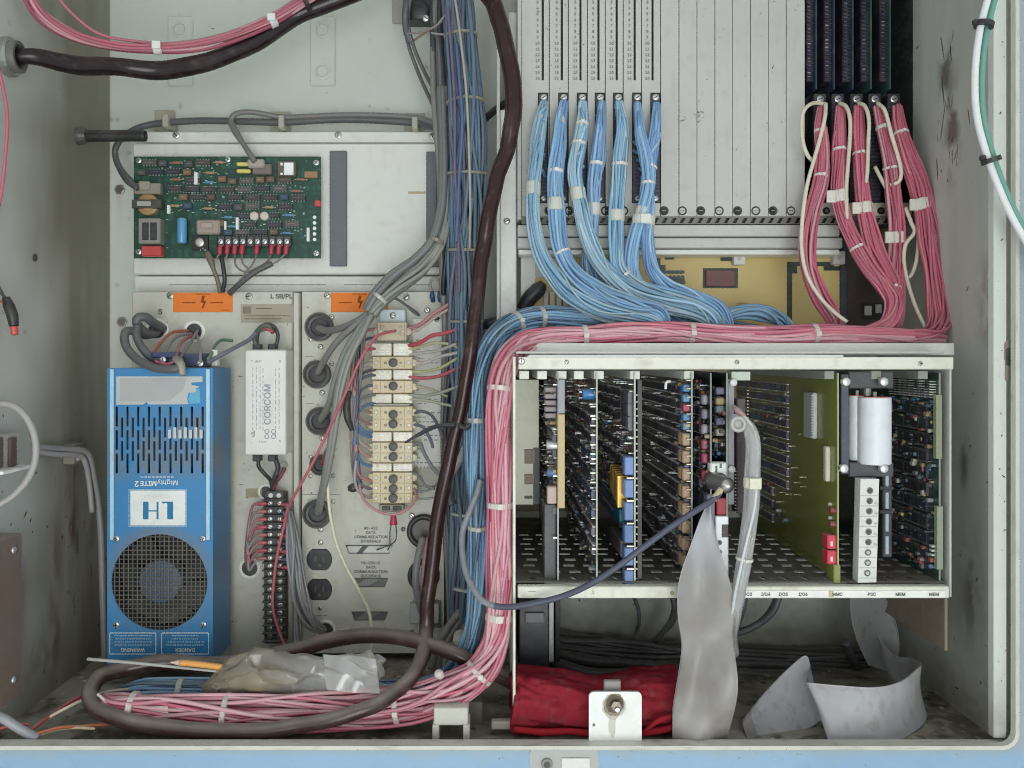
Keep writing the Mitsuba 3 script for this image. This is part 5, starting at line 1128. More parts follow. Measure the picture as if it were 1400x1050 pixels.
# dark clamp at the top of the trunk with a few strands
cl = thing('dark_clamp', 'black clamp with a bright screw where the trunk enters at the top', 'clamp')
part(cl, 'body', [(pbox(552, -20, 598, 26, 1.10, 0.03, 0.003), (0.03, 0.03, 0.035))], 'plastic')
part(cl, 'knob', [(disc_y(573, 12, 1.095, 14, 0.012, 20, 0.003), (0.03, 0.03, 0.032))], 'plastic', True)
part(cl, 'screw', screw(582, 24, 1.09, 4.5, (0.75, 0.75, 0.72)), 'metal')
part(cl, 'pad', [(pbox(536, -10, 560, 31, YB - 0.006, 0.006, 0.001), (0.36, 0.34, 0.27))], 'plastic')
for i, (pts, r, lab) in enumerate([([(556, -10, 1.09), (552, 25, 1.10), (558, 60, 1.11), (572, 100, 1.12), (590, 140, 1.10), (602, 165, 1.09)], 2.6, 'left strand of the dark cable pair hanging from the black clamp'), ([(562, -10, 1.085), (558, 30, 1.095), (566, 65, 1.105), (580, 98, 1.115), (596, 128, 1.10), (604, 145, 1.09)], 2.6, 'right strand of the dark cable pair hanging from the black clamp'),
                       ([(556, 0, 1.088), (554, 22, 1.09), (556, 44, 1.10), (562, 58, 1.105)], 5, 'thick dark cable hanging from the black clamp')]):
    single('dark_strand', [(tube(pts, r, 9), (0.10, 0.10, 0.105))], lab, 'cable', 'dusty_wire', True)
for pts, c, lab in [([(555, 46, 1.10), (575, 44, 1.08), (595, 36, 1.06), (606, 24, 1.05), (618, 10, 1.045)], (0.30, 0.26, 0.24), 'thin pinkish lead tied across the top of the trunk'), ([(566, 55, 1.105), (585, 42, 1.08), (600, 33, 1.06), (612, 18, 1.05)], (0.34, 0.20, 0.16), 'thin copper coloured lead tied across the top of the trunk'), ([(590, 45, 1.07), (604, 47, 1.06), (616, 46, 1.05)], (0.30, 0.32, 0.33), 'short pale lead across the top of the trunk')]:
    single('thin_lead', [(tube(pts, 1.5, 7), c)], lab, 'wire', 'wire', True)

# ---------------------------------------------------------------- seven blue bundles falling from the rack
LBL = [(0.62, 0.62, 0.55)]
bb_pts = [
    [(744, 140, 1.055), (740, 160, 1.045), (736, 190, 1.035), (732, 225, 1.03), (729, 258, 1.025), (730, 300, 1.02), (737, 340, 1.02), (752, 372, 1.015), (778, 402, 1.01), (820, 424, 1.0), (866, 433, .99), (898, 440, .98), (908, 462, .985)],
    [(771, 140, 1.055), (766, 165, 1.045), (764, 200, 1.035), (760, 235, 1.03), (759, 270, 1.025), (761, 310, 1.02), (769, 345, 1.015), (790, 378, 1.01), (828, 404, 1.0), (870, 419, .99), (900, 430, .985), (907, 455, .985)],
    [(797, 140, 1.055), (796, 170, 1.045), (790, 205, 1.04), (787, 235, 1.035), (791, 270, 1.03), (799, 310, 1.03), (812, 345, 1.03), (835, 375, 1.025), (868, 400, 1.015), (910, 415, 1.005), (950, 425, 1.0), (975, 440, .995), (982, 465, 1.0)],
    [(823, 140, 1.055), (821, 175, 1.045), (817, 215, 1.04), (812, 250, 1.04), (811, 290, 1.045), (808, 330, 1.05), (806, 365, 1.05), (820, 395, 1.045), (850, 415, 1.035), (890, 428, 1.03), (925, 440, 1.025), (935, 460, 1.025)],
    [(846, 140, 1.055), (851, 175, 1.045), (848, 215, 1.04), (846, 255, 1.04), (843, 300, 1.04), (843, 340, 1.04), (850, 372, 1.035), (880, 395, 1.025), (920, 408, 1.015), (955, 420, 1.01), (978, 436, 1.005), (984, 460, 1.005)],
    [(871, 142, 1.055), (875, 180, 1.04), (884, 220, 1.035), (886, 255, 1.03), (878, 290, 1.03), (868, 325, 1.03), (864, 360, 1.035), (874, 390, 1.03), (905, 410, 1.02), (950, 425, 1.015), (985, 445, 1.01), (990, 465, 1.01)],
    [(898, 142, 1.055), (895, 180, 1.045), (890, 220, 1.04), (886, 255, 1.035), (884, 295, 1.03), (886, 335, 1.03), (893, 370, 1.03), (915, 395, 1.025), (950, 408, 1.02), (980, 422, 1.015), (992, 440, 1.01), (996, 465, 1.01)]]
BR = [8.8, 9.4, 9.2, 8.2, 9.4, 7.8, 7.8]
tied = [[(4, 19)], [(3, 5), (4.2, 18), (6, 3.5)], [(1.0, 4), (1.7, 4), (3.9, 18)], [(2.2, 5), (3.9, 17)], [(2.2, 4.5), (3.9, 16), (6.2, 3.5)], [(2.9, 4), (4.0, 15)], [(2.2, 3.5)]]
for i, pts in enumerate(bb_pts):
    R = [BR[i] * k for k in ([0.5, 0.8, 1.0, 0.95, 0.95, 0.95, 1, 1.05, 1.2, 1.3, 1.3, 1.1, 1.0][:len(pts)])]
    pal = BLUE if i in (0, 2, 4) else [(0.18, 0.33, 0.52), (0.17, 0.30, 0.50), (0.23, 0.39, 0.56), (0.29, 0.45, 0.59)]
    k = thing('blue_bundle', f'bundle of light blue wires falling from the {ordn[i]} connector of the rack', 'wires', None)
    part(k, 'wires', wires(pts, R, 30, 2.2, pal, 0.35, stray=0.1, wob=0.22), 'wire', True, kind='stuff')
    part(k, 'stray_wires', wires(pts[1:], [r * 1.06 for r in R[1:]], 4, 2.0, pal, 1.2, stray=0.2, wob=0.5), 'wire', True, kind='stuff')
    # loose strands fanned over the connector
    fan = []
    for j in range(9):
        y0 = 146 + j * 12
        b_, _ = at_path(pts, min(1.0 + j * 0.28, 3.6))
        q = P(CONN[i] + RNG.uniform(-5, 5), y0, YT - 0.007)
        c_ = resample([q, (q + b_) / 2 + np.array([RNG.uniform(-.004, .004), -0.012, 0.002]), b_ + np.array([RNG.uniform(-.004, .004), -0.004, 0]), b_ + np.array([0, 0.0, -0.02])], 14)
        fan.append((tube_c(c_, 2.3 * S(1.04), 5), jit(pal[RNG.integers(len(pal))], 0.15) if not (i < 3 and RNG.random() < 0.35) else jit((0.55, 0.50, 0.45), 0.1)))
    part(k, 'loose_strands', fan, 'wire', True, kind='stuff')
    for u, w in tied[i]:
        r = float(np.interp(u, range(len(R)), R)) * 1.12
        if w > 8: part(k, 'marker_sleeve', tie(pts, u, r, w, (0.56, 0.56, 0.49), False))
        else: part(k, 'cable_tie', tie(pts, u, r, w, (0.66, 0.65, 0.60)))
k = thing('blue_bundle', 'arc of light blue wires in front of the right end of the golden board', 'wires')
part(k, 'wires', wires([(930, 455, 1.02), (965, 438, 1.03), (1000, 429, 1.035), (1035, 426, 1.035), (1062, 434, 1.035), (1076, 450, 1.035), (1078, 475, 1.035)], 10, 18, 2.5, BLUE, 0.4), 'wire', True, kind='stuff')
k = thing('blue_sleeve', 'pale sleeve round the joined sixth and seventh blue bundles', 'sleeve')
part(k, 'sleeve', tie([(882, 285, 1.03), (880, 301, 1.03), (878, 317, 1.03)], 1, 14.5, 13, (0.62, 0.62, 0.56)))
k = thing('blue_harness', 'blue harness running left behind the red one and down to the floor', 'wires')
hp = [(1075, 462, 1.03), (1000, 452, 1.03), (920, 448, 1.025), (850, 440, 1.02), (790, 435, 1.015), (740, 434, 1.005), (703, 443, .99), (676, 465, .975), (659, 500, .965), (652, 550, .962), (651, 620, .962), (654, 700, .965), (655, 780, .97), (650, 850, .97), (634, 900, .965), (600, 935, .955), (540, 945, .955), (460, 945, .955), (370, 944, .955), (280, 943, .955), (200, 943, .955), (160, 950, .955)]
hR = [9, 12, 14, 14, 14, 14, 16, 17, 16, 14.5, 14, 14, 13.5, 13, 14, 15, 14, 13, 13, 13, 13, 8]
part(k, 'wires', wires(hp, hR, 44, 2.5, BLUE[:3] + DBLUE[:3] + [(0.20, 0.40, 0.56)], 0.7, wob=0.3), 'dusty_wire', True, kind='stuff')
for u, r, w in ((5.9, 15.5, 6), (5.0, 14.5, 6), (9.35, 15.5, 7), (11.2, 14.8, 6), (17.0, 14.5, 8), (19.4, 14.5, 8)):
    part(k, 'cable_tie', tie(hp, u, r, w, (0.46, 0.45, 0.40)))

# ---------------------------------------------------------------- five red bundles
RED = [(0.52, 0.15, 0.20), (0.49, 0.125, 0.175), (0.55, 0.20, 0.25), (0.45, 0.10, 0.15), (0.58, 0.31, 0.34)]
rp = [
    [(1124, 146, 1.055), (1121, 175, 1.045), (1124, 215, 1.04), (1121, 250, 1.035), (1110, 290, 1.03), (1104, 330, 1.03), (1107, 370, 1.03), (1122, 410, 1.025), (1142, 440, 1.01), (1150, 458, .99)],
    [(1149, 146, 1.055), (1148, 180, 1.045), (1148, 220, 1.04), (1147, 260, 1.035), (1154, 295, 1.03), (1168, 330, 1.02), (1188, 365, 1.01), (1210, 392, 1.0), (1222, 415, .99), (1212, 442, .98), (1180, 457, .97)],
    [(1174, 146, 1.055), (1174, 180, 1.045), (1176, 220, 1.04), (1179, 260, 1.04), (1185, 300, 1.035), (1196, 340, 1.025), (1212, 375, 1.015), (1222, 402, 1.005), (1222, 428, .995), (1205, 450, .985), (1170, 460, .975)],
    [(1200, 146, 1.055), (1207, 180, 1.045), (1216, 220, 1.04), (1221, 260, 1.04), (1226, 300, 1.04), (1227, 340, 1.04), (1226, 380, 1.035), (1227, 415, 1.02), (1222, 445, 1.005), (1200, 462, .99)],
    [(1227, 146, 1.055), (1230, 175, 1.045), (1240, 210, 1.035), (1255, 250, 1.03), (1264, 290, 1.025), (1270, 330, 1.02), (1277, 370, 1.015), (1283, 410, 1.005), (1285, 440, .995), (1272, 460, .985), (1245, 463, .975)]]
RRR = [7.6, 9.0, 8.8, 8.8, 10.2]
rt = [[(1.1, 4), (2.8, 4)], [(1.6, 3.5), (3.2, 17), (5.3, 3.5)], [(1.7, 3.5), (3.6, 16), (6.8, 4)], [(0.9, 5), (2.2, 3.5), (4.6, 16)], [(1.3, 4), (3.7, 16)]]
for i, pts in enumerate(rp):
    R = [RRR[i] * c for c in [0.55, 0.8, 0.95, 1, 1, 1, 1, 1.05, 1.1, 1.0, 0.9][:len(pts)]]
    if i in (0, 4):
        R = [r * (1 if j < 5 else 1.25) for j, r in enumerate(R)]
    k = thing('red_bundle', f'bundle of pinkish red wires falling from the {ordn[i]} black connector', 'wires')
    part(k, 'wires', wires(pts, R, 32, 2.0, RED, 0.3, stray=0.35 if i in (0, 4) else 0.08, wob=0.2), 'wire', True, kind='stuff')
    part(k, 'stray_wires', wires(pts[1:], [r * 1.06 for r in R[1:]], 4, 1.9, RED, 1.2, stray=0.2, wob=0.5), 'wire', True, kind='stuff')
    for u, w in rt[i]:
        r = float(np.interp(u, range(len(R)), R)) * 1.13
        if w > 8: part(k, 'marker_sleeve', tie(pts, u, r, w, (0.64, 0.61, 0.53), True, 1.2))
        else: part(k, 'cable_tie', tie(pts, u, r, w, (0.64, 0.60, 0.56)))
CRM = (0.66, 0.60, 0.46)
for pts, lab in [([(1128, 142, 1.05), (1112, 141, 1.04), (1100, 150, 1.035), (1096, 168, 1.035), (1098, 195, 1.035), (1104, 212, 1.035), (1111, 220, 1.035)], 'cream wire looping left off the first red bundle'),
                 ([(1129, 142, 1.045), (1128, 160, 1.035), (1121, 190, 1.03), (1112, 222, 1.025), (1103, 256, 1.02), (1097, 300, 1.015), (1096, 340, 1.015), (1103, 375, 1.012), (1120, 405, 1.005), (1142, 428, .99), (1158, 440, .98)], 'long cream wire in front of the first red bundle'),
                 ([(1148, 141, 1.05), (1157, 146, 1.038), (1162, 162, 1.032), (1162, 190, 1.03), (1159, 230, 1.028), (1157, 262, 1.026), (1158, 300, 1.022)], 'cream wire on the second red bundle'),
                 ([(1174, 141, 1.05), (1183, 146, 1.038), (1188, 165, 1.032), (1187, 200, 1.03), (1186, 232, 1.03), (1184, 250, 1.034)], 'cream wire on the third red bundle'),
                 ([(1200, 141, 1.05), (1210, 152, 1.036), (1219, 185, 1.03), (1228, 215, 1.028), (1232, 235, 1.028), (1229, 248, 1.03), (1217, 253, 1.035)], 'cream wire curling over the fourth red bundle'),
                 ([(1196, 228, 1.05), (1205, 245, 1.045), (1214, 262, 1.045)], 'short pale wire end between the third and fourth red bundles'),
                 ([(1238, 284, 1.035), (1246, 305, 1.03), (1250, 318, 1.03), (1238, 335, 1.03), (1236, 360, 1.03), (1242, 390, 1.025), (1252, 420, 1.015), (1265, 448, 1.0)], 'cream wire between the fourth and fifth red bundles'),
                 ([(1256, 322, 1.03), (1254, 350, 1.032), (1248, 372, 1.034), (1242, 380, 1.035)], 'pale wire branching beside the fifth red bundle')]:
    single('cream_wire', [(tube(pts, 2.7, 8), jit(CRM, 0.06))], lab, 'wire', 'wire', True)
k = thing('red_harness', 'pinkish red harness lying on the card cage, then hanging and running along the cabinet floor', 'wires')
rh = [(1290, 462, .985), (1245, 460, .975), (1190, 458, .97), (1130, 456, .965), (1060, 460, .962), (990, 459, .962), (920, 454, .962), (860, 454, .962), (800, 459, .962), (745, 462, .958), (712, 473, .945), (692, 500, .928), (683, 545, .92), (682, 610, .92), (684, 690, .92), (684, 760, .92), (683, 830, .92), (677, 880, .915), (655, 920, .91), (615, 946, .907), (560, 964, .906), (480, 972, .906), (390, 974, .907), (300, 974, .907), (220, 972, .907), (165, 969, .907), (138, 964, .912)]
rR = [5, 8, 10, 12, 12, 12, 13, 13, 12, 12, 14, 16, 16.5, 16.5, 17, 17, 16.5, 17, 20, 23, 24, 24, 24, 24, 23, 19, 12]
part(k, 'wires', wires(rh, rR, 84, 2.5, RED + [(0.60, 0.33, 0.36)], 0.55, wob=0.3), 'dusty_wire', True, kind='stuff')
for u, r, w in ((8.05, 13.5, 7), (5.6, 14, 7), (3.3, 13.5, 7), (11.7, 17.5, 7), (14.05, 18, 8), (16.2, 17.8, 10), (18.0, 21, 7), (20.2, 24, 7), (22.9, 25, 7), (24.6, 23.5, 8)):
    part(k, 'cable_tie', tie(rh, u, r, w, (0.58, 0.53, 0.46)))
fan = []
for j in range(16):
    a = (168 + RNG.uniform(-12, 12), 972 + RNG.uniform(-14, 12), .90)
    fan.append((tube([(230, 976 + RNG.uniform(-12, 10), .895), a, (140 + RNG.uniform(-10, 14), 962 + RNG.uniform(-14, 26), .90)], 2.2, 6), jit([(0.55, 0.42, 0.42), (0.50, 0.20, 0.24), (0.60, 0.52, 0.47)][j % 3])))
part(k, 'frayed_ends', fan, 'dusty_wire', True, kind='stuff')
for pts, c, lab in [([(34, 1003, .87), (60, 985, .89), (90, 968, .90), (118, 955, .92), (150, 945, .94), (205, 940, .96)], (0.58, 0.48, 0.36), 'pale wire slanting up across the lower left corner'),
                    ([(40, 1000, .87), (70, 978, .895), (95, 960, .91), (125, 945, .93)], (0.32, 0.03, 0.04), 'dark red wire slanting across the lower left corner'),
                    ([(50, 1003, .87), (80, 995, .88), (110, 993, .89), (150, 990, .90)], (0.50, 0.14, 0.05), 'orange red wire lying flat in the lower left corner'),
                    ([(50, 1006, .872), (75, 998, .882), (100, 995, .887), (130, 996, .89)], (0.60, 0.48, 0.30), 'straw coloured wire lying flat in the lower left corner'),
                    ([(-10, 1000, .865), (14, 992, .868), (40, 990, .875)], (0.36, 0.04, 0.05), 'red wire end at the very lower left')]:
    single('corner_wire', [(tube(pts, 2.2, 7), c)], lab, 'wire', 'wire', True)
single('grey_corner_cable', [(tube([(-14, 972, .865), (8, 984, .865), (30, 998, .868), (52, 1010, .87)], 6.5, 11), (0.30, 0.30, 0.32))], 'grey cable running down to the sill at the lower left corner', 'cable', 'dusty_wire', True)

# ---------------------------------------------------------------- the big brown cable
bc = [(640, -40, 1.02), (665, -8, 1.0), (683, 25, .99), (692, 65, .98), (700, 110, .975), (701, 160, .97), (693, 205, .97), (679, 250, .965), (667, 295, .96), (660, 345, .96), (654, 400, .955), (647, 460, .95), (638, 520, .95), (626, 580, .95), (612, 640, .95), (600, 700, .955), (591, 760, .96), (586, 810, .96), (582, 860, .96), (575, 900, .93), (558, 930, .905), (530, 954, .888), (490, 974, .877), (430, 990, .875), (360, 999, .874), (290, 1000, .875), (225, 995, .877), (170, 985, .884), (132, 968, .90), (124, 945, .92), (138, 925, .94), (175, 912, .96), (225, 905, .97), (285, 908, .975), (345, 903, .975), (400, 890, .975), (450, 875, .97), (505, 869, .965), (555, 873, .955), (605, 888, .945), (655, 911, .94), (700, 932, .945), (750, 950, .96), (800, 955, .98)]
single('power_cable', [(tube(bc, [11.8] * 6 + [11] * 4 + [10] * 6 + [10.2] * 8 + [11] * 9 + [10.6] * 11, 20, 9, 0.0007), (0.026, 0.0075, 0.006))], 'very long thick brown cable hanging from the top and looping on the cabinet floor', 'cable', 'cable_gloss', True)
ct = thing('black_cable_tie', 'black cable tie with a long tail round the brown cable', 'cable tie')
part(ct, 'loop', tie(bc, 13, 10.8, 5, (0.02, 0.02, 0.02), False))
part(ct, 'tail', [(tube([(622, 581, .932), (600, 582, .935), (580, 590, .94), (554, 605, .945)], [3, 3, 3, 1.5], 8), (0.02, 0.02, 0.022))], 'plastic', True)
part(ct, 'head', [(tube([(628, 583, .932), (638, 586, .935), (642, 581, .94), (634, 577, .945)], [2.6, 2.6, 2.2, 1.6], 8), (0.02, 0.02, 0.022))], 'plastic', True)
for pts, r, c, lab in [([(578, 735, 1.10), (572, 760, 1.09), (568, 790, 1.085), (572, 820, 1.09), (580, 845, 1.10)], 5, (0.20, 0.195, 0.2), 'grey cable hanging from the round grommet behind the brown cable'),
                    ([(586, 735, 1.10), (581, 760, 1.09), (578, 800, 1.085), (580, 840, 1.09)], 3.5, (0.30, 0.16, 0.17), 'pinkish cable beside the grey one behind the brown cable'),
                    ([(640, 600, 1.06), (628, 630, 1.055), (612, 655, 1.05), (600, 675, 1.06)], 5, (0.36, 0.35, 0.34), 'pale grey cable bent behind the brown cable'),
                    ([(606, 660, 1.05), (612, 675, 1.045), (618, 690, 1.045)], 7, (0.07, 0.07, 0.072), 'short thick dark sleeve right of the brown cable')]:
    single('grey_stub_cable', [(tube(pts, r, 10), c)], lab, 'cable', 'dusty_wire', True)
for i, (dx, c) in enumerate(((0, (0.19, 0.18, 0.17)), (9, (0.16, 0.155, 0.15)), (17, (0.21, 0.2, 0.18)), (25, (0.17, 0.16, 0.15)))):
    single('dusty_cable', [(tube([(668 + dx * .3, 800 + dx * 1.0, 1.10), (645, 820 + dx * 1.2, 1.09), (622 + dx * .3, 845 + dx * 1.2, 1.08), (600 + dx * .6, 880 + dx, 1.07), (590 + dx, 915 + dx * .4, 1.07)], 5.5, 10), c)], f'dusty grey cable fanning out low behind the harnesses, {ordn[i]} of four', 'cable', 'dusty_wire', True)
single('pale_fitting', [(disc_y(628, 877, 1.03, 9, 0.02, 14, 0.004), (0.60, 0.58, 0.5)), (pbox(622, 884, 634, 897, 1.035, 0.012, 0.002), (0.55, 0.53, 0.46))], 'small pale plastic fitting behind the red harness bend', 'fitting', 'plastic', True)
single('pale_fitting', [(tube([(604, 925, .90), (600, 921, .898), (598, 917, .90)], [5, 7, 4], 10), (0.55, 0.5, 0.46))], 'tiny pale tip of a cable tie on the lower red harness', 'fitting', 'plastic', True)

# white and green pair by the right wall
wg = [(a, b, 0.822) for a, b in ((1362, -40), (1350, 0), (1339, 45), (1333, 100), (1335, 155), (1347, 205), (1366, 258), (1388, 305), (1420, 360), (1450, 430))]
single('white_cable', [(tube(wg, 4.6, 12), (0.66, 0.67, 0.66))], 'white cable arcing past the right wall at the upper right', 'cable', 'wire', True)
single('green_cable', [(tube([(a + 9, b + 3, c + .004) for a, b, c in wg], 4.2, 12), (0.13, 0.30, 0.24))], 'green cable running alongside the white one at the upper right', 'cable', 'wire', True)
for u, lab in ((1.75, 'upper black clip joining the white and green cables'), (5.3, 'lower black clip joining the white and green cables')):
    p_, t_ = at_path([(a + 4, b + 1, c) for a, b, c in wg], u)
    single('black_clip', [(lathe([(0.0045, -0.0022), (0.0088, -0.0022), (0.0088, 0.0022), (0.0045, 0.0022)], p_, t_, 14), (0.02, 0.02, 0.02)), (bx(p_ + [-0.0085, -0.001, 0.002], [0.005, 0.005, 0.005], 0.001), (0.02, 0.02, 0.02))], lab, 'clip', 'plastic')

# smudges and specks on the blanking panels
fk = flakes(110, lambda r: (r.uniform(P(715, 0, YT)[0], P(1099, 0, YT)[0]), YT - 0.0019, P(0, r.uniform(0, 280), YT)[2]), U, Wz, 0.0003, 0.0012, [(0.2, 0.18, 0.15), (0.30, 0.27, 0.23)], 3)
fk += flakes(9, lambda r: (P(r.normal(957, 6), 0, YT)[0], YT - 0.0019, P(0, r.normal(158, 8), YT)[2]), U, Wz, 0.0008, 0.0024, [(0.25, 0.22, 0.2)], 3)
fk += flakes(6, lambda r: (P(r.normal(928, 5), 0, YT)[0], YT - 0.0019, P(0, r.normal(160, 6), YT)[2]), U, Wz, 0.0006, 0.0018, [(0.25, 0.22, 0.2)], 3)
part(rk, 'panel_smudges', fk, 'print', kind='stuff')
# ---------------------------------------------------------------- the card cage
cg = thing('card_cage', 'metal card cage holding a row of upright circuit cards at the right', 'card cage')
zt, zb = P(0, 506, YC)[2], P(0, 800, YC)[2]
cx0, cx1 = P(706, 0, YC)[0], P(1300, 0, YC)[0]
YR = 1.282
part(cg, 'top_lip', [(pbox(712, 469, 1305, 485.5, YC + 0.05, 0.003, 0.0008), W0)], 'white_enamel')
part(cg, 'top_plate', [(bb(cx0, cx1, YC + 0.012, YR, zt + 0.0165, zt + 0.019), W0)], 'rack_enamel')
part(cg, 'front_rail', [(pbox(709, 488, 1304, 505, YC, 0.012, 0.0008), W0)], 'cream_enamel')
part(cg, 'side_plate', [(bb(cx0 - 0.0035, cx0 - 0.0008, YC, YR, P(0, 985, YC)[2], zt + 0.0135), W0)], 'cream_enamel')
part(cg, 'side_plate', [(bb(cx1 + 0.0008, cx1 + 0.003, YC + 0.004, YR, P(0, 818, YC)[2], zt + 0.012), W0)], 'rack_enamel')
part(cg, 'corner_bolt', screw(713, 494, YC - 0.002, 5, (0.45, 0.44, 0.4)), 'metal')
for x, y in ((775, 495), (1259, 497), (1008, 495)):
    part(cg, 'rail_screw', screw(x, y, YC - 0.0016, 3.2, (0.35, 0.33, 0.28)), 'metal')
strip = part(cg, 'bottom_strip', [(pbox(708, 802, 1298, 818, YC - 0.002, 0.010, 0.0008), W0)], 'cream_enamel')
part(cg, 'label_tape', [(pbox(1012, 807.5, 1293, 817, YC - 0.0028, 0.0006, 0.0002), (0.74, 0.72, 0.66))], 'plastic')
part(cg, 'label_tape', [(pbox(1133, 808, 1140, 816.5, YC - 0.0031, 0.0004), (0.52, 0.42, 0.28))], 'print', label='brown stain on the label tape')
lt = [(text(t, 4.2, x, 812.5, YC - 0.0030, 0, True), (0.12, 0.12, 0.12)) for t, x in (('I/O3', 1022), ('I/O4', 1047), ('I/O5', 1071), ('I/O6', 1098), ('MMC', 1145), ('PSC', 1192), ('MEM', 1231), ('MEM', 1277))]
lt += [(text('1', 4, 811, 809.5, YC - 0.0022), (0.3, 0.26, 0.18)), (pbox(722, 808.5, 733, 809.3, YC - 0.0023, 0.0003), (0.35, 0.3, 0.2)), (disc_y(919, 811, YC - 0.0026, 3, 0.001, 10), (0.42, 0.36, 0.22))]
part(cg, 'lettering', lt, 'print')
fl_ = sbox(cx0, YC + 0.010, cx1, YR - 0.002)
hs = []
for j in range(9):
    y0 = YC + 0.018 + j * 0.028
    for i in range(20):
        x0 = cx0 + 0.010 + i * 0.0218 + (0.004 if j % 2 else 0)
        g_ = sbox(x0, y0, x0 + 0.0125, y0 + 0.0095)
        if j == 0: g_ = Polygon([(x0, y0 + .013), (x0 + .006, y0 + .013), (x0 + .012, y0), (x0 + .006, y0)])
        hs.append(g_)
m = trimesh.creation.extrude_polygon(fl_.difference(shapely.union_all(hs)), 0.0014, engine='earcut')
v = np.array(m.vertices); v[:, 2] += zb
part(cg, 'perforated_floor', [((v, np.array(m.faces)), (0.075, 0.068, 0.06))], 'rubber')
part(cg, 'back_rail', [(pbox(697, 699, 1114, 709.5, 1.2645, 0.004, 0.0006), W0)], 'cream_enamel')
for x in (716, 780, 1018, 1046): part(cg, 'rail_screw', [(disc_y(x, 704, 1.264, 1.8, 0.001, 8), (0.3, 0.28, 0.2))], 'metal')
bkp = part(cg, 'backplane', [(pbox(697, 501, 1115, 706, 1.272, 0.002), (0.40, 0.36, 0.22))], 'plastic')
part(cg, 'inner_plate', [(pbox(700, 519, 737, 690, 1.0195, 0.002), (0.72, 0.71, 0.56)), (pbox(717, 614, 732, 634, 1.0185, 0.002), (0.20, 0.15, 0.09)), (pbox(717, 648, 731, 662, 1.0185, 0.002), (0.22, 0.17, 0.10)), (pbox(717, 678, 728, 682, 1.0185, 0.002), (0.06, 0.06, 0.05)), (pbox(729, 612, 738, 690, 1.0188, 0.002), (0.045, 0.05, 0.06))], 'plastic', label='cream backplane strip at the far left of the cage, set forward to catch light')  # backplane strip, pale and set forward of the backplane to look brightly lit
for i, x in enumerate((716, 741, 768, 792, 820, 870, 945, 1140, 1205, 1270)):
    gl = bb(P(x, 0, YC)[0] - 0.004, P(x, 0, YC)[0] + 0.006, YC + 0.014, YR - 0.01, zt - 0.0095, zt - 0.001)
    part(cg, 'card_guide', [(gl, (0.66, 0.66, 0.58) if i < 7 else (0.25, 0.27, 0.22))], 'plastic')

YCA, YCB = YC + 0.010, 1.262
ctop, cbot = zt - 0.003, zb + 0.002
def row_chips(parent, xf, rows_z, y0, y1, n, tmpl, name='chip', jitter=0.0):
    n = max(n, int(round((y1 - y0) / 0.0212)))
    for z in rows_z:
        for k in range(n):
            y = y0 + (y1 - y0) * (k + 0.5) / n
            put(parent, name, tmpl[RNG.integers(len(tmpl))], (xf, y, z + RNG.uniform(-jitter, jitter)))
def dip(L, h, t, col, glint=0.5):
    """chip lying on the left face of a card: thickness towards -x, length along y"""
    out = [(bx([-t / 2, 0, 0], [t, L, h], 0.0004), col)]
    n = max(3, int(L / 0.004))
    for i in range(n):
        y = -L / 2 + L * (i + 0.5) / n
        for s in (-1, 1):
            out.append((bx([-t * 0.3, y, s * h * 0.6], [t * 0.6, L / n * 0.35, h * 0.2], 0.0001), np.array((0.42, 0.41, 0.40)) * glint))
    return out
DIPS = [shape(dip(0.019, 0.0075, 0.0042, c, g_)) for c, g_ in (((0.07, 0.062, 0.078), 1.5), ((0.10, 0.088, 0.108), 1.2), ((0.13, 0.115, 0.135), 1.7), ((0.07, 0.078, 0.115), 1.4))]
BDIP = [shape(dip(0.017, 0.007, 0.0042, c, 1.1)) for c in ((0.08, 0.14, 0.22), (0.07, 0.09, 0.15), (0.12, 0.17, 0.23))]
GDIP = [shape(dip(0.016, 0.012, 0.0045, c, 0.6)) for c in ((0.13, 0.12, 0.155), (0.16, 0.15, 0.18))]
RES = [shape([(bx([-0.0015, 0, 0], [0.003, 0.008, 0.0026], 0.001), c)]) for c in ((0.30, 0.22, 0.13), (0.10, 0.22, 0.32), (0.33, 0.12, 0.1), (0.50, 0.48, 0.42))]
def card(px, edge, face, label, top=None, bot=None, thick=0.0016, ya=None):
    x = P(px, 0, YCA)[0]
    k = thing('circuit_card', label, 'circuit card')
    t0, b0 = (ctop if top is None else top), (cbot if bot is None else bot)
    y0 = ya or YCA
    part(k, 'board', [(plain(x - thick / 2, x + thick / 2, y0 + 0.0012, YCB, b0, t0), face), (plain(x - thick / 2, x + thick / 2, y0, y0 + 0.0012, b0, t0), edge)], 'gloss')
    return k, x - thick / 2
def zz(py, Y): return P(0, py, Y)[2]
def glints(parent, xf, n, y0, y1, z0, z1, col=(0.6, 0.6, 0.58)):
    pc = [(bx([xf - 0.002, RNG.uniform(y0, y1), RNG.uniform(z0, z1)], [0.004, RNG.uniform(.001, .0035), RNG.uniform(.0008, .002)], 0.0002), jit(col, 0.4)) for _ in range(n)]
    part(parent, 'solder_joints', pc, 'metal', kind='stuff')
PCOL = [(0.30, 0.22, 0.14), (0.42, 0.40, 0.36), (0.10, 0.17, 0.28), (0.04, 0.04, 0.045), (0.20, 0.19, 0.22), (0.06, 0.055, 0.05), (0.45, 0.33, 0.14), (0.14, 0.20, 0.22), (0.30, 0.09, 0.08)]
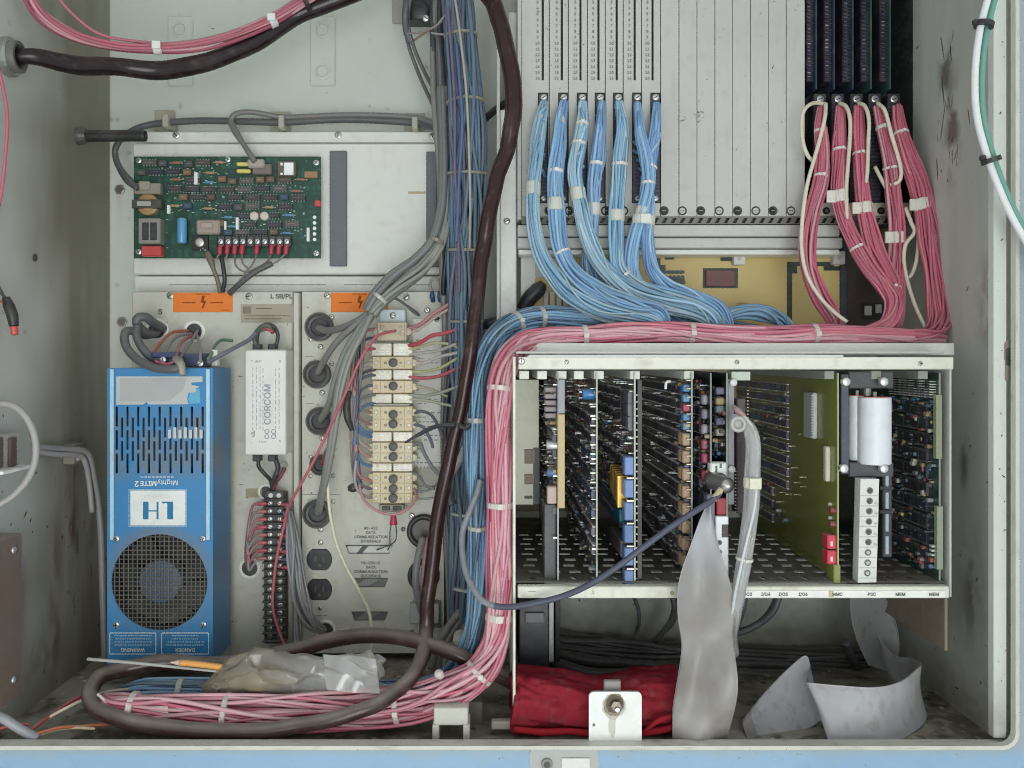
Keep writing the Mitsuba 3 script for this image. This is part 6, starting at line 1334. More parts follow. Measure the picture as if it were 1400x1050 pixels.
def clutter(parent, xf, n, y0, y1, py0, py1):
    """small resistors, cans and discs crowding a card"""
    pc = []
    for _ in range(n):
        y, z = RNG.uniform(y0, y1), zz(RNG.uniform(py0, py1), YCA)
        c, t = jit(PCOL[RNG.integers(len(PCOL))], 0.25), RNG.uniform(0.002, 0.006)
        k = RNG.random()
        if k < 0.45: pc.append((bx([xf - t / 2, y, z], [t, RNG.uniform(.003, .008), RNG.uniform(.002, .005)], 0.0006), c))
        elif k < 0.75: pc.append((tube_c(np.array([[xf - .0022, y - .004, z], [xf - .0022, y - .003, z], [xf - .0022, y + .003, z], [xf - .0022, y + .004, z]]), np.array([.0004, .0013, .0013, .0004]), 7), c))
        else: pc.append((lathe([(.0022, 0), (.0022, t), (.0005, t + .0006)], [xf, y, z], (-1, 0, 0), 9), c))
    part(parent, 'small_parts', pc, 'plastic', kind='stuff')
def toward(zpy, Y=None): return zz(zpy, YCA)

GE = (0.20, 0.23, 0.17)
# card 1
k, xf = card(763, (0.20, 0.24, 0.21), (0.075, 0.07, 0.075), 'leftmost circuit card, with a tan strip on its front edge')
part(k, 'front_strip', [(bb(xf + 0.0002, xf + 0.0075, YCA - 0.004, YCA + 0.004, zz(694, YCA), zz(566, YCA), 0.0006), (0.46, 0.35, 0.16))], 'plastic')
part(k, 'front_strip', [(bb(xf + 0.0002, xf + 0.0075, YCA - 0.004, YCA + 0.004, zz(565, YCA), zz(519, YCA), 0.0006), (0.25, 0.26, 0.28))], 'plastic', label='grey upper half of the front strip')
for i in range(5):
    part(k, 'component', [(bb(xf - 0.012, xf, YCA + 0.012, YCA + 0.03, zz(537 + i * 9, YCA), zz(530 + i * 9, YCA), 0.0008), jit((0.26, 0.21, 0.22), 0.1))], 'plastic')
row_chips(k, xf, [zz(y, YCA) for y in (600, 620, 700)], YCA + 0.01, YCB - 0.02, 8, DIPS, jitter=0.002)
part(k, 'capacitor', [(lathe([(0.0045, 0), (0.0045, 0.009), (0.001, 0.0095)], [xf, YCA + 0.02, zz(650, YCA)], (-1, 0, 0), 14), (0.08, 0.18, 0.36))], 'gloss', True)
part(k, 'capacitor', [(lathe([(0.0055, 0), (0.0055, 0.010), (0.001, 0.0105)], [xf, YCA + 0.016, zz(611, YCA)], (-1, 0, 0), 14), (0.6, 0.6, 0.6))], 'metal', True)
part(k, 'component', [(bb(xf - 0.010, xf, YCA + 0.004, YCA + 0.014, zz(690, YCA), zz(666, YCA), 0.001), (0.45, 0.33, 0.28))], 'plastic')
part(k, 'edge_connector', [(bb(xf - 0.013, xf, YCA + 0.012, YCA + 0.05, zz(800, YCA), zz(692, YCA), 0.001), (0.045, 0.04, 0.045))], 'plastic')
glints(k, xf, 110, YCA + .003, YCB, zz(740, YCA), zz(520, YCA))
clutter(k, xf, 130, YCA + .004, YCB - .02, 520, 690)
# card 2
k, xf = card(816, (0.26, 0.30, 0.19), (0.11, 0.105, 0.115), 'second circuit card from the left, with slanting rows of small blue parts')
part(k, 'capacitor', [(lathe([(0.006, 0), (0.006, 0.011), (0.001, 0.012)], [xf, YCA + 0.024, zz(540, YCA)], (-1, 0, 0), 14), (0.05, 0.22, 0.50))], 'gloss', True, label='bright blue capacitor')
for j, y in enumerate((577, 600, 626, 652, 678, 704, 730, 756)):
    tm = BDIP if j in (2, 4, 5) else DIPS
    row_chips(k, xf, [zz(y, YCA)], YCA + 0.006, YCB - 0.01, 9, tm, jitter=0.0015)
for j in range(9):
    y = 556 + j * 13
    part(k, 'edge_contact', [(bx([xf - 0.003, YCA + 0.004, zz(y, YCA)], [0.006, 0.005, 0.0022], 0.0005), jit((0.36, 0.38, 0.33), 0.15))], 'metal')
glints(k, xf, 170, YCA + .003, YCB, zz(770, YCA), zz(520, YCA))
clutter(k, xf, 150, YCA + .004, YCB - .02, 520, 790)
# card 3
k, xf = card(868, (0.36, 0.38, 0.27), (0.12, 0.11, 0.115), 'third circuit card from the left, with blue blocks and gold pins')
for j in range(6):
    y = 638 + j * 31
    part(k, 'blue_block', [(bb(xf - 0.0095, xf, YCA + 0.001, YCA + 0.018, zz(y + 12, YCA), zz(y - 13, YCA), 0.001), jit((0.13, 0.21, 0.42), 0.08))], 'plastic')
    part(k, 'clip', [(bx([xf - 0.004, YCA, zz(y + 15.5, YCA)], [0.008, 0.004, 0.002], 0.0005), (0.55, 0.52, 0.42))], 'metal')
for j in range(6):
    part(k, 'gold_pin', [(bx([xf - 0.008, YCA + 0.025 + j * 0.011, zz(677 - j * 2, YCA)], [0.012, 0.003, 0.034 - j * 0.001], 0.0006), (0.52, 0.33, 0.09))], 'metal')
part(k, 'teal_block', [(bb(xf - 0.011, xf, YCA + 0.03, YCA + 0.075, zz(722, YCA), zz(703, YCA), 0.001), (0.02, 0.17, 0.20))], 'plastic')
part(k, 'grey_block', [(bb(xf - 0.011, xf, YCA + 0.02, YCA + 0.10, zz(768, YCA), zz(745, YCA), 0.001), (0.14, 0.12, 0.125))], 'plastic')
row_chips(k, xf, [zz(y, YCA) for y in (545, 562, 579)], YCA + 0.012, YCA + 0.06, 3, GDIP)
row_chips(k, xf, [zz(y, YCA) for y in (541, 560, 578, 618, 640)], YCA + 0.07, YCB - 0.02, 7, DIPS, jitter=0.002)
row_chips(k, xf, [zz(y, YCA) for y in (690, 712, 736)], YCA + 0.08, YCB - 0.02, 6, BDIP)
glints(k, xf, 160, YCA + .003, YCB, zz(660, YCA), zz(520, YCA))
part(k, 'edge_notches', [(bx([xf + 0.0022, YCA - 0.0005, zz(y, YCA)], [0.003, 0.002, 0.0016], 0.0003), (0.42, 0.44, 0.36)) for y in np.arange(540, 780, 9.5)], 'plastic')
single('dark_card_edge', [(plain(P(873, 0, YCA)[0], P(879, 0, YCA)[0], YCA + 0.006, YCB, cbot, zz(520, YCA)), (0.035, 0.03, 0.028))], 'dark brown card edge just right of the third card', 'circuit card', 'plastic')
clutter(k, xf, 120, YCA + .02, YCB - .02, 580, 700)
# card 4: the big memory card
k, xf = card(946, (0.22, 0.27, 0.26), (0.10, 0.09, 0.11), 'fourth circuit card, with long slanting rows of black chips and tan blocks')
row_chips(k, xf, [zz(y, YCA) for y in (535, 556, 578, 601, 624, 649, 676, 703)], YCA + 0.035, YCB - 0.004, 9, DIPS)
row_chips(k, xf, [zz(y, YCA) for y in (730, 757, 782)], YCA + 0.05, YCB - 0.03, 7, DIPS, jitter=0.002)
for j in range(8):
    y = 601 + j * 24
    for q in range(2):
        part(k, 'tan_block', [(bb(xf - 0.008 + q * 0.0, xf, YCA + 0.003 + q * 0.014, YCA + 0.014 + q * 0.014, zz(y + 9, YCA), zz(y - 8, YCA), 0.0012), jit((0.40, 0.27, 0.17), 0.12))], 'plastic')
for y, c in ((531, (0.08, 0.22, 0.40)), (545, (0.12, 0.28, 0.44)), (558, (0.40, 0.06, 0.10)), (571, (0.09, 0.22, 0.38)), (584, (0.12, 0.26, 0.40))):
    part(k, 'component', [(bb(xf - 0.007, xf, YCA + 0.004, YCA + 0.016, zz(y + 5, YCA), zz(y - 5, YCA), 0.001), c)], 'plastic')
part(k, 'lever', [(tube([(917, 521, YCA + .02), (911, 523, YCA + .02), (910, 532, YCA + .02)], 2, 8), (0.8, 0.8, 0.78))], 'plastic', True)
for y in np.arange(520, 780, 11.5):
    part(k, 'edge_contact', [(bx([xf - 0.0025, YCA + 0.001, zz(y, YCA)], [0.005, 0.003, 0.0016], 0.0004), jit((0.42, 0.34, 0.24), 0.2))], 'metal')
for i in range(14):
    put(k, 'resistor', RES[RNG.integers(4)], (xf, YCA + RNG.uniform(.03, .12), zz(RNG.uniform(520, 770), YCA)))
glints(k, xf, 190, YCA + .02, YCB, zz(780, YCA), zz(520, YCA))
clutter(k, xf, 110, YCA + .004, YCA + .06, 520, 790)
# card 5
k, xf = card(972, (0.17, 0.19, 0.15), (0.018, 0.02, 0.024), 'fifth circuit card, narrow and dark with pale cylinders')
for y, c in ((547, (0.22, 0.22, 0.25)), (567, (0.2, 0.2, 0.23)), (588, (0.30, 0.28, 0.30)), (609, (0.30, 0.09, 0.10)), (628, (0.28, 0.05, 0.1)), (652, (0.24, 0.06, 0.08))):
    part(k, 'component', [(bb(xf - 0.0065, xf, YCA + 0.008, YCA + 0.02, zz(y + 7, YCA), zz(y - 7, YCA), 0.0018), jit(c, 0.1))], 'plastic')
row_chips(k, xf, [zz(y, YCA) for y in (540, 565, 590, 615, 640, 665, 690)], YCA + 0.03, YCB - 0.02, 8, DIPS)
glints(k, xf, 40, YCA + .003, YCB, zz(700, YCA), zz(520, YCA))
clutter(k, xf, 70, YCA + .004, YCA + .08, 520, 700)
# card 6 with the coaxial socket
k, xf = card(994, (0.22, 0.26, 0.19), (0.02, 0.026, 0.024), 'sixth circuit card, carrying the coaxial socket and a long white switch strip')
for y, c in ((535, (0.1, 0.1, 0.16)), (549, (0.30, 0.24, 0.12)), (560, (0.12, 0.16, 0.17)), (577, (0.10, 0.11, 0.18)), (592, (0.26, 0.25, 0.22))):
    part(k, 'component', [(bb(xf - 0.009, xf, YCA + 0.006, YCA + 0.016, zz(y + 5, YCA), zz(y - 5, YCA), 0.0012), c)], 'plastic')
row_chips(k, xf, [zz(y, YCA) for y in (540, 565, 590, 615)], YCA + 0.03, YCB - 0.02, 8, DIPS)
part(k, 'white_block', [(bb(xf - 0.0165, xf, YCA - 0.002, YCA + 0.012, zz(652, YCA), zz(632, YCA), 0.0012), (0.66, 0.68, 0.63)), (pbox(978, 637, 981, 645, YCA - 0.0025, 0.001), (0.1, 0.1, 0.1)), (pbox(984, 634, 987, 640, YCA - 0.0025, 0.001), (0.1, 0.1, 0.1))], 'plastic')
part(k, 'red_block', [(bb(xf - 0.010, xf, YCA - 0.001, YCA + 0.012, zz(704, YCA), zz(681, YCA), 0.001), (0.30, 0.02, 0.03))], 'plastic')
ws = part(k, 'switch_strip', [(pbox(979, 706, 996, 788, YCA - 0.004, 0.008, 0.0008), (0.80, 0.82, 0.84)), (pbox(987, 717, 996, 735, YCA - 0.0045, 0.002), (0.06, 0.04, 0.04))], 'plastic', label='bright white switch strip with round holes')
for y in (742, 755, 767):
    part(ws, 'hole', [(ring_y(984, y, YCA - 0.0048, 2.2, 3.6, 0.001, 14), (0.25, 0.25, 0.26)), (disc_y(984, y, YCA - 0.0043, 2.4, 0.0005, 12), (0.04, 0.04, 0.045))], 'plastic')
part(k, 'slate_bar', [(bb(xf - 0.020, xf - 0.0115, YCA - 0.001, YCA + 0.06, zz(770, YCA), zz(676, YCA), 0.001), (0.13, 0.14, 0.18))], 'plastic')
bnc = part(k, 'coaxial_socket', [(lathe([(0.0098, -0.012), (0.0098, -0.002), (0.0080, 0.0), (0.0080, 0.012), (0.0062, 0.013), (0.0040, 0.016), (1e-5, 0.017)], P(985, 660, YCA - 0.008), (0.35, -0.9, -0.1), 18), (0.42, 0.41, 0.40))], 'metal', True)
part(bnc, 'nut', [(lathe([(0.0105, -0.014), (0.0105, -0.009), (0.007, -0.009)], P(985, 660, YCA - 0.008), (0.35, -0.9, -0.1), 6), (0.36, 0.35, 0.34))], 'metal')
clutter(k, xf, 60, YCA + .004, YCA + .08, 530, 630)
# grey bracket and black header
gbk = thing('front_bracket', 'grey bracket with a round pale button beside the coaxial socket', 'bracket')
part(gbk, 'bracket', [(pbox(995, 518, 1004, 690, YCA + 0.004, 0.03, 0.0008), (0.25, 0.25, 0.27)), (pbox(1000, 508, 1026, 520, YCA + 0.006, 0.02), (0.5, 0.56, 0.46))], 'plastic')
part(gbk, 'button', [(disc_y(1003.5, 523, YCA - 0.001, 5, 0.004, 16, 0.001), (0.62, 0.62, 0.6))], 'plastic', True)
part(gbk, 'button', [(disc_y(1001, 642, YCA - 0.001, 5, 0.004, 16, 0.001), (0.42, 0.43, 0.42))], 'plastic', True)
hd = thing('header_strip', 'dark brown header strip with a column of pins behind the clear cable', 'connector')
part(hd, 'body', [(pbox(1007, 545, 1020, 702, YCA + 0.010, 0.02, 0.001), (0.055, 0.036, 0.034))], 'plastic')
part(hd, 'pins', [(bx(P(1004 + (1.2 if y > 640 else 19 - 1), y, YCA + 0.007), [0.0016, 0.003, 0.0011], 0.0002), (0.55, 0.55, 0.5)) for y in np.arange(534, 700, 4.6)], 'metal', kind='stuff')
# clear wires
ck = thing('clear_cable', 'clear grey bundle of wires with cream sleeves hanging down the card cage', 'cable')
ccp = [(1004, 572, .888), (1016, 574, .878), (1026, 590, .873), (1030, 615, .872), (1029, 650, .872), (1028, 690, .872), (1023, 730, .872), (1016, 775, .873), (1009, 812, .876), (1003, 845, .89), (1000, 870, .93), (1004, 892, .97)]
part(ck, 'wires', wires(ccp, [5, 7, 9, 9, 9, 9, 9, 9, 8.5, 8, 7, 6], 7, 2.9, [(0.50, 0.50, 0.48), (0.40, 0.40, 0.39), (0.30, 0.31, 0.32)], 0.25, sides=7), 'glass_clear', True, kind='stuff')
part(ck, 'hose', [(tube(ccp[1:], [7, 9.6, 10, 10, 10, 10, 10, 9.5, 9, 8, 7], 16, 8, 0.0004), (0.80, 0.80, 0.78))], 'clear_hose', True, label='translucent hose round the wires')
part(ck, 'sleeve', tie(ccp, 4.2, 11, 15, (0.62, 0.60, 0.47)))
part(ck, 'cable_tie', tie(ccp, 6.75, 10.8, 4.5, (0.58, 0.56, 0.5)))
part(ck, 'round_boss', [(ring_y(1010, 580, .868, 6, 11.5, 0.006, 22), (0.42, 0.41, 0.38)), (disc_y(1010, 580, .870, 7, 0.004, 18, 0.001), (0.34, 0.33, 0.3))], 'plastic', True)
part(ck, 'pink_sleeve', [(tube([(1003, 556, .89), (1008, 561, .882), (1016, 569, .876), (1026, 582, .874), (1031, 590, .874)], [3, 4.5, 4, 3.5, 3], 9), (0.42, 0.26, 0.26))], 'plastic', True)
# coaxial cable
cxp = [(983, 676, .872), (972, 685, .868), (950, 699, .865), (915, 722, .862), (880, 748, .86), (845, 774, .862), (810, 797, .868), (770, 815, .875), (725, 826, .88), (690, 830, .885), (664, 824, .89), (648, 806, .90), (637, 782, .915), (632, 752, .93), (633, 725, .94), (642, 700, .942), (652, 675, .945), (657, 656, .948)]
cc, par = spline(cxp, 9)
vv, ff = tube_c(cc, 4.3 * cc[:, 1] / F, 11)
tt = np.r_[np.repeat(par, 11), par[0], par[-1]]
colr = np.where(tt[:, None] < 9.5, np.array([[0.075, 0.08, 0.115]]), np.array([[0.24, 0.25, 0.27]])) * (0.9 + 0.2 * np.sin(tt * 9)[:, None] * 0.2)
single('coaxial_cable', [((vv, ff), colr)], 'dark coaxial cable drooping from the card cage to the blue trunk', 'cable', 'shaded_wire', True)
single('tan_ferrule', [(tube([(986, 668, .874), (981, 676, .872), (975, 683, .869)], [4, 5, 4.6], 10), (0.50, 0.42, 0.28))], 'tan ferrule where the coaxial cable meets its socket', 'ferrule', 'plastic', True)

# card 7: olive card
k, xf = card(1146, (0.36, 0.38, 0.19), (0.21, 0.225, 0.05), 'large olive green circuit card with red switches near its front edge')
row_chips(k, xf, [zz(y, YCA) for y in (538, 556, 575, 594, 613, 632, 652, 672, 692)], YCA + 0.145, YCB - 0.004, 8, DIPS + BDIP[:1])
row_chips(k, xf, [zz(y, YCA) for y in (713, 735, 758)], YCA + 0.20, YCB - 0.004, 5, DIPS)
part(k, 'white_socket', [(bb(xf - 0.005, xf, YCA + 0.055, YCA + 0.085, zz(607, YCA), zz(540, YCA), 0.001), (0.50, 0.52, 0.50))] + [(bx([xf - 0.0055, YCA + 0.058, zz(544 + i * 4, YCA)], [0.002, 0.004, 0.0012], 0.0002), (0.7, 0.7, 0.68)) for i in range(16)], 'plastic')
part(k, 'pale_bar', [(bb(xf - 0.005, xf, YCA + 0.018, YCA + 0.026, zz(662, YCA), zz(613, YCA), 0.001), (0.56, 0.53, 0.42))], 'plastic')
for y in (742, 763):
    rs = part(k, 'red_switch', [(bb(xf - 0.0095, xf, YCA + 0.002, YCA + 0.017, zz(y + 9.5, YCA), zz(y - 9.5, YCA), 0.001), (0.55, 0.04, 0.065))], 'plastic')
    part(rs, 'rocker', [(pbox(1135.5, y - 2, 1139, y + 5, YCA + 0.0012, 0.001), (0.75, 0.5, 0.5))], 'plastic')
for y in (699, 718):
    part(k, 'component', [(lathe([(0.0032, 0), (0.0032, 0.005), (0.001, 0.006)], [xf, YCA + 0.006, zz(y, YCA)], (-1, 0, 0), 12), (0.20, 0.03, 0.03))], 'plastic', True)
    part(k, 'component', [(lathe([(0.002, 0), (0.002, 0.003), (0.0005, 0.0035)], [xf, YCA + 0.016, zz(y - 6, YCA)], (-1, 0, 0), 10), (0.5, 0.5, 0.4))], 'plastic', True)
part(k, 'edge_foot', [(bb(xf - 0.004, xf + 0.003, YCA - 0.001, YCA + 0.02, zz(798, YCA), zz(772, YCA), 0.0008), (0.22, 0.24, 0.07))], 'plastic')
glints(k, xf, 40, YCA + .10, YCB, zz(740, YCA), zz(540, YCA), (0.5, 0.42, 0.25))
clutter(k, xf, 70, YCA + .15, YCB, 535, 760)
# card 8: capacitors and terminal strip
k, xf = card(1156, (0.10, 0.13, 0.15), (0.03, 0.04, 0.045), 'dark circuit card carrying two large white capacitors and a white terminal strip', ya=1.0)
part(k, 'bracket', [(pbox(1150.5, 512, 1160.5, 648, YCA - 0.001, 0.004, 0.0006), (0.06, 0.065, 0.09))], 'plastic')
part(k, 'bracket', [(pbox(1160.8, 508, 1222, 531, YCA + 0.006, 0.03, 0.001), (0.06, 0.07, 0.07))], 'plastic', label='dark cross piece above the capacitors')
part(k, 'bracket', [(pbox(1160.8, 633, 1222, 652, YCA + 0.006, 0.03, 0.001), (0.055, 0.06, 0.065))], 'plastic', label='dark cross piece below the capacitors')
for x, y in ((1158, 522), (1210, 522), (1155, 641), (1210, 641)):
    part(k, 'bolt', [(disc_y(x, y, YCA - 0.007, 6.2, 0.006, 16, 0.0015), (0.72, 0.71, 0.68))], 'metal', True)
def can(x0, x1, y0, y1, Y, lab):
    xm, r = (x0 + x1) / 2, (x1 - x0) / 2 * S(Y)
    a, b = P(xm, y1, Y)[2], P(xm, y0, Y)[2]
    q = part(k, 'capacitor', [(lathe([(1e-5, 0), (r * 0.96, 0), (r, 0.0012), (r, b - a - 0.0008), (r * 0.97, b - a), (r * 0.90, b - a)], [P(xm, 0, Y)[0], Y, a], (0, 0, 1), 32), (0.66, 0.68, 0.70))], 'plastic', True, label=lab)
    part(q, 'red_rim', [(lathe([(r * 0.90, b - a - 0.0002), (r * 0.965, b - a + 0.0006), (r * 0.965, b - a - 0.0006), (r * 1.004, b - a - 0.0008)], [P(xm, 0, Y)[0], Y, a], (0, 0, 1), 32), (0.55, 0.15, 0.15)), (lathe([(r * 0.9, b - a - 0.001), (1e-5, b - a - 0.001)], [P(xm, 0, Y)[0], Y, a], (0, 0, 1), 32), (0.5, 0.42, 0.40))], 'plastic')
    part(q, 'contact', [(bb(P(xm, 0, Y)[0] - 0.002, P(xm, 0, Y)[0] + 0.002, Y - 0.003, Y + 0.003, b - 0.001, b + 0.006, 0.0005), (0.3, 0.3, 0.28))], 'metal')
can(1173, 1217, 543, 634, 0.916, 'front white capacitor')
can(1160, 1181, 541, 629, 0.926, 'rear white capacitor')
part(k, 'spring', [(pbox(1182, 520, 1192, 542, 0.916, 0.012, 0.001), (0.14, 0.14, 0.13)), (pbox(1184, 526, 1189, 542, 0.914, 0.003), (0.34, 0.34, 0.32)), (pbox(1180, 636, 1190, 643, 0.914, 0.012), (0.02, 0.02, 0.02))], 'plastic')
tsp = part(k, 'terminal_strip', [(extr(ppoly([(1176.5, 655), (1202, 655), (1200, 736), (1198, 796), (1173, 797), (1174.5, 736)], YCA - 0.004), YCA - 0.004, 0.014), (0.62, 0.62, 0.58))], 'plastic')
for i in range(9):
    x, y = 1190 - i * 0.45, 671 + i * 14.1
    part(tsp, 'terminal_screw', [(ring_y(x, y, YCA - 0.0055, 2.6, 4.4, 0.0015, 16), (0.30, 0.30, 0.29)), (disc_y(x, y, YCA - 0.0048, 2.9, 0.0008, 12), (0.10, 0.1, 0.1) if i < 6 else (0.5, 0.5, 0.48))], 'metal')
    part(tsp, 'tooth', [(pbox(x - 14, y + 6.4, x + 10.5, y + 7.2, YCA - 0.0046, 0.001), (0.46, 0.45, 0.42))], 'plastic')
    if 1 <= i < 6: part(tsp, 'tooth', [(pbox(x + 8, y + 2.5, x + 11.5, y + 4.8, YCA - 0.007, 0.003), (0.75, 0.74, 0.7))], 'metal')
sd = thing('pin_bar', 'black bar with grey ribbed segments right of the white terminal strip', 'connector')
part(sd, 'bar', [(pbox(1207, 648, 1220, 762, YCA + 0.008, 0.02, 0.001), (0.03, 0.035, 0.045))], 'plastic')
for y0, y1 in ((650, 668), (673, 696), (702, 727), (733, 758)):
    part(sd, 'segment', [(pbox(1211, y0, 1215.5, y1, YCA + 0.006, 0.004, 0.0006), (0.36, 0.39, 0.41))], 'plastic')
for y in (665.5, 698):
    part(sd, 'clip', [(pbox(1203, y, 1222, y + 4.5, YCA + 0.004, 0.01, 0.0006), (0.02, 0.02, 0.025))], 'plastic')
# card 9: last card
k, xf = card(1285, (0.22, 0.28, 0.20), (0.03, 0.055, 0.05), 'rightmost circuit card, dark green with rows of bright pins at the top')
row_chips(k, xf, [zz(y, YCA) for y in (560, 582, 604, 627, 650, 673, 696, 719, 742, 765)], YCA + 0.02, YCA + 0.14, 7, [shape(dip(0.016, 0.010, 0.003, c, 0.25)) for c in ((0.032, 0.03, 0.04), (0.04, 0.04, 0.05), (0.03, 0.045, 0.05))])
clutter(k, xf, 160, YCA + .006, YCA + .14, 548, 785)
glints(k, xf, 90, YCA + .006, YCA + .13, zz(785, YCA), zz(550, YCA), (0.3, 0.33, 0.35))
pn = []
for i in range(9):
    for j in range(7):
        if i in (1, 3) and j < 3: continue
        pn.append((bx([xf - 0.004, YCA + 0.006 + i * 0.0115, zz(522 + j * 3.6, YCA)], [0.007, 0.0028, 0.0011], 0.0002), jit((0.62, 0.62, 0.58), 0.3)))
part(k, 'pins', pn, 'metal', kind='stuff')
for i in range(22):
    put(k, 'component', RES[1], (xf, YCA + RNG.uniform(.01, .13), zz(RNG.uniform(548, 560), YCA)))
for y in (748, 754, 760):
    part(k, 'pale_part', [(bx([xf - 0.003, YCA + 0.006, zz(y, YCA)], [0.006, 0.006, 0.0022], 0.0005), (0.5, 0.5, 0.47))], 'plastic')
part(k, 'edge_tab', [(plain(xf - 0.004, xf + 0.002, YCA - 0.002, YCA + 0.004, zz(627, YCA), zz(540, YCA)), (0.24, 0.26, 0.16))], 'plastic')
part(k, 'edge_tab', [(plain(xf - 0.003, xf + 0.003, YCA - 0.002, YCA + 0.004, zz(778, YCA), zz(692, YCA)), (0.24, 0.28, 0.2))], 'plastic')

# ---------------------------------------------------------------- below the cage
leg = thing('steel_post', 'dark painted steel post with a pale edge under the left end of the card cage', 'post')
part(leg, 'post', [(pbox(710, 822, 750, 925, 1.0, 0.12, 0.001), W0)], 'black_paint')
part(leg, 'pale_edge', [(pbox(750.5, 822, 757, 905, 1.01, 0.01, 0.0006), (0.46, 0.46, 0.44))], 'plastic')
part(leg, 'rear_edge', [(pbox(759, 822, 766, 905, 1.05, 0.02, 0.0006), (0.03, 0.03, 0.032))], 'plastic')
part(leg, 'plate', [(pbox(718, 838, 744, 852, 0.996, 0.004, 0.0006), (0.10, 0.095, 0.10))], 'plastic')
sw = thing('side_bracket', 'rust stained side plate under the right end of the card cage', 'bracket')
part(sw, 'plate', [(bb(cx1 - 0.004, cx1 - 0.001, YC + 0.004, 1.15, zz(892, YC), zz(819, YC)), W0)], 'rust_metal')
DC = [(0.06, 0.058, 0.06), (0.04, 0.038, 0.038), (0.075, 0.07, 0.07), (0.085, 0.085, 0.09)]
fc = [([(752, 866, 1.15), (800, 876, 1.145), (860, 881, 1.14), (930, 884, 1.14), (1010, 890, 1.14), (1090, 893, 1.14), (1165, 890, 1.14), (1200, 892, 1.14)], 8, 'uppermost dark cable along the back of the floor under the cage'),
      ([(752, 878, 1.13), (800, 890, 1.125), (870, 895, 1.12), (950, 893, 1.12), (1030, 904, 1.12), (1110, 902, 1.12), (1180, 906, 1.12)], 9, 'second dark cable along the floor under the cage'),
      ([(752, 890, 1.11), (810, 905, 1.10), (880, 908, 1.10), (960, 912, 1.10), (1040, 908, 1.10), (1120, 915, 1.10), (1190, 920, 1.10)], 8, 'third dark cable along the floor under the cage'),
      ([(756, 905, 1.09), (820, 918, 1.08), (900, 918, 1.08), (980, 920, 1.08), (1060, 922, 1.08), (1130, 926, 1.08), (1185, 928, 1.08)], 7, 'foremost dark cable along the floor under the cage')]
for i, (pts, r, lab) in enumerate(fc):
    single('floor_cable', [(tube(pts, r, 12, wob=0.0015), DC[i])], lab, 'cable', 'rubber', True)
fb = thing('dark_floor_bundle', 'mass of thin dark wires lying among the floor cables under the cage', 'wires')
part(fb, 'wires', wires([(758, 884, 1.12), (830, 893, 1.11), (900, 900, 1.11), (990, 901, 1.11), (1080, 908, 1.11), (1170, 912, 1.11), (1195, 905, 1.12)], [12, 16, 16, 16, 16, 14, 10], 30, 3.2, DC, 0.5), 'rubber', True, kind='stuff')
part(fb, 'lead', [(tube([(1172, 912, 1.08), (1162, 894, 1.07), (1156, 878, 1.06)], 6, 10), (0.06, 0.06, 0.065))], 'rubber', True)
for pts, r, lab in [([(866, 815, 1.12), (872, 830, 1.12), (874, 848, 1.12), (871, 862, 1.13), (868, 876, 1.13)], 2.6, 'leftmost thin grey cable hanging behind the cage front'),
                    ([(919, 815, 1.11), (922, 830, 1.11), (918, 848, 1.115), (908, 862, 1.12), (896, 876, 1.13)], 4, 'dark cable hanging left of the grey ribbon'),
                    ([(925, 815, 1.12), (927, 830, 1.12), (920, 852, 1.125), (904, 868, 1.13)], 2.4, 'thin cable just behind the one left of the grey ribbon'),
                    ([(1018, 815, 1.09), (1015, 832, 1.09), (1009, 850, 1.10), (1004, 866, 1.11)], 5, 'dark cable hanging just right of the grey ribbon'),
                    ([(1066, 815, 1.09), (1058, 835, 1.09), (1040, 852, 1.095), (1015, 864, 1.10), (990, 870, 1.11)], 4.2, 'outer of two dark cables curving left under the cage'),
                    ([(1062, 815, 1.10), (1050, 838, 1.10), (1032, 854, 1.105), (1010, 862, 1.11), (990, 864, 1.11)], 3.2, 'inner of two dark cables curving left under the cage')]:
    single('hanging_cable', [(tube(pts, r, 10), (0.115, 0.115, 0.13))], lab, 'cable', 'rubber', True)

# ---------------------------------------------------------------- things on the floor in front
def lerp_rows(left, right, m, n, bow):
    L, R_ = resample(left, m), resample(right, m)
    g = np.zeros((m, n, 3))
    for i in range(m):
        for j in range(n):
            t = j / (n - 1)
            g[i, j] = L[i] * (1 - t) + R_[i] * t
            g[i, j, 1] += bow(i / (m - 1), t)
    return g
# twisted grey ribbon hanging in front
rl = [P(*p) for p in ((966, 690, .885), (955, 712, .872), (942, 750, .865), (931, 785, .862), (927, 812, .862), (927, 845, .866), (931, 880, .872), (929, 905, .87), (924, 940, .866), (920, 975, .866), (921, 1016, .868))]
rr_ = [P(*p) for p in ((968, 690, .886), (973, 712, .88), (983, 750, .874), (996, 785, .868), (1004, 812, .87), (1005, 838, .875), (1000, 870, .875), (1003, 905, .868), (1005, 935, .864), (1003, 965, .864), (997, 1016, .868))]
def bow(s, t):
    return -0.010 * math.sin(math.pi * t) * max(0, 1 - 1.6 * s) + 0.007 * math.sin(2 * math.pi * (t * 0.9 + 1.3 * s)) * min(1, 1.5 * s) + 0.004 * math.sin(5.5 * t - 9 * s)
g_ = lerp_rows(rl, rr_, 150, 48, bow)
single('ribbon_cable', [(sheet(g_, 0.0011), W0)], 'twisted grey ribbon cable hanging from the cage beside the red cloth', 'ribbon cable', 'ribbon_grey', True)
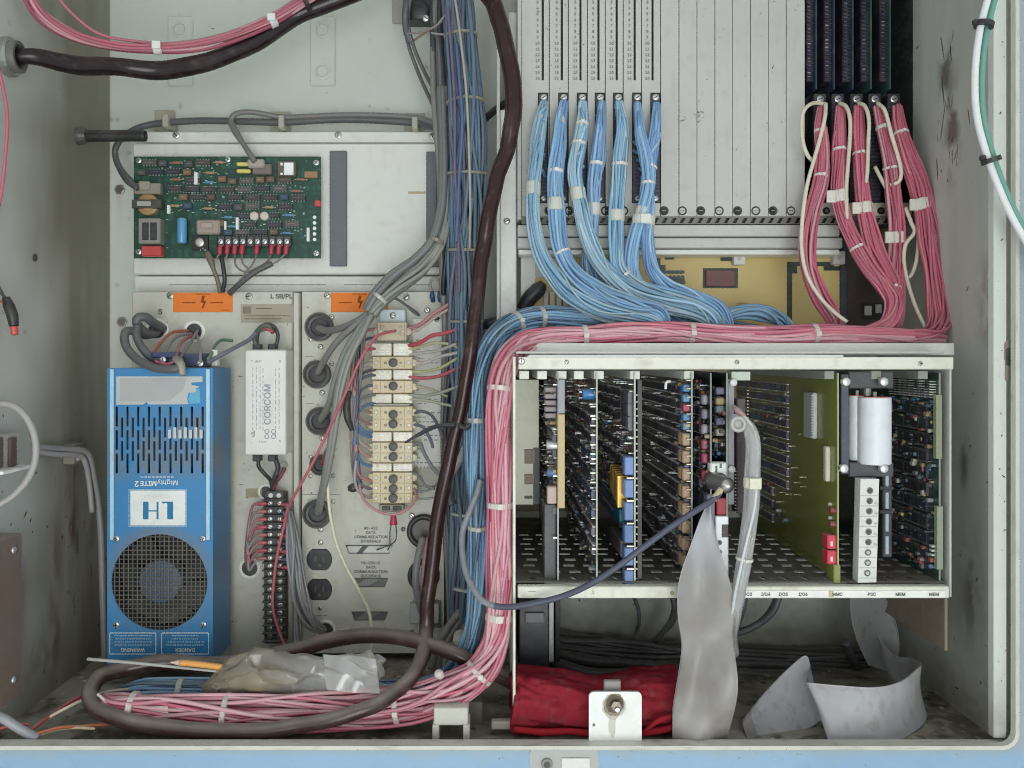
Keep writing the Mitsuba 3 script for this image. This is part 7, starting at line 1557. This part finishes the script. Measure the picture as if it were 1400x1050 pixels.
# folded ribbon on the floor, right
top = [P(*p) for p in ((1016, 985, .915), (1045, 950, .935), (1080, 915, .95), (1103, 898, .955), (1109, 915, .945), (1104, 932, .915), (1108, 934, .905), (1150, 937, .90), (1195, 938, .90), (1228, 930, .912), (1250, 914, .935), (1258, 906, .96), (1248, 900, .985), (1225, 897, 1.0), (1208, 882, 1.01), (1200, 868, 1.02))]
bot = [P(*p) for p in ((1022, 1012, .895), (1052, 1012, .905), (1090, 1000, .92), (1112, 990, .925), (1120, 985, .915), (1128, 990, .895), (1136, 1018, .88), (1162, 1024, .876), (1200, 1024, .876), (1232, 1014, .89), (1258, 996, .915), (1266, 978, .945), (1256, 960, .975), (1238, 948, .995), (1226, 940, 1.005), (1217, 930, 1.015))]
def bow2(s, t):
    return 0.004 * math.sin(7 * s + 4 * t) + 0.003 * math.sin(3.14 * t)
A, B = resample(top, 200), resample(bot, 200)
g_ = np.array([[A[i] * (1 - t) + B[i] * t + np.array([0, bow2(i / 199, t), 0]) for t in np.linspace(0, 1, 36)] for i in range(200)])
single('ribbon_cable', [(sheet(g_, 0.0011), W0)], 'wide grey ribbon cable folded on the floor at the lower right', 'ribbon cable', 'ribbon_grey', True)
tl = [P(*p) for p in ((1163, 814, 1.08), (1165, 840, 1.08), (1172, 870, 1.07), (1182, 895, 1.06), (1190, 912, 1.05))]
tr_ = [P(*p) for p in ((1208, 814, 1.03), (1216, 832, 1.03), (1224, 858, 1.03), (1226, 885, 1.03), (1222, 918, 1.04))]
g_ = lerp_rows(tl, tr_, 60, 30, lambda s, t: 0.006 * math.sin(math.pi * t + 2 * s))
single('ribbon_cable', [(sheet(g_, 0.0011), W0)], 'dark end of a grey ribbon dropping from the cage into the corner', 'ribbon cable', 'ribbon_grey', True)

# red cloth
def cloth_grid():
    rows = []
    for i in range(180):
        s = i / 179
        px = 700 + s * 236
        cy = 968 + 2 * math.sin(5 * s)
        topy = 925 + 18 * math.exp(-((s - 0.53) / 0.20) ** 2) + 3 * math.sin(9 * s) + (6 if s < 0.03 else 0)
        boty = 1006 + 3 * math.sin(7 * s + 1)
        ring = []
        for j in range(72):
            a = 2 * math.pi * j / 72
            end = min(1.0, (s / 0.05) ** 0.5 if s < 0.05 else 1.0)
            e = 0.86 + 0.14 * end
            cz, rz = (topy + boty) / 2, (boty - topy) / 2 * e
            w = np.array([s * 9, math.cos(a) * 1.6, math.sin(a) * 1.6])
            f = 1 + 0.20 * (meshkit.fbm(w * np.array([0.9, 1.4, 1.4]), 3, 5) - 0.5) + 0.05 * math.sin(6 * a + 9 * s) - 0.10 * (1 - abs(2 * meshkit.noise(w * np.array([0.55, 1.9, 1.9]) + np.array([0, 0, s * 3]), 9) - 1)) ** 5 + 0.022 * (meshkit.noise(w * 14, 4) - 0.5)
            zz_ = cz - rz * f * math.copysign(abs(math.sin(a)) ** 0.75, math.sin(a))
            yy = 0.925 - 0.038 * f * math.copysign(abs(math.cos(a)) ** 0.8, math.cos(a))
            q = P(px + 3 * math.sin(3 * a), zz_, 0.90)
            ring.append([q[0], yy, max(q[2], 0.003)])
        rows.append(ring)
    return np.array(rows)
cgd = cloth_grid()
mm, nn_ = cgd.shape[:2]
v = cgd.reshape(-1, 3)
f = []
for i in range(mm - 1):
    for j in range(nn_):
        a, b = i * nn_ + j, i * nn_ + (j + 1) % nn_
        f += [[a, b, b + nn_], [a, b + nn_, a + nn_]]
v = np.vstack([v, cgd[0].mean(0), cgd[-1].mean(0)])
for j in range(nn_):
    f += [[(j + 1) % nn_, j, mm * nn_], [(mm - 1) * nn_ + j, (mm - 1) * nn_ + (j + 1) % nn_, mm * nn_ + 1]]
rcl = thing('red_cloth', 'folded red shop cloth lying behind the white latch plate', 'cloth')
part(rcl, 'cloth', [((v, np.array(f)), (0.34, 0.022, 0.035))], 'cloth', True)
hem = [(703, 997, .884), (740, 1001, .88), (780, 1000, .88), (820, 1004, .88), (870, 1003, .88), (905, 998, .88), (932, 990, .884)]
part(rcl, 'hem', [(tube(hem, [4, 5, 4.5, 5, 4.5, 5, 4], 10, 8), (0.30, 0.02, 0.03)), (tube([(880, 1001, .876), (900, 985, .874), (920, 978, .878)], [2, 4, 3], 8), (0.27, 0.02, 0.028))], 'fabric', True)
# latch plate
lp = thing('latch_plate', 'white latch plate with a rust ringed bolt in front of the red cloth', 'latch plate')
la = prect(805, 945, 877, 1040, 0.862, 7)
part(lp, 'plate', [(extr(la, 0.860, 0.003), (0.76, 0.76, 0.72))], 'plastic')
def blotch(px, py, rx, ry, seed, n=60):
    q = []
    for a_ in np.linspace(0, 2 * math.pi, n)[:-1]:
        f_ = 0.78 + 0.45 * meshkit.fbm(np.array([math.cos(a_) * 1.6 + seed, math.sin(a_) * 1.6, 2.0]), 3, seed)
        q.append((px + rx * f_ * math.cos(a_), py + ry * f_ * math.sin(a_)))
    return ppoly(q, 0.86)
part(lp, 'rust_stain', [(extr(blotch(839, 965, 16, 18, 3), 0.8597, 0.0003), (0.52, 0.485, 0.42)), (extr(blotch(839, 963, 13.5, 15, 5), 0.8595, 0.0003), (0.30, 0.255, 0.19)), (extr(blotch(840, 962, 11.5, 12.5, 7), 0.8593, 0.0003), (0.15, 0.12, 0.09)), (extr(blotch(837, 992, 5, 17, 9), 0.8598, 0.0002), (0.60, 0.57, 0.50)), (extr(pcirc(812, 991, 2, .86), 0.8596, 0.0004), (0.2, 0.17, 0.13))], 'print')
part(lp, 'bolt', [(lathe([(0.0062, -0.001), (0.0062, 0.003), (0.0052, 0.0042), (1e-5, 0.0044)], P(842, 964, 0.859), (0, -1, 0), 6), (0.16, 0.135, 0.11)), (lathe([(0.0026, 0.004), (0.0022, 0.0072), (1e-5, 0.0075)], P(843, 967, 0.859), (0, -1, 0), 12), (0.75, 0.73, 0.7))], 'metal')
part(lp, 'tab', [(pbox(826, 931, 849, 948, 0.868, 0.006, 0.001), (0.24, 0.22, 0.2))], 'plastic')
# metal channel under the harness
ch = thing('metal_channel', 'small pale metal channel standing on the sill below the red harness', 'bracket')
part(ch, 'web', [(pbox(593, 968, 640, 992, 0.878, 0.05, 0.001), W0)], 'lip_paint')
for x in (591, 633):
    part(ch, 'foot', [(pbox(x, 992, x + 9, 1018, 0.876, 0.03, 0.0008), W0)], 'lip_paint')
single('dark_stay', [(pbox(640, 960, 660, 1020, 0.93, 0.02, 0.001), (0.13, 0.12, 0.105))], 'dark upright stay behind the small pale metal channel', 'bracket', 'plastic')
single('floor_rail', [(pbox(672, 987, 702, 998, 0.90, 0.01, 0.001), (0.42, 0.39, 0.32))], 'dusty little rail on the floor left of the red cloth', 'rail', 'plastic')

# plastic bag
def bag_mesh():
    axis = [P(*p) for p in ((276, 940, .925), (290, 934, .925), (312, 926, .925), (345, 921, .925), (380, 920, .922), (420, 923, .92), (460, 925, .92), (492, 925, .918), (512, 923, .916), (519, 922, .915))]
    rad = [4, 12, 21, 27, 26, 23, 22, 25, 26, 24]
    c, par = spline(axis, 11, metric=True)
    r = np.interp(par, range(len(rad)), rad) * S(.92)
    rng = np.random.default_rng(21)
    # a crumpled film: sharp creases between tilted facets
    cs = rng.uniform(0, 1, (64, 3)) * [9, 2, 2] - [0, 1, 1]
    nv = rng.normal(size=(64, 3)); off = rng.uniform(-0.16, 0.16, 64)
    n = 64
    rows = []
    for i in range(len(c)):
        ring = []
        for j in range(n):
            a = 2 * math.pi * j / n
            w = np.array([par[i], math.cos(a), math.sin(a)])
            d = ((w - cs) ** 2 * [0.55, 1, 1]).sum(1)
            k = np.argsort(d)[:2]
            p0 = [off[q] + 0.32 * float((w - cs[q]) @ nv[q]) for q in k]
            t = 0.5 + 0.5 * min(1, (d[k[1]] - d[k[0]]) / 0.16)
            f = 0.92 + t * p0[0] + (1 - t) * p0[1]
            f = min(1.35, max(0.5, 1 + (f - 0.92) * 1.35)) + 0.05 * (meshkit.fbm(w * 5, 2, 3) - 0.5)
            flat = 0.75 - 0.45 * min(1, max(0, (par[i] - 5.5) / 3))
            ring.append(c[i] + np.array([0.006 * math.sin(3 * a + 1) * (par[i] > 6), -flat * r[i] * f * math.cos(a), r[i] * f * math.sin(a)]))
        rows.append(ring)
    g = np.array(rows); g[:, :, 2] = np.maximum(g[:, :, 2], 0.004)
    m = len(g)
    f = []
    for i in range(m - 1):
        for j in range(n):
            a, b = i * n + j, i * n + (j + 1) % n
            f += [[a, b, b + n], [a, b + n, a + n]]
    v = np.vstack([g.reshape(-1, 3), g[0].mean(0)])
    for j in range(n):
        f += [[(j + 1) % n, j, m * n]]
    u = np.clip((v[:, 0] - P(300, 0, .92)[0]) / (P(430, 0, .92)[0] - P(300, 0, .92)[0]), 0, 1)[:, None]
    col = mx((0.72, 0.65, 0.52), (0.97, 0.95, 0.90), u) * (0.8 + 0.3 * nz(v, 60, 0, 3))
    return (v, np.array(f)), col
bm, bcol = bag_mesh()
def flap(seed, pts):
    rng = np.random.default_rng(seed)
    a, b, c_, d_ = [P(*p) for p in pts]
    cs, ns = rng.uniform(0, 1, (9, 2)), rng.normal(size=(9, 2))
    g = np.zeros((26, 26, 3))
    for i in range(26):
        for j in range(26):
            s_, t_ = i / 25, j / 25
            q = np.argsort(((cs - [s_, t_]) ** 2).sum(1))[0]
            h = 0.012 * float((np.array([s_, t_]) - cs[q]) @ ns[q]) + 0.004 * math.sin(7 * s_ + 3 * t_ + seed)
            g[i, j] = (a * (1 - s_) + b * s_) * (1 - t_) + (d_ * (1 - s_) + c_ * s_) * t_ + np.array([0, -h - 0.006 * s_, h * 0.5])
    return sheet(g, 0.0003)
pb = thing('plastic_bag', 'crumpled dusty translucent plastic bag lying on the brown cable', 'bag')
part(pb, 'film', [(bm, bcol)], 'bag', True)
part(pb, 'open_end', [(flap(4, ((440, 893, .905), (514, 898, .898), (521, 946, .893), (448, 944, .900))), (0.97, 0.965, 0.95)), (flap(9, ((420, 898, .925), (505, 891, .93), (516, 940, .922), (430, 946, .92))), (0.9, 0.89, 0.87))], 'bag', True)
part(pb, 'contents', [(tube([(296, 938, .925), (320, 930, .925), (350, 926, .925), (385, 928, .925), (405, 932, .925)], [7, 17, 20, 14, 5], 14, 8, 0.003), (0.22, 0.185, 0.125))], 'rubber', True)
# pencil and thin rod
single('pencil', [(tube([(233, 905.5, .925), (246, 906, .925)], [0.8, 4.3], 8), (0.62, 0.5, 0.4)), (tube([(246, 906, .925), (270, 908, .925), (306, 912.5, .925)], 4.4, 8), (0.72, 0.33, 0.075))], 'orange pencil lying across the foot of the blue box', 'pencil', 'plastic', True)
single('thin_rod', [(tube([(120, 901, .945), (180, 906, .935), (250, 913, .93), (300, 918, .925)], [2.4, 2.2, 2, 2], 8), (0.42, 0.42, 0.39))], 'thin grey rod lying across the foot of the blue box', 'rod', 'plastic', True)
# debris on the floor
db = []
for i in range(260):
    x, y = RNG.uniform(XL + .01, XR - .01), RNG.uniform(YF + .01, 1.16)
    s = RNG.uniform(0.0008, 0.003)
    v, f = bx([0, 0, 0], [s * RNG.uniform(.8, 2.5), s, s * .6], 0.0002)
    a = RNG.uniform(0, 3.1)
    db.append(((v @ np.array([[math.cos(a), -math.sin(a), 0], [math.sin(a), math.cos(a), 0], [0, 0, 1]]).T + [x, y, s * .3], f), jit([(0.30, 0.27, 0.2), (0.12, 0.1, 0.08), (0.42, 0.4, 0.34)][i % 3], 0.3)))
kk = thing('floor_debris', 'crumbs and dirt scattered over the cabinet floor', 'debris', kind='stuff')
scene[kk] = shape(db, 'rubber')
